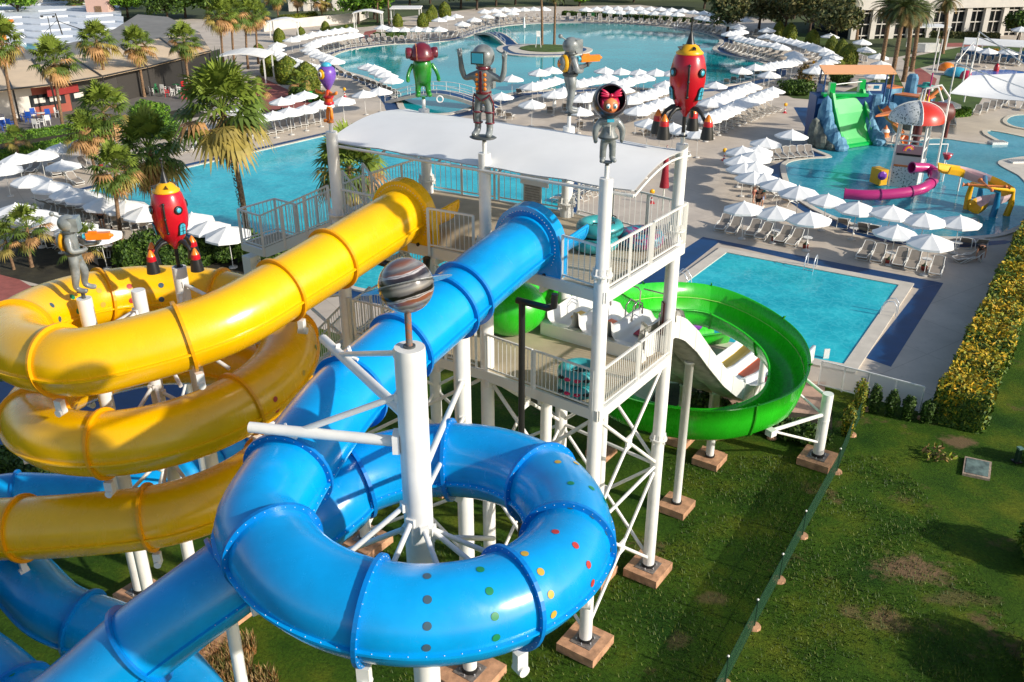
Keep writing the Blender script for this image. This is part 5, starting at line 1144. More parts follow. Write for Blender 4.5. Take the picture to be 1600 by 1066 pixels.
for x, y, l in ((1209, 378, 'red pot beside the fifth lounger of the rectangular pool'), (1258, 389, 'red pot ending the left-hand set of loungers'), (1387, 413, 'red pot between the two lounger pairs at the rectangular pool'), (1443, 423, 'red pot left of the single corner lounger'), (158, 262, 'orange-red pot beside the open-deck loungers at far left')):
    pot(x, y, l)
    if y > 300: table(x+3, y-8, 'white side table beside the '+l.split(' ')[0]+' pot '+' '.join(l.split(' ')[2:])[:60].rsplit(' ',1)[0] if 0 else 'white side table just behind the '+l.replace(' of the rectangular pool', '').replace(' at the rectangular pool', ''))
for x, y, l in ((1285, 355, 'white side table under the left kids pool parasols'), (1333, 366, 'white side table with a plant between kids pool lounger pairs'), (1383, 377, 'white side table left of the parasol pair'), (1494, 389, 'white side table left of the rightmost kids pool loungers')): table(x, y, l)
# closed parasols
for x, y, l in ((866, 178, 'folded white parasol left of the rear grey spaceman legs'), (920, 184, 'folded white parasol right of the rear grey spaceman'), (819, 50, 'folded white parasol standing at the lagoon island path')):
    t = thing('folded_parasol', l, 'parasol', setz(at(x, y), .02)); p = t.location.copy(); m = MB(); m.tube([p, p+Vector((0, 0, 1.0))], .03, STEELW, 8); part('pole', m, t); m = MB(); m.lathe([(.24, .7), (.2, .9), (.1, 2.0), (.13, 2.1), (.0, 2.6)], p, UMB, 10); part('cloth', m, t)
# yellow depth markers (round sign on a red cone)
for x, y, l in ((1131, 251, 'yellow round sign on a red and white cone nearest the tower, on the open deck'), (1226, 177, 'yellow round sign on a cone near the kids pool corner'), (1018, 318, 'yellow round sign on a cone seen above the tower railing'), (539, 152, 'yellow round sign on the deck right of the one-eyed figure'), (1270, 108, 'yellow round sign on the deck among far loungers')):
    t = thing('warning_cone', l, 'warning cone', setz(at(x, y), .02), 'yellow signs on cones'); p = t.location.copy(); m = MB(); m.box(p+Vector((0, 0, .03)), (.42, .42, .06), RED); m.lathe([(.15, .06), (.10, .22)], p, RED, 12); m.lathe([(.10, .22), (.075, .34)], p, WHITE, 12); m.lathe([(.075, .34), (.045, .48)], p, RED, 12); m.lathe([(.045, .48), (.02, .62)], p, WHITE, 12); part('cone', m, t)
    m = MB(); m.tube([p+Vector((0, 0, .6)), p+Vector((0, 0, .72))], .02, WHITE, 8); q = Matrix.Rotation(PI/2, 3, 'X'); m.lathe([(.0, -.02), (.19, -.02), (.19, .02), (0, .02)], p+Vector((0, 0, .88)), YLW, 20, M=q); part('sign_disc', m, t)
# ================= VEGETATION
def lmat(name, c, tr=.25, rough=.6):
    m = mat(name, c, rough, var=.25, vs=1.3); p = m.node_tree.nodes['Principled BSDF']; p.inputs['Specular IOR Level'].default_value = .3; return m
LF = [lmat('leaf_a', (.05, .10, .012)), lmat('leaf_b', (.085, .15, .018)), lmat('leaf_c', (.03, .065, .010))]
LY = [lmat('leaf_yellow', (.50, .36, .02)), lmat('leaf_yellowgreen', (.22, .24, .02)), lmat('leaf_gold', (.62, .36, .015))]
LC = [lmat('cone_leaf_a', (.13, .17, .012)), lmat('cone_leaf_b', (.09, .13, .012)), lmat('cone_leaf_c', (.19, .20, .015))]
LB = [lmat('bright_leaf_a', (.10, .22, .015)), lmat('bright_leaf_b', (.15, .28, .02)), lmat('bright_leaf_c', (.05, .12, .012))]
LT = [lmat('tree_leaf_a', (.10, .11, .035)), lmat('tree_leaf_b', (.16, .14, .045)), lmat('tree_leaf_c', (.05, .07, .02))]
LR = [lmat('dry_leaf_a', (.28, .16, .05)), lmat('dry_leaf_b', (.16, .12, .03))]
FP = [lmat('fan_green_a', (.17, .23, .03)), lmat('fan_green_b', (.09, .14, .02)), lmat('fan_dry', (.42, .23, .09)), lmat('fan_straw', (.32, .25, .06))]
BARK = mat('palm_bark', (.20, .12, .065), .9, var=.5, vs=7, bump=.8, bs=9, det=6); BARKD = mat('dark_bark', (.07, .045, .03), .9, var=.5, vs=6, bump=.8, bs=9)
def leaves(mb, pts, nrm, size, mats, wt=None, elong=1.6):
    n = len(pts); d = rng.normal(size=(n, 3)); 
    if nrm is not None: d = d*.75+nrm
    d /= np.linalg.norm(d, axis=1)[:, None]; a = np.cross(d, rng.normal(size=(n, 3))); a /= np.linalg.norm(a, axis=1)[:, None]; b = np.cross(d, a)
    s = size*(.6+.8*rng.random(n))[:, None]; P = np.array(pts)
    V = np.stack([P-a*s*elong/2, P+b*s*.38, P+a*s*elong/2, P-b*s*.38], 1)
    k = rng.choice(len(mats), n, p=wt)
    for i, m in enumerate(mats):
        v = V[k == i].reshape(-1, 3); mb.add(v.tolist(), [(4*j, 4*j+1, 4*j+2, 4*j+3) for j in range(len(v)//4)], m)
def shell(n, c, r, inner=.55, lump=.18):
    d = rng.normal(size=(n, 3)); d /= np.linalg.norm(d, axis=1)[:, None]
    ph = rng.random(3)*6
    rad = (inner+(1-inner)*rng.random(n)**.5)*(1+lump*np.sin(d[:, 0]*5+ph[0])*np.sin(d[:, 1]*5+ph[1])+lump*np.sin(d[:, 2]*6+ph[2])*.6)
    return np.array(c)+d*rad[:, None]*np.array(r), d
def bush(name, label, c, r, n, size, mats, cat='shrub', group=None, wt=None, core=True):
    t = thing(name, label, cat, c, group); m = MB()
    if core: m.ell((c[0], c[1], c[2]+r[2]*.8), (r[0]*.72, r[1]*.72, r[2]*.75), mats[-1], 14, 9)
    P, d = shell(n, (c[0], c[1], c[2]+r[2]*.9), r); P[:, 2] = np.maximum(P[:, 2], c[2]+.03); leaves(m, P, d, size, mats, wt); part('foliage', m, t)
    m = MB(); m.tube([Vector(c), Vector(c)+Vector((0, 0, r[2]*.8))], .06, BARKD, 6); part('stem', m, t); return t
def cone_proto():
    t = thing('cone_shrub', 'x', 'topiary shrub'); m = MB(); prof = [(.42, 0), (.50, .2), (.47, .5), (.34, .78), (.15, .94), (0, 1)]
    m.lathe([(r*.94, z) for r, z in prof], (0, 0, 0), LC[1], 16); n = 1500; z = rng.random(n); rr = np.interp(z, [p[1] for p in prof], [p[0] for p in prof]); a = rng.random(n)*TAU
    P = np.stack([rr*np.cos(a), rr*np.sin(a), z], 1); d = np.stack([np.cos(a), np.sin(a), .5+0*a], 1); leaves(m, P, d*1.5, .07, LC); part('foliage', m, t, world=False)
    m = MB(); m.tube([(0, 0, -.03), (0, 0, .3)], .05, BARKD, 6); part('stem', m, t, world=False); return t
cone0 = cone_proto(); KIDS[cone0] = list(cone0.children); first = True
CL = [(437, 66, 44, .9), (471, 58, 42, .9), (509, 49, 33, .9), (452, 130, 88, 1.0), (481, 142, 97, .95), (424, 118, 84, 1.0), (405, 88, 68, 1.0), (622, 42, 21, .8), (661, 42, 20, .9), (671, 34, 15, .8), (676, 29, 8, .8), (695, 27, 3, .9), (1216, 56, 33, .8), (1233, 62, 36, .9), (1268, 72, 46, .9), (1298, 82, 56, .8), (1313, 89, 61, .8), (1323, 104, 69, .95), (1310, 112, 92, 1.0), (541, 46, 38, 1.0)]
def tophgt(px, py, pt):
    b = at(px, py); v = (pt-533)/FPX; dd = SP+v*CP; gg = CP-v*SP; return b, CAMH-b.y*dd/gg
for i, (x, y, yt, asp) in enumerate(CL):
    b, h = tophgt(x, y, yt); side = 'left of the lagoon' if x < 560 else ('behind the lagoon beside the bridge path' if x < 800 else 'at the upper right behind the lagoon parasols')
    seq = sorted([c[0] for c in CL if (c[0] < 560) == (x < 560) and (c[0] < 800) == (x < 800)]).index(x)
    lab = f'{(O+["thirteenth"])[seq]} cone-shaped yellow-green shrub, counted from the left, {side}'
    if i == 0: cone0.location = b; cone0.scale = (h*asp, h*asp, h); tag(cone0, lab, 'topiary shrub', 'cone-shaped shrubs')
    else: dup(cone0, b, random.random()*6, lab, 'cone-shaped shrubs', scale=(h*asp, h*asp, h))
# ---- fan palms
def fan(mb, base, dirv, L, rad, mt, droop, nb=15):
    dirv = Vector(dirv).normalized(); s = dirv.cross(Vector((0, 0, 1)))
    if s.length < .05: s = Vector((1, 0, 0))
    s.normalize(); s = (s+Vector((random.uniform(-.3, .3), random.uniform(-.3, .3), random.uniform(-.3, .3)))).normalized(); u = s.cross(dirv).normalized()
    tip = base+dirv*L; mb.beam(base, tip, .03, .02, mt); vs = []; fs = []
    for k in range(nb):
        a = -1.75+3.5*k/(nb-1); d = dirv*math.cos(a)+s*math.sin(a); ln = rad*(1-.12*abs(a))*random.uniform(.85, 1.1); w = d.cross(u).normalized()*rad*.075
        mid = tip+d*ln*.55-Vector((0, 0, 1))*droop*ln*.12+u*.04*(k % 2); end = tip+d*ln*.98-Vector((0, 0, 1))*droop*ln*.62
        o = len(vs); vs += [tip, mid+w, mid-w, end]; fs += [(o, o+2, o+1), (o+1, o+2, o+3)]
    mb.add(vs, fs, mt)
def fan_crown(seed, n=38, rad=.95, skirt=True):
    st = random.getstate(); random.seed(seed); m = MB()
    for k in range(n):
        f = k/n; el = R(84-118*f+random.uniform(-8, 8)); a = k*2.399+random.uniform(-.2, .2)
        d = Vector((math.cos(a)*math.cos(el), math.sin(a)*math.cos(el), math.sin(el))); mt = FP[0] if f < .4 else (FP[random.choice((0, 1, 1))] if f < .68 else FP[random.choice((1, 3, 2))])
        fan(m, Vector((0, 0, -.25*f)), d, random.uniform(.75, 1.2), rad*random.uniform(.8, 1.1), mt, .25+.9*f)
    if skirt:
        for k in range(30):
            a = random.random()*TAU; el = R(random.uniform(-80, -38)); d = Vector((math.cos(a)*math.cos(el), math.sin(a)*math.cos(el), math.sin(el)))
            fan(m, Vector((0, 0, -.3-random.random()*.35)), d, random.uniform(.3, .7), rad*random.uniform(.6, .85), FP[random.choice((2, 2, 3))], 1.0, 9)
    random.setstate(st); return m
crowns = [part('crown', fan_crown(s)) for s in (1, 2, 3)]; dense = part('crown', fan_crown(5, 46, 1.0)); young = part('crown', fan_crown(9, 26, .8, False))
protos = crowns+[dense, young]
for o in protos: scene.collection.objects.unlink(o)
def palm(label, base, h, crown, sc, lean=(0, 0), r=.17, group='tall fan palms', rough=False, name='palm_tree', cr=None, zsc=None):
    t = thing(name, label, 'palm tree', base, group); b = Vector(base); top = b+Vector((lean[0], lean[1], h)); m = MB(); n = 10
    pts = [b.lerp(top, k/n)+Vector((lean[0], lean[1], 0))*(-.25*math.sin(PI*k/n)) for k in range(n+1)]; m.tube(pts, [r*(1.25 if k == 0 else 1.0-.25*k/n) for k in range(n+1)], BARK, 12)
    if rough:
        for k in range(int(h*60)):
            f = random.random(); p = b.lerp(top, f); a = random.random()*TAU; d = Vector((math.cos(a), math.sin(a), .5)); rr = r*(1-.25*f); m.add([p+Vector((d.x*rr-d.y*.06, d.y*rr+d.x*.06, 0)), p+Vector((d.x*rr+d.y*.06, d.y*rr-d.x*.06, 0)), p+d*(rr+.09)], [(0, 1, 2)], BARK)
    part('trunk', m, t)
    c = bpy.data.objects.new('crown', crown.data); scene.collection.objects.link(c); c.parent = t; c.location = top-b; c.rotation_euler = (random.uniform(-.1, .1), random.uniform(-.1, .1), random.random()*TAU); c.scale = (sc, sc, sc)
    return t
def ppalm(label, bx, by, cx, cy, k, sc, **kw):
    b, h = tophgt(bx, by, cy); z = (b.y*CP+(CAMH-h)*SP); tx = (cx-800)/FPX*z; return palm(label, b, h, protos[k], sc, lean=(tx-b.x, 0), **kw)
PG = 'fan palms along the restaurant'
for i, (bx, by, cx, cy, k, sc) in enumerate([(28, 208, 2, 62, 0, 1.35), (100, 205, 84, 92, 1, 1.35), (172, 158, 150, 62, 2, 1.4), (226, 152, 213, 68, 0, 1.25), (297, 146, 287, 62, 1, 1.25), (352, 122, 344, 22, 2, 1.35), (368, 116, 362, 18, 0, 1.3), (388, 108, 385, 22, 1, 1.3), (404, 100, 400, 20, 2, 1.2)]):
    ppalm(f'{O[i]} fan palm from the left in the line along the restaurant awning', bx, by, cx, cy, k, sc, group=PG)
for i, (bx, by, cx, cy, k, sc) in enumerate([(436, 38, 430, -8, 0, 1.4), (466, 32, 465, -8, 1, 1.3), (504, 36, 503, -2, 2, 1.3), (590, 36, 592, -22, 1, 1.3), (608, 40, 606, -25, 2, 1.3), (38, 22, 36, 2, 0, 1.2), (118, 22, 118, 2, 1, 1.2)]):
    ppalm(f'{O[i]} fan palm of the loose group along the top left edge of the photo', bx, by, cx, cy, k, sc, group='far fan palms')
ppalm('largest fan palm, with a shaggy dry skirt and rough trunk, left of the one-eyed figure', 388, 372, 347, 168, 3, 1.85, rough=True, r=.2, group='near fan palms')
ppalm('fan palm whose trunk stands left of the nearer rocket, above the bushes', 192, 385, 180, 262, 0, 1.05, r=.14, group='near fan palms')
ppalm('bushy fan palm with broad green fans above the white parasols, centre of the left group', 262, 345, 232, 232, 3, 1.6, rough=True, r=.17, group='near fan palms')
ppalm('fan palm with pale yellow-green fans just below the restaurant chairs', 178, 268, 160, 172, 1, 1.45, r=.15, group='near fan palms')
ppalm('fan palm leaning at the left edge of the bushy group beside the low hedge', 150, 275, 135, 205, 2, 1.15, r=.13, group='near fan palms')
ppalm('fan palm growing behind the tower column under the one-eyed figure', 552, 400, 545, 258, 3, 1.45, rough=True, r=.18, group='near fan palms')
ppalm('small fan palm with upright fans left of the grey gunner', 50, 418, 42, 355, 4, 1.0, r=.12, group='small fan palms'); ppalm('small dark fan palm at the left edge beside the brick path', 22, 422, 8, 375, 4, .8, r=.09, group='small fan palms')
ppalm('small fan palm whose leaves show behind the shoulder of the grey gunner', 128, 420, 128, 380, 4, .9, r=.09, group='small fan palms'); ppalm('small fan palm in front of the low hedge at far left', 30, 250, 24, 215, 4, .8, r=.1, group='small fan palms')
ppalm('small fan palm between the cone shrubs and the red path', 466, 150, 466, 128, 4, .9, r=.1, group='small fan palms'); ppalm('small fan palm just right of the big shaggy palm', 405, 176, 403, 140, 4, .9, r=.1, group='small fan palms')
# ---- date palms
def frond(m, a, el, L, mt, dr):
    pts = []; p = Vector((0, 0, 0)); e = el
    for k in range(9):
        pts.append(p.copy()); d = Vector((math.cos(a)*math.cos(e), math.sin(a)*math.cos(e), math.sin(e))); p = p+d*(L/8); e -= dr
    m.tube(pts, [.03-.003*k for k in range(9)], mt, 4, caps=False); vs = []; fs = []
    for k in range(26):
        f = .12+.88*k/26; i = min(7, int(f*8)); q = pts[i].lerp(pts[i+1], f*8-i) if i < 8 else pts[-1]; t = (pts[min(8, i+1)]-pts[i]).normalized(); s = t.cross(Vector((0, 0, 1))).normalized(); l = .55*math.sin(PI*min(1, f*.85+.12))+.08
        for sg in (-1, 1):
            d = (s*sg+t*.7-Vector((0, 0, .35))).normalized(); w = t*.035; o = len(vs); vs += [q-w, q+w, q+d*l]; fs += [(o, o+1, o+2)]
    m.add(vs, fs, mt)
def date_crown(seed):
    st = random.getstate(); random.seed(seed); m = MB(); g = [lmat('date_green', (.10, .13, .035)), lmat('date_green_dark', (.06, .085, .025)), lmat('date_dry', (.25, .17, .06))]
    for k in range(54): f = k/54; frond(m, k*2.399, R(80-95*f+random.uniform(-6, 6)), random.uniform(2.3, 3.0), g[0] if f < .5 else g[random.choice((0, 1, 1, 2))], .16+.06*random.random())
    for k in range(22): frond(m, random.random()*TAU, R(random.uniform(-75, -25)), random.uniform(1.0, 1.9), g[2], .08)
    random.setstate(st); return m
protos += [part('crown', date_crown(3)), part('crown', date_crown(8))]
for o in protos[-2:]: scene.collection.objects.unlink(o)
for l, bx, by, cx, cy, k, sc in (('leftmost date palm of the upper right clump, leaning left', 1374, 122, 1392, 12, 5, 1.15), ('second date palm from the left in the upper right clump', 1392, 132, 1413, 14, 6, 1.1), ('third date palm of the upper right clump, straight dark trunk', 1412, 128, 1424, 18, 5, 1.1), ('rightmost trunk of the date palm clump at upper right', 1424, 112, 1436, 22, 6, 1.0), ('date palm standing apart right of the clump, before the white building', 1472, 84, 1480, 2, 5, 1.0), ('date palm left of the clump behind the white parasols', 1338, 62, 1330, -5, 6, 1.0)):
    ppalm(l, bx, by, cx, cy, k, sc, r=.3, group='date palms at the upper right')
for l, bx, by, cx, cy, k, sc in (('left palm on the lagoon island', 847, 74, 845, -20, 6, .9), ('right palm on the lagoon island', 866, 72, 868, -8, 5, .8)): ppalm(l, bx, by, cx, cy, k, sc, r=.2, group='palms on the lagoon island')
# ---- broadleaf trees
def tree(label, base, h, r, n, mats, size=.5, group='trees beyond the pools'):
    t = thing('tree', label, 'tree', base, group); b = Vector(base); m = MB(); tops = []
    m.tube([b, b+Vector((.1, 0, h*.3)), b+Vector((0, .1, h*.55))], [.28, .2, .14], BARKD, 8)
    for k in range(6):
        a = k*1.05+random.random(); e = b+Vector((math.cos(a)*r*.55, math.sin(a)*r*.55, h*(.55+.3*random.random()))); m.tube([b+Vector((0, 0, h*.35)), b.lerp(e, .6)+Vector((0, 0, .3)), e], [.12, .08, .03], BARKD, 6); tops.append(e)
    part('trunk', m, t); m = MB(); tops += [b+Vector((0, 0, h*.8))]; tops += [b+Vector((random.uniform(-.6, .6)*r, random.uniform(-.6, .6)*r, h*random.uniform(.45, .9))) for _ in range(6)]
    for e in tops:
        P, d = shell(n//len(tops), tuple(e), (r*.48, r*.48, h*.2), .35, .3); leaves(m, P, d*.6, size, mats)
    part('crown', m, t)
TR = [(30, 30, -20, 4, 0), (130, 22, -30, 4, 1), (200, 28, -18, 4, 0), (325, 30, -25, 4, 2), (530, 12, -34, 4, 0), (640, 12, -28, 4, 2), (672, 6, -30, 4, 0), (1100, 14, -20, 3, 1), (1135, 60, -12, 3.2, 1), (1185, 48, -20, 4.2, 1), (1225, 55, -16, 4.0, 1), (1262, 66, -20, 4.6, 1), (1302, 76, -4, 4.2, 1), (1240, 30, -45, 5.5, 2), (1160, 22, -40, 5, 2), (560, 38, -18, 3.6, 0), (585, 30, -25, 4.0, 0), (720, 14, -30, 4, 2), (745, 16, -26, 3.6, 1), (775, 10, -32, 4, 2), (805, 8, -30, 3.6, 1), (880, 8, -26, 3.6, 2), (905, 10, -10, 2.2, 0), (990, 4, -30, 4, 2), (20, 14, -26, 4, 2), (90, 16, -26, 4, 2), (160, 12, -34, 4, 2), (235, 16, -30, 4.5, 0), (262, 34, -15, 4, 2), (290, 28, -25, 4.5, 0), (1590, 64, 20, 2.4, 2), (1320, 50, -30, 5, 2)]
tn = ['bright green leafy tree', 'olive brown airy tree', 'dark green tree']
from collections import Counter as _C
cnt = _C()
for x, y, yt, r, k in sorted(TR):
    b, h = tophgt(x, y, yt); sd = 'at the top left behind the restaurant' if x < 400 else ('at the top, left of the lagoon' if x < 640 else ('along the top edge behind the lagoon' if x < 1120 else 'at the upper right behind the lagoon'))
    cnt[(k, sd)] += 1; tree(f'{ordw(cnt[(k, sd)])} {tn[k]} from the left {sd}', b, h, r, 2600, (LB, LT, LF[::-1])[k], .42)
bush('shrub', 'round bright green bush between the restaurant chairs and the white parasols', tuple(at(238, 205)), (1.9, 1.9, 1.5), 5200, .16, LB); bush('shrub', 'lower bright green bush right of the round one, above the parasols', tuple(at(262, 215)), (1.4, 1.3, .9), 2500, .16, LB)
for i, (x, y, rx, rz) in enumerate([(205, 418, 1.0, .9), (240, 412, 1.1, 1.1), (275, 420, 1.0, .8), (318, 412, 1.0, .9), (350, 408, 1.1, .9), (392, 408, 1.0, 1.0), (430, 425, 1.0, .9), (480, 440, 1.0, .9)]):
    bush('shrub', f'{O[i]} dark green bush from the left, between the yellow top coil and the left pool', tuple(at(x, y)), (rx, rx, rz), 2600, .15, LF, group='dark bushes behind the yellow slide')
bush('shrub', 'dark green bush behind the green litter bin near the castle slide', tuple(at(1244, 148)), (2.2, 1.4, .9), 2600, .2, LF); bush('shrub', 'bare twiggy brown bush left of the green litter bin', tuple(at(1256, 134)), (1.0, 1.0, 1.3), 700, .2, LR+[LR[1]], core=False)
bush('shrub', 'dark rounded shrub behind the castle roof', tuple(at(1312, 132)), (1.5, 1.5, 1.2), 1600, .2, LF)
for i, (x, y) in enumerate([(440, 118), (468, 155), (500, 160), (446, 190), (395, 185)]): bush('shrub', f'{O[i]} low dark shrub in the bed left of the one-eyed figure', tuple(at(x, y)), (1.2, 1.0, .7), 1200, .18, LF, group='low shrubs by the red path')
for i, (x, y, yt, k) in enumerate([(1338, 655, 588, 0), (1322, 680, 628, 0), (1364, 644, 598, 1), (1391, 650, 606, 1), (1416, 655, 614, 1), (1446, 660, 622, 1)]):
    b, h = tophgt(x, y, yt); bush('conifer', f'{O[i]} small {"yellow-green" if k == 0 else "dark green"} upright shrub in front of the white mesh fence', tuple(b), (.27, .27, h/2), 1100, .08, LY[1:]+LC[:1]+LF[:1] if k == 0 else LF, cat='conifer shrub', group='small upright shrubs by the white mesh fence', wt=[.55, .1, .25, .1] if k == 0 else None)
for i, (x, y) in enumerate([(1150, 662), (1180, 668), (1212, 676), (1244, 684), (1268, 692), (1098, 640), (1118, 648)]): bush('shrub', f'{O[i]} low dark leafy shrub under the green loop beside the patio', tuple(at(x, y)), (.75, .6, .42), 1100, .13, LF, group='low shrubs under the green loop')
# long flowering hedge
def hedge(name, label, P0, P1, w, h, n, size, mats, wt, lump=.25):
    P0, P1 = Vector(P0), Vector(P1); t = thing(name, label, 'hedge', P0); m = MB(); d = (P1-P0); L = d.length; d.normalize(); s = Vector((d.y, -d.x, 0))
    m.beam(P0+Vector((0, 0, h*.46)), P1+Vector((0, 0, h*.46)), w*.82, h*.88, mats[-1]); n1 = int(n*.5); pts = []; nr = []
    for k in range(n):
        u = random.random()*L; lm = lump*(math.sin(u*1.9)*.5+math.sin(u*.8+1)*.5)
        r = random.random()
        if r < .42: q = P0+d*u+s*(random.uniform(-.5, .5)*w)+Vector((0, 0, h+lm*.6+random.uniform(-.12, .12))); nn = (0, 0, 1)
        elif r < .74: q = P0+d*u-s*(w/2+lm*.5+random.uniform(-.1, .06))+Vector((0, 0, random.random()*h)); nn = tuple(-s)
        elif r < .94: q = P0+d*u+s*(w/2+lm*.5+random.uniform(-.1, .06))+Vector((0, 0, random.random()*h)); nn = tuple(s)
        else: e = random.random() < .6; q = (P0 if e else P1)+s*(random.uniform(-.5, .5)*w)+Vector((0, 0, random.random()*h))-d*(.05 if e else -.05); nn = tuple(-d if e else d)
        pts.append(tuple(q)); nr.append(nn)
    pts = np.array(pts); nr = np.array(nr)
    if wt == 'flower':
        f = np.sin(pts[:, 0]*1.7)*np.cos(pts[:, 1]*1.25+.6)+.5*rng.normal(size=len(pts))+(pts[:, 2]-h*.75)*1.1; fl = f > .1
        leaves(m, pts[fl], nr[fl], size, LY, [.42, .38, .20]); leaves(m, pts[~fl], nr[~fl], size*1.1, LF[:2]+[LY[1]], [.45, .35, .2])
    else: leaves(m, pts, nr, size, mats, wt)
    part('foliage', m, t); return t
ha, hb = at(1494, 668), at(1640, 330)
hedge('flowering_hedge', 'long tall hedge with yellow flowers dividing pool deck and lawn at right', ha, hb, 1.9, 1.6, 28000, .13, LF, 'flower')
hh = (hb-ha).normalized()
hedge('trimmed_hedge', 'trimmed low green hedge in front of the restaurant terrace at far left', at(-30, 228), at(128, 205), .9, .7, 4500, .12, LB, None, .05); hedge('trimmed_hedge', 'second trimmed hedge at far left, nearest the parasols', at(-30, 256), at(140, 222), 1.1, .7, 5000, .12, LB, None, .05)
hedge('trimmed_hedge', 'bright green low hedge beside the stacked grey loungers', at(1485, 183), at(1512, 181), 1.0, .8, 1500, .14, LB, None, .05); hedge('trimmed_hedge', 'low hedge in front of the white building at upper right', at(1440, 58), at(1560, 62), 1.4, .9, 3000, .25, LT, None, .1)
hedge('trimmed_hedge', 'low green hedge along the far side of the lagoon loungers', at(880, 24), at(1130, 38), 1.0, .7, 5000, .25, LF, None, .08); hedge('trimmed_hedge', 'low green hedge behind the upper left lagoon loungers', at(585, 60), at(690, 52), 1.0, .7, 2500, .22, LF, None, .05)
hedge('trimmed_hedge', 'trimmed yellow-green hedge on the wall at upper left', at(438, 40), at(495, 34), 1.0, 1.6, 2500, .2, LC, None, .1)
# yellow-green bush coming in at the lower right corner, and one at right edge
b = at(1655, 1085); bush('shrub', 'large yellow-green bush entering the lower right corner', (b.x+.35, b.y+.2, 0), (1.3, 1.6, 1.0), 7000, .10, LY[1:2]+LB[:2]+LF[:1], wt=[.5, .2, .2, .1])
b = at(1628, 880); bush('shrub', 'green bush at the right edge above the corner bush', (b.x, b.y, 0), (.8, 1.2, .8), 4000, .10, LB[:2]+LY[1:2]+LF[:1])
b = at(1618, 725); bush('shrub', 'small leafy bush at the right edge beside the dark green garden lamp', (b.x, b.y, 0), (.45, .5, .5), 1500, .09, LB)
# dry grasses under the blue slide, bottom left of centre
def tuft(label, c, r, h, n, mats):
    t = thing('ornamental_grass', label, 'grass tuft', c, 'dry grass clumps under the blue slide'); m = MB(); V = {0: [], 1: [], 2: []}
    for k in range(n):
        a = random.random()*TAU; q = random.random()**.5*r; b = Vector((c[0]+math.cos(a)*q, c[1]+math.sin(a)*q, 0)); l = h*random.uniform(.5, 1.1); ax = random.random()*TAU; tl = random.uniform(.1, .6)*l
        e = b+Vector((math.cos(ax)*tl, math.sin(ax)*tl, l)); mid = b.lerp(e, .55)+Vector((0, 0, l*.12)); w = Vector((-math.sin(ax), math.cos(ax), 0))*.014; i = random.randrange(3); V[i] += [b-w, b+w, mid+w, mid-w, e]
    for i, vs in V.items(): m.add(vs, [f for j in range(len(vs)//5) for f in ((5*j, 5*j+1, 5*j+2, 5*j+3), (5*j+3, 5*j+2, 5*j+4))], mats[i])
    part('blades', m, t)
MR = [lmat('grass_ginger', (.34, .17, .06)), lmat('grass_olive', (.14, .14, .03)), lmat('grass_straw', (.36, .25, .11))]
for i, (x, y) in enumerate([(330, 1040), (368, 1055), (300, 1075), (405, 1075), (345, 1085), (372, 1020)]): tuft(f'{O[i]} clump of ginger dry grass from the slide footing outwards', tuple(at(x, y)), .55, .45, 650, MR)
for i, (x, y) in enumerate([(15, 742), (50, 748), (-15, 750), (0, 735)]): bush('shrub', f'{O[i]} dark low shrub behind the blue run-out tube at the left edge', tuple(at(x, y)), (.9, .8, .5), 1400, .13, LF, group='dark shrubs at the left edge')
# scattered sprigs and bare stubs on the lawn
def sprig(label, c, n, r, mats):
    t = thing('sprouting_shrub', label, 'small shrub', c); m = MB()
    for k in range(n): a = random.random()*TAU; e = Vector((c[0]+math.cos(a)*r*random.random(), c[1]+math.sin(a)*r*random.random(), random.uniform(.1, .35))); m.tube([Vector(c), e], [.012, .006], BARKD, 4)
    part('stems', m, t); m = MB(); P = np.array([(c[0]+random.uniform(-r, r), c[1]+random.uniform(-r, r), random.uniform(.08, .4)) for _ in range(n*3)]); leaves(m, P, None, .13, mats); part('leaves', m, t)
sprig('sprouting cut-back shrub with a few yellow-green leaves on the lawn', tuple(at(1462, 715)), 26, .55, LY[1:2]+LR)
# live grass blades over the near lawn
def grass():
    m = MB(); n = 26000; V = {0: [], 1: [], 2: []}; k = 0
    while k < n:
        x = random.uniform(-4.5, 15.5); y = random.uniform(16.5, 31)
        if y > 26 and x < 6: continue
        v = at(1600, 1066)
        g = math.sin(x*1.3+math.sin(y*1.1)*1.5)*math.cos(y*.9+x*.4)
        if random.random() > .55+.45*g: k += .34; continue
        b = Vector((x, y, 0)); l = random.uniform(.05, .13); a = random.random()*TAU; e = b+Vector((math.cos(a)*l*.6, math.sin(a)*l*.6, l)); w = Vector((-math.sin(a), math.cos(a), 0))*.017
        V[random.randrange(3)] += [b-w, b+w, e]; k += 1
    gm = [lmat('blade_a', (.045, .085, .008)), lmat('blade_b', (.10, .13, .012)), lmat('blade_c', (.025, .055, .006))]
    for i, vs in V.items(): m.add(vs, [(3*j, 3*j+1, 3*j+2) for j in range(len(vs)//3)], gm[i])
    o = part('grass', m); tag(o, 'short uneven lawn grass below and right of the slide tower', 'grass'); o['kind'] = 'stuff'
grass()
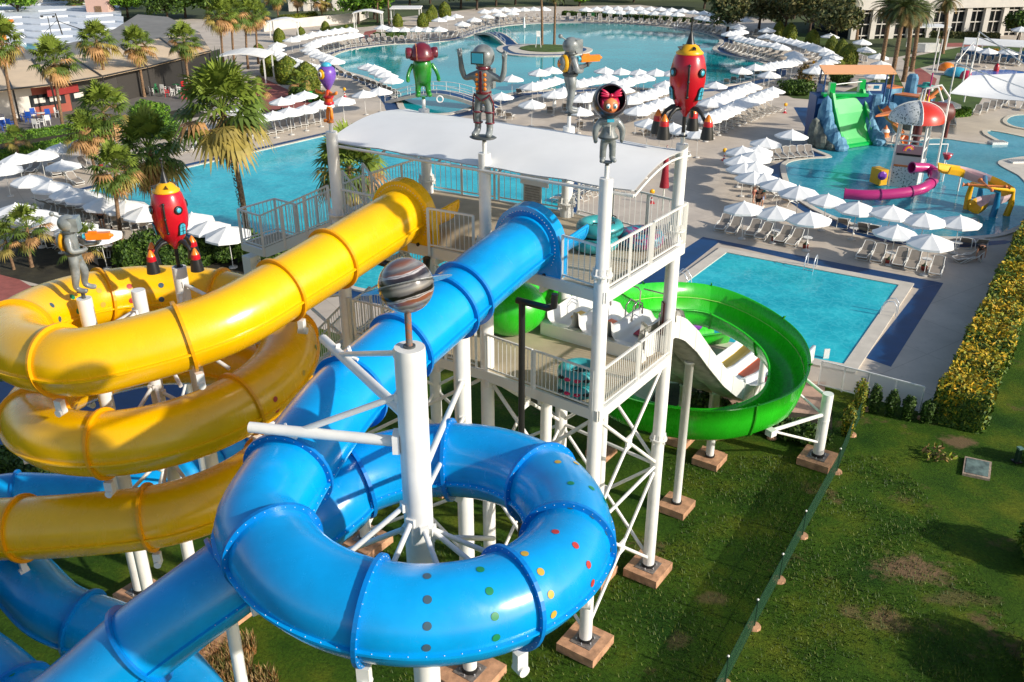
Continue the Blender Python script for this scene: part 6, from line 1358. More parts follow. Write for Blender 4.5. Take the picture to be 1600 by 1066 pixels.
# ================= KIDS' PLAY AREA
def T(name, label, cat, loc, group=None): return thing(name, label, cat, loc, group)
ROCK = mat('rock_blue', (.16, .36, .50), .7, col2=(.05, .17, .30), vs=1.1, bump=.9, bs=2.5, det=6); ROCKG = mat('rock_grey', (.16, .17, .14), .8, var=.4, vs=2, bump=.8, bs=3)
KG = mat('kids_green', (.0, .42, .07), .3, coat=.4); KO = mat('kids_orange', (.68, .20, .05), .4, var=.1, vs=2); KY = mat('kids_yellow', (.78, .42, .01), .4); KP = mat('kids_pink', (.70, .50, .50), .5); KB = mat('kids_blue', (.01, .18, .34), .4)
MAG = mat('magenta_fibreglass', (.50, .03, .18), .3, coat=.3); SLAT = mat('orange_roof', (.85, .42, .20), .7); NAVY = mat('castle_navy', (.01, .06, .20), .5)
cs = at(1336, 230); U3 = Vector((0, 0, 1))
cas = T('castle_slide', 'blue rock castle with a wide green slide and pale orange roof', 'water play castle', setz(at(1330, 215), 0))
g0, g1 = at(1352, 226), at(1322, 150, 4.3)   # bottom right-ish, top
top = at(1322, 151, 4.2); bot = at(1342, 226, .3); ax = (bot-top); lat = Vector((ax.y, -ax.x, 0)).normalized()*-1; W_ = 1.75
prof = [(0, 1.0), (.12, .97), (.35, .66), (.6, .38), (.82, .13), (.92, .03), (1, 0)]; m = MB(); vs = []
for f, z in prof:
    p = Vector((top.x+(bot.x-top.x)*f, top.y+(bot.y-top.y)*f, bot.z+(top.z-bot.z)*z))
    for x, h in ((-W_-.28, .62), (-W_, .62), (-W_, 0), (W_, 0), (W_, .62), (W_+.28, .62), (W_+.28, -.2), (-W_-.28, -.2)): vs.append(p+lat*x+U3*h)
k = len(prof); m.add(vs, [(i*8+j, i*8+(j+1) % 8, i*8+8+(j+1) % 8, i*8+8+j) for i in range(k-1) for j in range(8)]+[tuple(range(7, -1, -1)), tuple((k-1)*8+j for j in range(8))], KG); part('slide', m, cas)
m = MB(); 
for x in (-W_-.1, W_+.1): m.box(top+lat*x+U3*.6+Vector((0, .2, 0)), (.5, .6, 1.5), KG)
m.tube([top+lat*-W_+U3*1.2, top+lat*W_+U3*1.2], .05, WHITE, 8); m.box(top+U3*.1+Vector((0, .4, 0)), (W_*2+.6, .8, .25), KG); part('slide_head', m, cas)
def rocks(seg, n, rr, zz, name, mt, root):
    m = MB(); st = random.getstate(); random.seed(n)
    for k in range(n):
        f = k/max(1, n-1); p = Vector(seg[0]).lerp(Vector(seg[1]), f); z = zz[0]+(zz[1]-zz[0])*f; q = Matrix.Rotation(random.random()*3, 3, 'Z')
        m.ell((p.x+random.uniform(-.2, .2), p.y+random.uniform(-.2, .2), z*.45), (rr*random.uniform(.8, 1.1), rr*random.uniform(.7, 1.0), z*.58), mt, 9, 6, M=q)
    random.setstate(st); 
    for i in range(len(m.sm)): m.sm[i] = False
    part(name, m, root)
tl = top+lat*(-W_-.8); bl_ = bot+lat*(-W_-.7); tr = top+lat*(W_+.8); br = bot+lat*(W_+.5)
sgn = 1 if tl.x < tr.x else -1
for a, b_ in ((tl, bl_), (tr, br)): rocks((b_, a), 8, .8, (.7, 4.4), 'rock_wall', ROCK, cas)
rocks((tl+Vector((-.9, -.6, 0)), bl_+Vector((-.8, .2, 0))), 6, .7, (2.6, .8), 'rock_wall', ROCKG, cas)
m = MB(); m.box(top+Vector((0, 1.3, -2.1)), (5.2, 2.2, 4.2), NAVY); part('castle_body', m, cas)
m = MB(); rc = at(1340, 110, 6.2)
m.add([rc+Vector(v) for v in ((-3.3, -.9, -.1), (3.3, -.9, -.1), (3.3, .9, .35), (-3.3, .9, .35), (-3.3, -.9, -.22), (3.3, -.9, -.22), (3.3, .9, .23), (-3.3, .9, .23))], [(0, 1, 2, 3), (7, 6, 5, 4), (0, 4, 5, 1), (1, 5, 6, 2), (2, 6, 7, 3), (3, 7, 4, 0)], SLAT); part('roof', m, cas)
m = MB()
for x in (-3.1, 3.1):
    for y in (-.7, .7): m = MB(); m.tube([setz(rc+Vector((x, y, 0)), 3.2), setz(rc+Vector((x, y, 0)), 6.15)], .08, NAVY, 8); part('roof_post', m, cas)
m = MB(); m.box(rc+Vector((-3.15, 0, -1.9)), (.2, 1.6, 1.3), NAVY); part('side_board', m, cas)
m = MB(); sg = at(1363, 138, 4.3); m.box(sg, (2.6, .12, 1.0), NAVY); m.box(sg+Vector((.1, -.08, .08)), (1.5, .04, .6), WHITE); m.box(sg+Vector((.35, -.11, .12)), (.5, .03, .3), KB); m.box(sg+Vector((-.3, -.11, .15)), (.3, .03, .2), KP); part('picture_board', m, cas)
# pale blue battlement wing with orange trim
for (x0, y0, x1, y1, h) in ((1372, 172, 1392, 172, 3.8), (1392, 172, 1448, 182, 3.2)):
    a, b_ = at(x0, y0+26, 0), at(x1, y1+24, 0); m = MB(); m.beam(setz(a, h-1.0), setz(b_, h-1.0), 1.3, 2.0, ROCK); m.beam(setz(a, h+.05), setz(b_, h+.05), 1.4, .12, KO)
    for f in (.2, .5, .8): m.box(setz(lerp(a, b_, f)-Vector((0, .68, 0)), h-.8), (.22, .06, .5), NAVY)
    part('battlement', m, cas)
    m = MB(); m.beam(setz(a, .8), setz(b_, .8), 1.0, 1.6, ROCKG if h < 3.5 else ROCK); part('rock_wall', m, cas)
for px, py, hh_, rr in ((1414, 190, 4.4, .75), (1362, 200, 3.0, 1.1), (1384, 205, 2.4, 1.0)):
    p = at(px, py); m = MB(); m.lathe([(rr, 0), (rr*.95, hh_*.5), (rr*.8, hh_*.75), (rr*.75, hh_), (rr*.5, hh_+.3), (0, hh_+.35)], p, ROCK, 9, False); part('rock_tower', m, cas)
m = MB(); P_ = [at(1378, 170, 3.2), at(1392, 190, 2.4), at(1402, 205, 1.5), at(1410, 216, .8), at(1416, 228, .3)]
F_ = frames(spline([tuple(p) for p in P_], .3)); vs = []
for p, t, s, u in F_: vs += [p-s*.45+U3*.35, p-s*.35-U3*.0, p-U3*.06, p+s*.35, p+s*.45+U3*.35, p+s*.48+U3*.30, p-U3*.14, p-s*.48+U3*.30]
m.add(vs, [(i*8+j, i*8+(j+1) % 8, i*8+8+(j+1) % 8, i*8+8+j) for i in range(len(F_)-1) for j in range(8)], KO); part('orange_slide', m, cas)
for i, (px, py) in enumerate(((1382, 214), (1393, 222))):
    t = T('toy_boat', ['small red and white cone fountain by the castle', 'small white pipe fountain by the castle'][i], 'fountain toy', at(px, py)); p = at(px, py); m = MB()
    if i == 0: m.lathe([(.45, 0), (.35, .3), (.4, .5), (.1, 1.0), (0, 1.15)], p, KO, 12); m.lathe([(.42, .5), (.3, .75)], p, WHITE, 12)
    else: m.tube([p, p+U3*.6, p+Vector((.4, 0, .9)), p+Vector((.9, 0, .8))], .1, WHITE, 8)
    part('body', m, t)
# ---- frame with red dome, magenta tube
fc = at(1422, 285); DOT = mat('speckled_panel', (.66, .68, .66), .5, col2=(.06, .10, .10), vs=7, vlo=.60, vhi=.63, det=1)
tow = T('play_tower', 'white-framed water play tower with speckled panels and a red and white dome', 'water play tower', fc)
def onh(px, py, h): return at(px, py, h)
A1, A2, A3, A4 = at(1388, 292), at(1425, 297), at(1462, 262), at(1404, 258)
bx = [setz(A1, 0), setz(A2+Vector((.25, 0, 0)), 0), setz(A2+Vector((1.35, 1.9, 0)), 0), setz(A1+Vector((1.0, 2.0, 0)), 0)]
m = MB(); H_ = 5.6
for p in bx: m.tube([p, setz(p, H_)], .09, WHITE, 10)
for h in (2.9, H_-1.9): 
    for i in range(4): m.tube([setz(bx[i], h), setz(bx[(i+1) % 4], h)], .06, WHITE, 8)
part('frame', m, tow)
dc = (bx[0]+bx[2])/2; DR = 2.0; ztop = H_; m = MB(); n = 24
for sct in range(4):
    mm = [DOT, mat('dome_red', (.62, .03, .01), .35, coat=.4), WHITE, mat('dome_red2', (.55, .03, .01), .35)][sct]; vs = []; a0 = sct*PI/2-PI*1.06
    for i in range(7):
        ph = PI/2*i/6
        for j in range(7): a = a0+PI/2*j/6; vs.append(dc+Vector((DR*math.cos(a)*math.sin(ph), DR*math.sin(a)*math.sin(ph), ztop-.45+1.35*math.cos(ph))))
    o = len(vs); vs += [v-U3*.08 for v in vs]
    m = MB(); m.add(vs, [(i*7+j, (i+1)*7+j, (i+1)*7+j+1, i*7+j+1) for i in range(6) for j in range(6)]+[(o+i*7+j, o+i*7+j+1, o+(i+1)*7+j+1, o+(i+1)*7+j) for i in range(6) for j in range(6)], mm, True); part('dome_panel', m, tow)
m = MB()
for k in range(4): a = k*PI/2-PI*1.06; m.tube([dc+Vector((DR*1.02*math.cos(a)*math.sin(ph), DR*1.02*math.sin(a)*math.sin(ph), ztop-.45+1.38*math.cos(ph))) for ph in [PI/2*i/8 for i in range(9)]], .05, WHITE, 6)
m.tube([dc+Vector((.2, 0, ztop+.5)), dc+Vector((.3, 0, ztop+1.9)), dc+Vector((1.4, 0, ztop+2.1)), dc+Vector((2.2, 0, ztop+1.2)), dc+Vector((2.3, 0, .2))], .08, WHITE, 8); m.tube([dc+Vector((.2, .5, ztop+.5)), dc+Vector((.3, .5, ztop+1.7)), dc+Vector((1.4, .5, ztop+1.9)), dc+Vector((2.0, .5, ztop+.8))], .07, WHITE, 8); part('pipe_arch', m, tow)
m = MB(); pA, pB = bx[0], bx[1]; dv = (pB-pA); nv = Vector((0, -.05, 0))
def panel(z0, z1, mt, off=0): 
    c = (pA+pB)/2; m.box((c.x, c.y-.05-off, (z0+z1)/2), (dv.length*.94, .06, z1-z0), mt, math.atan2(dv.y, dv.x))
panel(.1, 1.7, DOT); panel(1.7, 1.85, KO, .02); panel(1.85, 2.7, mat('panel_cream', (.62, .55, .50), .6)); panel(2.7, 3.35, mat('panel_rose', (.50, .30, .30), .6)); m.box(((pA+pB)/2)+Vector((0, -.12, 2.66)), (dv.length*.9, .05, .16), BLACK, math.atan2(dv.y, dv.x)); part('front_panel', m, tow)
m = MB(); c = (pA+pB)/2+Vector((-.1, -.2, 3.0)); 
for i, mm in enumerate((MAG, KO, KY, PUR)): m.tube([c+Vector((r_*math.cos(a), 0, r_*math.sin(a))) for r_ in [.42-.09*i] for a in [PI*.1+PI*.9*j/8 for j in range(9)]], .045, mm, 6)
part('rainbow_ornament', m, tow)
m = MB(); m.box(bx[0]+Vector((-.75, .3, .8)), (.7, 1.2, 1.2), KY, .3); m.lathe([(.15, -.06), (.34, -.06), (.34, .06), (.15, .06)], bx[0]+Vector((-.8, -.42, 1.0)), PUR, 14, M=Matrix.Rotation(PI/2, 3, 'X')); part('side_panel', m, tow)
m = MB(); m.box(dc+Vector((.6, .6, 1.0)), (1.6, 1.2, 2.0), WHITE, .5); part('platform', m, tow)
# magenta tube
mt = T('magenta_tube_slide', 'magenta tube slide curving out of the white-framed play tower', 'water slide', at(1400, 305))
tube_slide(mt, [tuple(at(1425, 262, 2.2)), tuple(at(1452, 264, 2.0)), tuple(at(1460, 278, 1.7)), tuple(at(1445, 293, 1.5)), tuple(at(1420, 300, 1.3)), tuple(at(1385, 304, 1.15)), tuple(at(1350, 305, 1.05)), tuple(at(1320, 303, 1.0))], .38, MAG, mat('magenta_flange', (.28, .02, .15), .4), 2.2, n=20, seams=False, fl=.06, dots=[])
for q in ((1424, 312), (1450, 302), (1345, 318)): p = at(*q); m = MB(); m.tube([p, setz(p, 1.0)], .07, WHITE, 8); part('support_post', m, mt)
# yellow-pink open slide
ys = T('yellow_pink_slide', 'curved open slide in yellow and pale pink segments in the kids pool', 'water slide', at(1520, 290))
pts = spline([tuple(at(1474, 266, 2.6)), tuple(at(1500, 271, 2.2)), tuple(at(1530, 281, 1.9)), tuple(at(1558, 294, 1.6)), tuple(at(1570, 304, 1.35)), tuple(at(1560, 312, 1.1)), tuple(at(1540, 318, .7)), tuple(at(1522, 328, .3))], .3); F_ = frames(pts)
for a in range(0, len(F_)-1, 6):
    b_ = min(a+6, len(F_)-1); m = MB(); vs = []
    for p, t, s, u in F_[a:b_+1]: vs += [p+s*x+U3*y for x, y in ((-.62, .42), (-.5, .3), (-.42, 0), (0, -.1), (.42, 0), (.5, .3), (.62, .42), (.6, .2), (.45, -.18), (0, -.25), (-.45, -.18), (-.6, .2))]
    m.add(vs, [(i*12+j, i*12+(j+1) % 12, i*12+12+(j+1) % 12, i*12+12+j) for i in range(b_-a) for j in range(12)]+[tuple(range(11, -1, -1)), tuple((b_-a)*12+j for j in range(12))], (KY, KP)[(a//6) % 2]); part('flume_section', m, ys)
for q in ((1496, 300), (1560, 316), (1472, 285)): p = at(*q); m = MB(); m.tube([p, setz(p, 1.6)], .07, WHITE, 8); part('support_post', m, ys)
# octopus-like arches
oc = T('splash_arches', 'yellow and blue curved legs carrying orange water cannons beside the yellow slide', 'water toy', at(1545, 335)); ctr = at(1541, 292, 2.6)
for px, py, mm in ((1510, 328, KY), (1530, 312, KB), (1550, 340, KB), (1572, 338, KY)):
    b_ = at(px, py); out = (b_-setz(ctr, 0)).normalized(); m = MB(); m.tube([b_, b_+U3*.9+out*.25, b_+U3*1.9+out*.05, ctr+U3*-.1+out*.35, ctr], [.24, .22, .17, .12, .1], mm, 10); part('leg', m, oc)
for a in (-.2, 1.4, 2.9): d = Vector((math.cos(a), math.sin(a), 0)); m = MB(); m.tube([ctr-d*1.2+U3*.1, ctr+d*1.4+U3*.05, ctr+d*1.5+U3*.05], [.06, .09, .16], KO, 10); m.ell(ctr-d*1.2+U3*.1, .12, KO, 8, 6); part('cannon', m, oc)
# pirate figure: waiter/parrot style character left as generic lookout with hat and plank
pi_ = T('pirate_figure', 'generic lookout figure in yellow, teal hat and pole behind the red dome', 'play statue', at(1444, 185)); pb = at(1441, 170, 3.4)
m = MB(); m.lathe([(.45, 0), (.55, .4), (.5, 1.0), (.35, 1.5)], pb-U3*.2, KY, 12); part('body', m, pi_); m = MB(); m.ell(pb+U3*1.65, (.36, .36, .42), mat('pirate_brown', (.10, .02, .02), .5), 12, 8); m.ell(pb+Vector((.42, -.1, 1.7)), .2, WHT, 10, 6); part('head', m, pi_)
m = MB(); m.lathe([(.85, 0), (.8, .06), (.4, .12), (.35, .35), (0, .38)], pb+U3*1.95, mat('hat_teal', (.05, .35, .28), .5), 16); part('hat', m, pi_); m = MB(); m.tube([pb+Vector((.1, -.5, 0)), pb+Vector((.15, -.4, 3.2))], .07, MAG, 8); part('pole', m, pi_)
m = MB(); m.tube([pb+Vector((.3, 0, .8)), pb+Vector((1.5, .2, 1.9))], [.14, .2], KO, 8); part('arm', m, pi_); m = MB(); m.lathe([(.3, -.6), (.4, 0)], pb, KO, 10); m.tube([setz(pb, 0), pb], .3, mat('pirate_brown', (.1, .02, .02)), 10); part('base', m, pi_)
bo = T('surfboard', 'long orange surfboard with white flowers jutting left above the red dome', 'surfboard', at(1400, 190)); ba, bb = at(1368, 183, 3.6), at(1436, 167, 3.8); m = MB(); d = (bb-ba); L = d.length; d.normalize(); s = Vector((d.y, -d.x, 0))
out = [(0, 0), (.1, .22), (.3, .36), (.6, .40), (1, .38), (1, -.38), (.6, -.40), (.3, -.36), (.1, -.22)]; m.extr([(a*L, b) for a, b in out], ba, d, s, U3*.12, KO); part('board', m, bo)
m = MB(); [m.ell(ba+d*L*f+U3*.14, (.22, .18, .02), WHT, 8, 4) for f in (.4, .6, .8)]; part('flower', m, bo); m = MB(); m.tube([setz(bb-d*.5, 0), bb-d*.5], .1, WHITE, 8); part('support_post', m, bo)
mr_ = mat('maroon_hull', (.12, .02, .015), .5); hu = T('ship_hull', 'dark maroon rounded hull shape behind the red and white dome', 'play ship', at(1470, 190)); a, b_ = at(1440, 172, 2.6), at(1484, 177, 2.4); m = MB(); m.tube([a, b_, b_+Vector((.3, 0, 0))], [.9, .9, .5], mr_, 16); m.tube([setz(a, 0), a], .4, mr_, 10); m.tube([setz(b_, 0), b_], .2, mr_, 10); part('hull', m, hu)
bk_ = T('tipping_bucket', 'small red bucket hanging from the white pipes right of the tower', 'water bucket', at(1480, 250)); p = at(1481, 240, 1.6); m = MB(); m.lathe([(.18, -.5), (.42, 0), (.4, 0)], p, RED, 12); part('bucket', m, bk_); m = MB(); m.tube([setz(p, .0)+Vector((0, .3, 0)), p+Vector((0, .3, .7)), p+Vector((-1.6, .2, .7))], .06, WHITE, 8); part('pipe', m, bk_)
# white platforms in the water
for px, py, l in ((1558, 226, 'white slatted ramp at the tip of the upper paving tongue'), (1590, 256, 'white slatted ramp on the paved island at the right edge')):
    p = at(px, py); t = T('entry_ramp', l, 'pool ramp', p); m = MB(); m.box(p+U3*.18, (1.5, .9, .22), WHITE, .1); [m.box(p+Vector((-.6+.2*k, 0, .3)), (.05, .85, .03), SIGNG, .1) for k in range(7)]; part('ramp', m, t)
# blue wave wall, covered pergola, small round pool, slides
ww = T('wave_wall', 'low blue wall with wavy top behind the small paddling area at upper right', 'wall', at(1550, 92)); a, b_ = at(1498, 92), at(1640, 102); m = MB()
P = [(0, 0)]+[((b_-a).length*k/24, 1.5+.12*math.sin(k*1.2)) for k in range(25)]+[((b_-a).length, 0)]; d = (b_-a).normalized(); m.extr(P, a, d, U3, Vector((-d.y, d.x, 0))*.25, mat('wave_blue', (.02, .12, .30), .6, var=.4, vs=1)); part('wall', m, ww)
pg = T('pergola', 'long white roofed pergola behind the blue wave wall', 'pergola', at(1560, 78)); a, b_ = at(1506, 66, 2.6), at(1660, 74, 2.6); m = MB(); d = (b_-a).normalized(); n_ = Vector((-d.y, d.x, 0)); vs = []
for q in (a, b_): vs += [q+n_*x+U3*z for x, z in ((-1.2, -.1), (-.6, .45), (.4, .6), (1.4, .3), (1.4, .22), (.4, .52), (-.6, .37), (-1.2, -.18))]
m.add(vs, [(j, (j+1) % 8, 8+(j+1) % 8, 8+j) for j in range(8)]+[tuple(range(7, -1, -1)), tuple(range(8, 16))], FAB); part('roof', m, pg); m = MB()
for k in range(6):
    for x in (-1.1, 1.3): q = a.lerp(b_, k/5)+n_*x; m.box(setz(q, 1.3), (.12, .12, 2.6), WHITE)
part('posts', m, pg)
pr = smooth_poly(pxpoly([(1512, 116), (1530, 111), (1570, 110), (1610, 115), (1620, 122), (1560, 122), (1525, 121)]), 3); pool('paddling_pool', pr, mat('paddle_blue', (.03, .14, .50), .15), .3)
for q, mm, l, rr in (((1494, 118), CYN, 'turquoise rounded slide block by the paddling pool', 1.5), ((1508, 123), CRIM, 'pink and red rounded block by the paddling pool', .7), ((1478, 110), ORG, 'orange rounded block on the lawn by the paddling pool', 1.0), ((1556, 112), RED, 'small red figure standing in the paddling pool', .35)):
    p = at(*q); t = T('play_block', l, 'play block', p); m = MB(); m.lathe([(rr, 0), (rr, .35), (rr*.8, .8), (rr*.4, 1.0), (0, 1.05)], p, mm, 16); part('body', m, t)
# shade sails
ss = T('shade_sail', 'large white shade sail with white posts right of the play tower', 'shade sail', at(1560, 150)); c1, c2, c3, c4 = at(1484, 146, 3.8), at(1516, 118, 4.2), at(1660, 112, 4.3), at(1660, 160, 3.8); m = MB(); N = 10; vs = []
for j in range(N+1):
    for i in range(N+1):
        s, t = i/N, j/N; p = c1.lerp(c4, s)*(1-t)+c2.lerp(c3, s)*t; sag = .5*math.sin(PI*s)*math.sin(PI*t)+.25*(math.sin(PI*s)*(1-t)); vs.append(p-U3*sag+Vector((0, .5*math.sin(PI*s)*(1-t), 0)))
o = len(vs); vs += [v-U3*.03 for v in vs]; q = N+1
m.add(vs, [(j*q+i, j*q+i+1, (j+1)*q+i+1, (j+1)*q+i) for j in range(N) for i in range(N)]+[(o+j*q+i, o+(j+1)*q+i, o+(j+1)*q+i+1, o+j*q+i+1) for j in range(N) for i in range(N)], FAB, True); part('cloth', m, ss)
m = MB()
for px, py, h in ((1480, 166, 4.6), (1500, 148, 4.4), (1516, 118, 5.4), (1506, 160, 4.4)): p = at(px, py); m.tube([p, setz(p, h)], .09, WHITE, 8)
p, q = setz(at(1480, 166), 4.6), setz(at(1516, 118), 5.4); m.tube([p, q+Vector((0, 0, -.6)), c3], .07, WHITE, 8); m.tube([q, c4+Vector((0, 0, .8))], .07, WHITE, 8); m.tube([p, c4], .06, WHITE, 8); part('frame', m, ss)
for i, (px, py) in enumerate(((1457, 112), (1463, 113))): t = T('shower_post', ['left', 'right'][i]+' one of two slim white shower posts on the lawn at upper right', 'post', at(px, py), 'white shower posts'); m = MB(); p = at(px, py); m.tube([p, setz(p, 4.2)], .09, WHITE, 8); m.tube([setz(p, 4.2), setz(p, 4.5)], .12, BARK, 8); part('post', m, t)
fb = T('flower_ornament', 'orange and yellow flower ornament under the parasols by the wave wall', 'ornament', at(1552, 98)); p = at(1552, 98); m = MB(); m.tube([p, p+U3*1.5], .06, WHITE, 6); [m.ell(p+Vector((.35*math.cos(a), .1, 1.6+.2*math.sin(a))), (.22, .1, .12), YLW, 8, 5) for a in [TAU*k/6 for k in range(6)]]; part('flower', m, fb)
# litter bins, info totem
for px, py, mm, l in ((1246, 148, KG, 'bright green litter bin in front of the dark bush'), (486, 160, KG, 'green litter bin under the parasols left of the one-eyed figure'), (926, 30, KG, 'small green litter bin behind the far lagoon loungers')):
    p = at(px, py); t = T('litter_bin', l, 'litter bin', p); m = MB(); m.lathe([(.26, .05), (.30, .2), (.32, .9), (.3, 1.1), (.2, 1.2), (0, 1.22)], p, mm, 14); m.box(p+Vector((0, -.29, .95)), (.34, .1, .16), BLACK); part('body', m, t)
# ladders
def ladder(px, py, d, l):
    t = T('pool_ladder', l, 'pool ladder', at(px, py)); p = at(px, py, .1); d = Vector(d).normalized(); s = Vector((-d.y, d.x, 0)); m = MB()
    for k in (-.27, .27): m.tube([p+s*k-d*.5, p+s*k-d*.5+U3*.6, p+s*k-d*.3+U3*.85, p+s*k+U3*.8, p+s*k+d*.25+U3*.45, p+s*k+d*.3+U3*-.05], .028, BOLT, 6)
    m.tube([p+s*-.27+d*.3+U3*.0, p+s*.27+d*.3+U3*.0], .02, BOLT, 6); part('rail', m, t)
ladder(1265, 420, foot, 'steel pool ladder at the far side of the rectangular pool'); ladder(1385, 490, -ed, 'steel pool ladder on the right side of the rectangular pool'); ladder(1070, 445, ed, 'steel pool ladder at the left side of the rectangular pool')
ladder(1056, 43, (0, -1, 0), 'steel ladder at the far edge of the lagoon')
t = T('starting_board', 'small white board standing at the near edge of the rectangular pool', 'sign board', at(1290, 562)); p = at(1290, 562); m = MB(); m.box(p+Vector((0, 0, .3)), (.28, .05, .55), WHITE, .1); part('board', m, t)
# ---- fences
NET = mat('green_net', (.006, .06, .022), .7, alpha=.6); NPOST = mat('dark_green_post', (.008, .035, .018), .5); WNET = mat('white_mesh', (.74, .74, .72), .6, alpha=.6)
fx = [at(x, y) for x, y in ((1352, 640), (1330, 680), (1307, 738), (1253, 838), (1217, 907), (1178, 980), (1132, 1070), (1085, 1160))]
fn = T('mesh_fence', 'dark green mesh fence running across the lawn towards the lower edge', 'fence', fx[-1]); FH = .95
for p in fx: 
    m = MB(); m.tube([p, setz(p, FH+.12)], .035, NPOST, 8); m.ell(setz(p, FH+.13), .042, WHITE, 6, 4); part('post', m, fn)
    m = MB(); m.lathe([(.22, 0), (.2, .07), (0, .08)], p, CONC, 9, False); part('post_footing', m, fn)
for a, b_ in zip(fx[:-1], fx[1:]): 
    m = MB(); a, b_ = Vector(a), Vector(b_); m.add([a+U3*.04, b_+U3*.04, b_+U3*FH, a+U3*FH], [(0, 1, 2, 3)], NET); L = (b_-a).length
    for h in (.06, .35, .65, FH): m.beam(setz(a, h), setz(b_, h), .012, .012, NPOST)
    for k in range(int(L/.12)): q = a.lerp(b_, k*.12/L); m.tube([setz(q, .04), setz(q, FH)], .005, NPOST, 3, caps=False)
    part('mesh_panel', m, fn)
wf = [at(1278, 603), at(1352, 622), at(1436, 645)]; w_ = T('mesh_fence', 'white framed mesh fence between the rectangular pool and the lawn', 'fence', wf[0])
for a, b_ in zip(wf[:-1], wf[1:]):
    m = MB(); m.add([a+U3*.08, b_+U3*.08, b_+U3*1.25, a+U3*1.25], [(0, 1, 2, 3)], WNET); part('mesh_panel', m, w_); m = MB(); m.beam(a+U3*1.27, b_+U3*1.27, .06, .06, WHITE); m.beam(a+U3*.08, b_+U3*.08, .04, .04, WHITE)
    for f in (0, .5, 1): q = a.lerp(b_, f); m.beam(q, q+U3*1.26, .055+.004*f, .055, WHITE)
    part('frame', m, w_)
# manhole slab, lamp
mh = T('manhole_cover', 'grey-green metal hatch in a stone frame set in the lawn', 'hatch', at(1526, 736)); Q = [at(x, y) for x, y in ((1507, 716), (1549, 725), (1546, 752), (1503, 743))]; m = MB(); m.prism([q[:2] for q in Q], .0, .10, mat('slab_stone', (.36, .27, .20), .9, var=.3, vs=6, bump=.4)); part('frame', m, mh)
m = MB(); c = sum(Q, Vector())/4; m.prism([tuple(c.lerp(q, .84))[:2] for q in Q], .10, .118, mat('hatch_metal', (.12, .17, .15), .55, var=.5, vs=3, det=6)); part('lid', m, mh)
gp_ = T('garden_lamp', 'dark green garden lamp box at the right edge of the lawn', 'garden lamp', at(1588, 722)); p = at(1588, 722); m = MB(); m.box(p+U3*.32, (.16, .16, .6), NPOST, .2); part('body', m, gp_); m = MB(); m.box(p+Vector((0, -.01, .65)), (.2, .2, .07), mat('lamp_top', (.12, .22, .18), .4), .2); part('cap', m, gp_); m = MB(); m.box(p+U3*.03, (.3, .3, .06), BLACK, .2); part('foot', m, gp_)
for i, (px, py) in enumerate(((1206, 686), (1440, 655))): t = T('stone', ['small pale stone under the green loop', 'pale stones at the foot of the flowering hedge'][i], 'stone', at(px, py)); m = MB(); p = at(px, py); m.ell(p+U3*.05, (.22, .16, .12), CONC, 8, 6); part('rock', m, t)
# ================= LAGOON BRIDGES
def bridge(label, pts, w, rise):
    P = [at(x, y) for x, y in pts]; a, b_ = P[0], P[-1]; t = T('footbridge', label, 'footbridge', a); d = (b_-a); L = d.length; d.normalize(); s = Vector((-d.y, d.x, 0)); m = MB(); vs = []; n = 16
    for k in range(n+1):
        q = a.lerp(b_, k/n); z = .15+rise*math.sin(PI*k/n)
        vs += [q-s*w/2+U3*z, q+s*w/2+U3*z, q+s*w/2+U3*(z-.35), q-s*w/2+U3*(z-.35)]
    m.add(vs, [(i*4+j, i*4+4+j, i*4+4+(j+1) % 4, i*4+(j+1) % 4) for i in range(n) for j in range(4)], COPE); part('deck', m, t)
    m = MB(); vs = []
    for k in range(n+1): q = a.lerp(b_, k/n); z = .156+rise*math.sin(PI*k/n); vs += [q-s*w*.36+U3*z, q+s*w*.36+U3*z]
    m.add(vs, [(i*2, i*2+2, i*2+3, i*2+1) for i in range(n)], BAND); part('walkway', m, t)
    for sg in (-1, 1):
        m = MB()
        for h in (.45, .9): m.tube([a.lerp(b_, k/n)+s*sg*w/2+U3*(.15+h+rise*math.sin(PI*k/n)) for k in range(n+1)], .035, WHITE, 6)
        for k in range(0, n+1, 2): q = a.lerp(b_, k/n)+s*sg*w*.49; z = .15+rise*math.sin(PI*k/n); m.tube([q+U3*(z-.1), q+U3*(z+.9)], .03, WHITE, 6)
        part('railing', m, t)
    return t
bridge('arched white bridge with blue deck just beyond the tower roof', [(610, 158), (775, 172)], 2.4, 1.3); bridge('arched blue bridge leading to the palm island in the lagoon', [(752, 54), (800, 72)], 2.4, .9)
lb = T('lifebuoy', 'white and blue lifebuoy hanging on the rail of the nearer bridge', 'lifebuoy', at(687, 158, 1.6)); m = MB(); c = at(687, 155, 1.7); m.tube([c+Vector((.33*math.cos(a), 0, .33*math.sin(a))) for a in [TAU*k/16 for k in range(17)]], .08, WHITE, 8); part('ring', m, lb)
chair_l = T('lifeguard_chair', 'tall white lifeguard chair at the island beside the palms', 'lifeguard chair', at(841, 74)); p = at(841, 74, .3); m = MB(); [m.tube([p+Vector((x, y, 0)), p+Vector((x*.6, y*.6, 1.6))], .05, WHITE, 6) for x in (-.4, .4) for y in (-.4, .4)]; m.box(p+U3*1.62, (.6, .6, .08), WHITE); m.box(p+Vector((0, .28, 2.0)), (.6, .06, .7), WHITE); part('frame', m, chair_l)
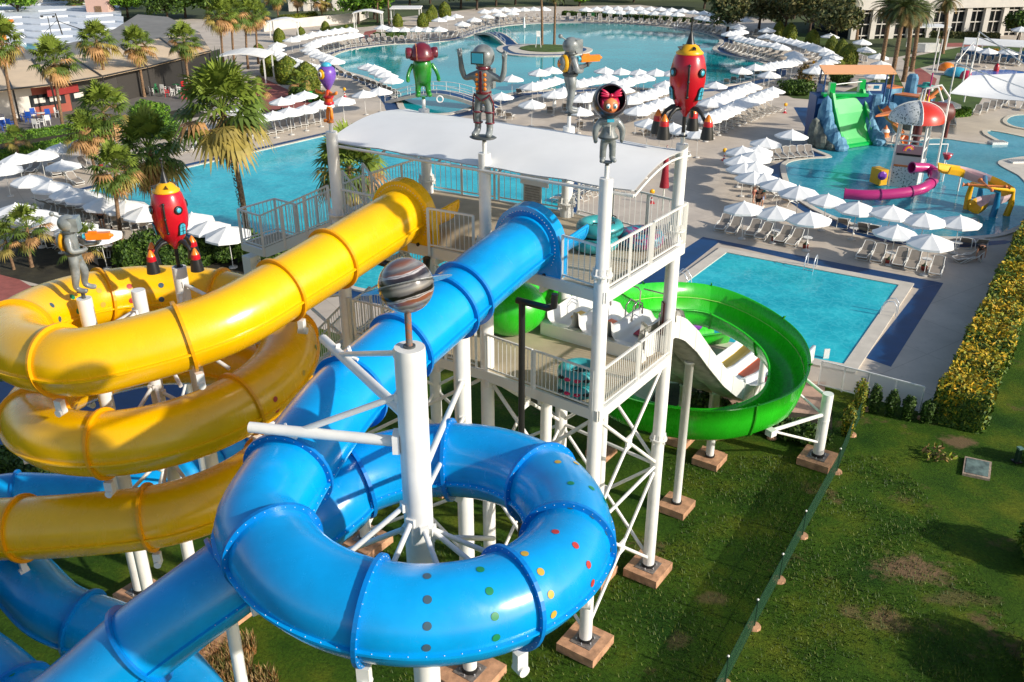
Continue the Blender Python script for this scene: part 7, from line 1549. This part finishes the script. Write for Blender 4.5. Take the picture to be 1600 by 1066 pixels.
# ================= BUILDINGS
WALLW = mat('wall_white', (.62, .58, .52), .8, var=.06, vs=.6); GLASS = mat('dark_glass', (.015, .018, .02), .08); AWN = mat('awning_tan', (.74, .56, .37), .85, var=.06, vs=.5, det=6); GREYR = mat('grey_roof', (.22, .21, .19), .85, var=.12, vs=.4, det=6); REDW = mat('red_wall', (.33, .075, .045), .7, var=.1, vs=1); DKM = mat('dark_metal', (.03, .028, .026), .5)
rs = T('restaurant', 'long restaurant with tan stretched awning roof and red and beige walls at upper left', 'restaurant', at(120, 150)); HR = 3.3
fe = [at(x, y, HR) for x, y in ((-60, 150), (20, 140), (80, 133), (160, 120), (230, 105), (290, 90), (330, 80))]; be = [at(x, y, HR+.5) for x, y in ((-60, 100), (0, 97), (50, 93), (110, 88), (190, 74), (250, 60), (312, 52))]
for i in range(6):
    m = MB(); a, b_, c, d = fe[i], fe[i+1], be[i+1], be[i]; m.add([a, b_, c, d, a-U3*.08, b_-U3*.08, c-U3*.08, d-U3*.08], [(0, 1, 2, 3), (7, 6, 5, 4), (0, 4, 5, 1), (1, 5, 6, 2), (2, 6, 7, 3), (3, 7, 4, 0)], AWN); m.beam(a+U3*.05, b_+U3*.05, .16, .14, DKM); part('awning_panel', m, rs)
    m = MB(); m.beam(d+U3*.06, a+U3*.04, .18, .12, DKM); m.box(setz(a, HR/2), (.14, .14, HR-.1), DKM); part('awning_beam', m, rs)
    off = 3.4
    a2, b2 = a+Vector((0, off, 0)), b_+Vector((0, off, 0)); mm = [WALLW, REDW, mat('dark_shaded_front', (.04, .035, .03), .6), mat('dark_shaded_front', (.04, .035, .03)), DKM, DKM][i]  # fourth panel coloured dark to stand for shade under the awning
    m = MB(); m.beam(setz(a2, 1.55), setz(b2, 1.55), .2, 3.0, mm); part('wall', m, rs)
    if i in (1, 2, 3): 
        for f in (.2, .62): q = a2.lerp(b2, f)-Vector((0, .13, 0)); m = MB(); m.box(setz(q, 1.5), (2.0, .06, 1.2), GLASS, math.atan2((b2-a2).y, (b2-a2).x)); m.box(setz(q+Vector((0, -.04, 0)), 1.5), (1.1, .04, .5), WALLW, math.atan2((b2-a2).y, (b2-a2).x)); part('window', m, rs)
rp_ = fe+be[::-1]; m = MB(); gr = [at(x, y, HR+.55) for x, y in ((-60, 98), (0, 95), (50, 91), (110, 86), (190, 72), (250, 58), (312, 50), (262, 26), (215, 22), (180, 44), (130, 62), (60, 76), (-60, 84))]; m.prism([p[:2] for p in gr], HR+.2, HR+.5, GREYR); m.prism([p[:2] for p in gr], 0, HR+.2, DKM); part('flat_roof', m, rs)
fw = bpy.data.curves.new('shop_sign_text', 'FONT'); fw.body = 'Mini Mart'; fw.size = .62; fw.extrude = .01; tx = bpy.data.objects.new('sign_text', fw); scene.collection.objects.link(tx); bpy.context.view_layer.update()
me = bpy.data.meshes.new_from_object(tx.evaluated_get(bpy.context.evaluated_depsgraph_get())); bpy.data.objects.remove(tx); me.materials.clear(); me.materials.append(WHITE)
sgb = T('shop_sign', 'red shop sign with white lettering under the restaurant awning', 'shop sign', at(96, 158, 2.3)); q = at(98, 156, 2.3); q.y = fe[2].y+2.6; q.x = (98-800)/FPX*(q.y*CP+(CAMH-2.3)*SP); sgb.location = q; ang = math.atan2((fe[3]-fe[2]).y, (fe[3]-fe[2]).x)
m = MB(); m.box(q, (3.6, .12, .8), mat('sign_red', (.25, .012, .01), .5), ang); part('board', m, sgb); o = bpy.data.objects.new('lettering', me); scene.collection.objects.link(o); o.parent = sgb; o.location = (-1.35, -.12-.0, -.2); o.rotation_euler = (PI/2, 0, ang)
mb = MB(); sheet(mb, pxpoly([(-60, 160), (160, 140), (330, 100), (380, 130), (330, 160), (200, 190), (-60, 222)]), .044, mat('terrace_grey', (.17, .155, .14), .7, var=.15, vs=.5)); struct('terrace', mb)
# cafe chairs and tables
def chair_mb(mt):
    m = MB(); m.box((0, 0, .44), (.44, .42, .04), mt); m.box((0, .2, .68), (.42, .04, .42), mt)
    for x in (-.18, .18):
        for y in (-.17, .19): m.box((x, y, .21), (.04, .04, .43), mt)
        m.box((x*1.2, 0, .62), (.04, .4, .03), mt); m.box((x*1.2, -.18, .53), (.04, .04, .2), mt)
    return m
CC = {'white': RAILW, 'blue': mat('chair_blue', (.01, .08, .40), .4), 'red': mat('chair_red', (.55, .01, .02), .4), 'green': mat('chair_green', (.01, .16, .05), .4)}; CH0 = {}
def chair(px, py, col, rz, lab):
    p = setz(at(px, py), .05)
    if col not in CH0: CH0[col] = part('plastic_chair', chair_mb(CC[col])); o = CH0[col]; o.location = p; o.rotation_euler = (0, 0, rz)
    else: o = dup(CH0[col], p, rz)
    o.scale = (1.15,)*3; tag(o, lab, 'chair', 'plastic terrace chairs')
ci = _C()
for px, py, c in ((5, 200, 'white'), (8, 205, 'blue'), (2, 192, 'blue'), (18, 202, 'blue'), (24, 178, 'white'), (10, 178, 'blue'), (36, 178, 'white'), (38, 190, 'blue'), (45, 192, 'blue'), (54, 186, 'blue'), (58, 202, 'white'), (66, 198, 'white'), (76, 196, 'white'), (76, 186, 'blue'), (78, 176, 'white'), (92, 184, 'white'), (86, 176, 'blue'), (60, 170, 'white'), (52, 168, 'blue'), (72, 168, 'red'), (100, 172, 'blue')):
    ci[('l', c)] += 1; chair(px, py, c, random.random()*6, f'{O[ci[("l", c)]-1]} {c} plastic chair on the terrace at the far left, by the shop sign')
for px, py, c in ((196, 148, 'red'), (214, 142, 'white'), (228, 143, 'green'), (238, 150, 'white'), (246, 138, 'green'), (250, 134, 'red'), (256, 146, 'white'), (260, 136, 'red'), (262, 152, 'red'), (269, 150, 'white'), (280, 147, 'white'), (289, 142, 'red'), (288, 156, 'red'), (300, 138, 'red'), (236, 124, 'white'), (246, 128, 'white'), (252, 118, 'white'), (257, 122, 'white'), (264, 124, 'white'), (277, 128, 'white'), (288, 122, 'white'), (290, 132, 'white'), (299, 124, 'white'), (244, 146, 'green'), (284, 154, 'green'), (304, 146, 'red')):
    ci[('r', c)] += 1; chair(px, py, c, random.random()*6, f'{(O+["thirteenth", "fourteenth", "fifteenth"])[ci[("r", c)]-1]} {c} plastic chair on the terrace between the second and fifth palms')
for i, (px, py) in enumerate(((30, 188), (66, 188), (84, 172), (230, 140), (254, 132), (276, 142), (262, 118), (290, 130))):
    p = at(px, py); t = T('cafe_table', f'{O[i]} round cafe table from the left on the restaurant terrace', 'table', p, 'terrace tables'); m = MB(); m.lathe([(.42, .72), (.42, .76)], p, CC['white'] if i not in (3, 5) else CC['green'], 16); part('top', m, t); m = MB(); m.lathe([(.2, .05), (.04, .1), (.04, .72)], p, DKM, 10); part('pedestal', m, t)
# wave pool shells
wp = T('wave_pool_seating', 'white stepped spectator bowl of the wave pool behind the restaurant', 'stepped bowl', at(80, 60)); WPW = mat('bowl_white', (.66, .70, .74), .6, var=.08, vs=.8)
for k in range(7):
    m = MB(); y0 = 72-8.2*k; a, b_ = at(-60, y0+2, 0), at(205-3*k, y0-4, 0); zz = .3+.28*k; N = 14; vs = []
    for i in range(N+1): q = a.lerp(b_, i/N); q.y += 1.1*math.sin(i*1.6); vs += [setz(q, zz), setz(q, 0)]
    m.add(vs, [(2*i, 2*i+1, 2*i+3, 2*i+2) for i in range(N)], WPW); c_, d_ = at(-60, y0-6, 0), at(205-3*k, y0-12, 0); m.add([setz(a.lerp(b_, i/N)+Vector((0, 1.1*math.sin(i*1.6), 0)), zz) for i in range(N+1)]+[setz(c_.lerp(d_, i/N)+Vector((0, 1.1*math.sin(i*1.6), 0)), zz) for i in range(N+1)], [(i, i+1, N+2+i, N+1+i) for i in range(N)], WPW); part('step', m, wp)
mb = MB(); sheet(mb, pxpoly([(20, 72), (130, 60), (180, 40), (215, 44), (140, 75), (40, 82)]), .05, WK); struct('wave_pool', mb)
yb = T('yellow_wave_board', 'orange-yellow stepped board at the left edge of the wave pool', 'board', at(10, 40)); m = MB()
for i, (x, y) in enumerate(((22, 26), (14, 34), (6, 44), (0, 52), (-6, 60))): p = at(x, y+3, .6+.3*i); m = MB(); m.box(p, (1.6, .5, 1.4), ORG); part('board', m, yb)
lm = T('floodlight_mast', 'thin floodlight mast with two lamps in front of the wave pool', 'floodlight mast', at(84, 62)); b, h = tophgt(84, 72, 26); m = MB(); m.tube([b, setz(b, h)], .06, DKM, 6); m.tube([setz(b, h)+Vector((-1.1, 0, .2)), setz(b, h)+Vector((1.1, 0, .4))], .04, DKM, 6); part('mast', m, lm)
for s in (-.9, .9): m = MB(); m.box(setz(b, h)+Vector((s, 0, 0)), (.4, .3, .25), DKM, .4); part('floodlight', m, lm)
ma = T('roof_mast', 'dark inclined roof mast with stay cables above the restaurant', 'mast', at(104, 86)); b, h = tophgt(106, 96, 21); m = MB(); m.tube([setz(b, 3.6), setz(b, h)+Vector((-.4, 0, 0))], .09, DKM, 6); [m.tube([setz(b, h*.85)+Vector((-.4, 0, 0)), setz(b, 3.7)+Vector((dx, dy, 0))], .035, DKM, 4) for dx, dy in ((3, 2), (5, -1), (-3, 1))]; part('mast', m, ma)
pkh = T('pink_kiosk', 'small pink flat-roofed kiosk with a doorway behind the wave pool', 'kiosk', at(160, 28)); p = at(160, 30); m = MB(); m.box(p+U3*2.1, (4.2, 3, 4.2), mat('kiosk_pink', (.62, .40, .32), .8)); part('walls', m, pkh); m = MB(); m.box(p+Vector((.2, -1.56, 1.3)), (1.2, .14, 2.4), BARK); part('door', m, pkh)
for i, x in enumerate((64, 116)): p = at(x, 20); t = T('gate_pillar', ['left', 'right'][i]+' beige gate pillar behind the wave pool bowl', 'pillar', p, 'gate pillars'); m = MB(); m.box(p+U3*1.2, (1.3, 1.0, 2.4), WALLW); m.box(p+U3*2.45, (1.5, 1.2, .12), COPE); part('pillar', m, t)
def building(name, label, a, b_, dep, H, base=0, bays=8, roofh=.8, rows=1, wall=WALLW):
    a, b_ = Vector(a), Vector(b_); t = T(name, label, 'building', a); d = (b_-a); L = d.length; d.normalize(); n = Vector((-d.y, d.x, 0)); rz = math.atan2(d.y, d.x); c = (a+b_)/2
    m = MB(); m.box(c+n*(dep/2+.3)+U3*(H/2), (L, dep, H), GLASS if rows == 1 else wall, rz); part('wall', m, t)
    m = MB(); m.box(c+n*(dep/2)+U3*(H+roofh/2), (L+1.2, dep+1.2, roofh), wall, rz); part('roof', m, t)
    for k in range(bays+1): m = MB(); q = a.lerp(b_, k/bays); m.box(q+U3*(H/2), (.9, .8, H), wall, rz); part('column', m, t)
    for k in range(bays):
        q = a.lerp(b_, (k+.5)/bays); m = MB()
        for z in ((.12, .5, .88) if rows == 1 else (.3, .6)): m.box(q+n*.12+U3*(H*z), (L/bays-.9, .14, .16), wall, rz)
        m.box(q+n*.1+U3*(H/2), (.12, .13, H), wall, rz)
        part('window_frame', m, t)
    return t
building('hotel_building', 'white single-storey building with wide roof band and dark windows at upper right', at(1330, 62), at(1590, 55), 14, 4.6, bays=9, roofh=2.6)
building('hotel_building', 'upper white building block rising behind the first one at top right', at(1300, 15), at(1640, 10), 12, 9.0, bays=10, roofh=1.2)
building('hotel_building', 'long building with dark glass bays along the top centre', at(790, -6), at(1200, 2), 12, 6, bays=12, roofh=2, wall=mat('wall_dark', (.36, .32, .27), .8))  # walls in a darker colour than the white buildings
building('hotel_building', 'white house with balustrade at the top left of the lagoon', at(455, 18), at(545, 16), 8, 5.5, bays=4, roofh=1.0, rows=2)
wl_ = T('garden_wall', 'cream curved retaining wall above the upper left lagoon parasols', 'wall', at(440, 44)); m = MB(); a = [at(x, y) for x, y in ((412, 50), (440, 46), (500, 40), (560, 34), (575, 28))]
for p, q in zip(a[:-1], a[1:]): m.beam(p+U3*.8, q+U3*.8, .35, 1.6, WALLW)
part('wall', m, wl_)
def pavil(name, label, px, py, w, dp, H, arch=True):
    p = at(px, py); t = T(name, label, 'pavilion', p); m = MB(); vs = []
    for y in (-dp/2, dp/2):
        vs += [p+Vector((x*w/2, y, H+(.45*math.cos(x*PI/2) if arch else 0))) for x in (-1, -.66, -.33, 0, .33, .66, 1)]; vs += [p+Vector((x*w/2, y, H-.15+(.45*math.cos(x*PI/2) if arch else 0))) for x in (1, .66, .33, 0, -.33, -.66, -1)]
    m.add(vs, [(j, (j+1) % 14, 14+(j+1) % 14, 14+j) for j in range(14)]+[tuple(range(13, -1, -1)), tuple(range(14, 28))], FAB); part('roof', m, t)
    for x in (-1, 1):
        for y in (-1, 1): m = MB(); m.box(p+Vector((x*w*.46, y*dp*.42, H/2)), (.16, .16, H), WHITE); part('post', m, t)
    return t
pavil('pavilion', 'white arched pavilion with slatted roof by the red path, right of the restaurant', 388, 126, 6, 5, 3.2); pavil('pavilion', 'white arched gateway pavilion over the red path at upper left lagoon end', 577, 52, 5, 2.5, 3.4); pavil('pavilion', 'white-roofed gazebo behind the cone shrubs left of the bridge', 636, 40, 5.5, 5, 3.2, False)
pavil('pavilion', 'white-roofed bar pavilion behind the date palm trunks at upper right', 1446, 76, 5, 4, 3.4, False); pavil('pavilion', 'low arched pavilion between far left lagoon parasols', 447, 58, 5, 2.5, 2.6)
bc = T('bar_counter', 'white bar counter under the pavilion by the date palms', 'counter', at(1446, 80)); m = MB(); p = at(1446, 81); m.box(p+U3*.6, (3.6, 1.2, 1.2), WHITE); part('counter', m, bc)
# ================= PEOPLE
def person(label, base, rz, pose, skin_c, cloth, cols):
    t = thing('person', label, 'person', base, rz=rz); SK = mat('skin_'+skin_c, {'tan': (.42, .20, .12), 'light': (.55, .30, .2)}[skin_c], .55)
    if pose == 'bend': J = {'pel': (0, .1, .93, .14), 'wa': (0, -.05, 1.02, .13), 'ch': (0, -.38, 1.10, .15), 'nk': (0, -.52, 1.06, .06), 'hd': (0, -.62, 1.03, .09)}; sh = (-.40, 1.10); arms = ((-.45, .82), (-.5, .55), (-.5, .45))
    else: J = {'pel': (0, 0, .93, .14), 'wa': (0, 0, 1.08, .13), 'ch': (0, 0, 1.34, .15), 'nk': (0, 0, 1.50, .06), 'hd': (0, 0, 1.60, .095)}; sh = (0, 1.40); arms = ((.02, 1.12), (-.08, .90), (-.1, .80))
    for s, n, kf in ((-1, 'l', -.12 if pose == 'walk' else 0), (1, 'r', .14 if pose == 'walk' else 0)):
        J.update({n+'sh': (s*.18, sh[0], sh[1], .06), n+'el': (s*.23, arms[0][0], arms[0][1], .045), n+'wr': (s*.24, arms[1][0], arms[1][1], .035), n+'ha': (s*.24, arms[2][0], arms[2][1], .03), n+'hp': (s*.09, J['pel'][1], .86, .10), n+'kn': (s*.1, J['pel'][1]-.03+kf*.5, .48, .065), n+'an': (s*.1, J['pel'][1]+kf, .08, .04), n+'to': (s*.11, J['pel'][1]+kf-.14, .04, .035)})
        for i in range(4): J[f'{n}f{i}'] = (s*.24+(i-1.5)*.015, arms[2][0]-.01, arms[2][1]-.07+.006*abs(i-1.5), .008)
        J[n+'th'] = (s*.21, arms[2][0]-.03, arms[2][1]-.03, .009)
    B = bones('pel-wa wa-ch ch-nk nk-hd')
    for n in 'lr': B += bones(f'ch-{n}sh {n}sh-{n}el {n}el-{n}wr {n}wr-{n}ha {n}ha-{n}th pel-{n}hp {n}hp-{n}kn {n}kn-{n}an {n}an-{n}to '+' '.join(f'{n}ha-{n}f{i}' for i in range(4)))
    skin('body', J, B, SK, t, 2, world=False)
    hd = Vector(J['hd'][:3]); m = MB(); m.ell(hd+Vector((0, .02, .03)), (.095, .11, .11), mat('hair_dark', (.02, .012, .008), .7), 14, 9); part('hair', m, t, world=False)
    m = MB(); f = hd+Vector((0, -.095, -.01)); m.ell(f, (.012, .02, .018), SK, 6, 5); [m.ell(f+Vector((s*.03, .008, .03)), (.012, .006, .008), BLACK, 6, 4) for s in (-1, 1)]; m.ell(f+Vector((0, .004, -.04)), (.022, .006, .006), mat('lip', (.35, .1, .08)), 6, 4); part('face', m, t, world=False)
    Jt = {k: (v[0], v[1], v[2], v[3]*1.14) for k, v in J.items()}
    Jt['lsl'] = tuple(np.array(J['lsh'][:3])*.4+np.array(J['lel'][:3])*.6)+(.06,); Jt['rsl'] = tuple(np.array(J['rsh'][:3])*.4+np.array(J['rel'][:3])*.6)+(.06,)
    if cloth[0]: skin('shirt', {k: Jt[k] for k in ('wa', 'ch', 'lsh', 'rsh', 'lsl', 'rsl')}, bones('wa-ch ch-lsh ch-rsh lsh-lsl rsh-rsl'), cols[0], t, 2, world=False)
    Js = {k: Jt[k] for k in ('pel', 'lhp', 'rhp', 'lkn', 'rkn')}
    for n in 'lr': a = np.array(Js[n+'hp'][:3])*.35+np.array(Js[n+'kn'][:3])*.65; Js[n+'kn'] = tuple(a)+(.10,)
    skin('shorts', Js, bones('pel-lhp pel-rhp lhp-lkn rhp-rkn'), cols[1], t, 2, world=False); return t
CW = mat('cloth_white', (.7, .7, .7), .8); CBK = mat('cloth_black', (.015, .015, .018), .8); CBL = mat('cloth_pale_blue', (.35, .40, .60), .8); CPK = mat('cloth_pink_shorts', (.6, .2, .15), .8)
person('child in white top and pale shorts walking past the palm trunk at left', setz(at(180, 385), .03), .3, 'walk', 'tan', (1,), (CW, CBL)).scale = (.78,)*3
pA_ = person('person in grey vest and black shorts standing among the loungers, seen from behind', setz(at(161, 357), .03), PI+.2, 'stand', 'tan', (1,), (mat('cloth_grey', (.35, .33, .33), .8), CBK))
person('person in dark swimwear bending over beside the flowering hedge', setz(at(1529, 408), .03), -.4, 'bend', 'tan', (1,), (CBK, CBK))
for i, (px, py) in enumerate(((1283-100, 330), (1176, 318), (1188, 326))): person(['person in dark clothes sitting area left under the curved parasols', 'person with white shirt under the curved parasols', 'person in teal shirt beside the curved parasols'][i], setz(at(px, py), .03), 1.2*i, 'stand', 'light', (1,), ((CBK, CW, TEAL)[i], (CBK, CPK, CBL)[i]))
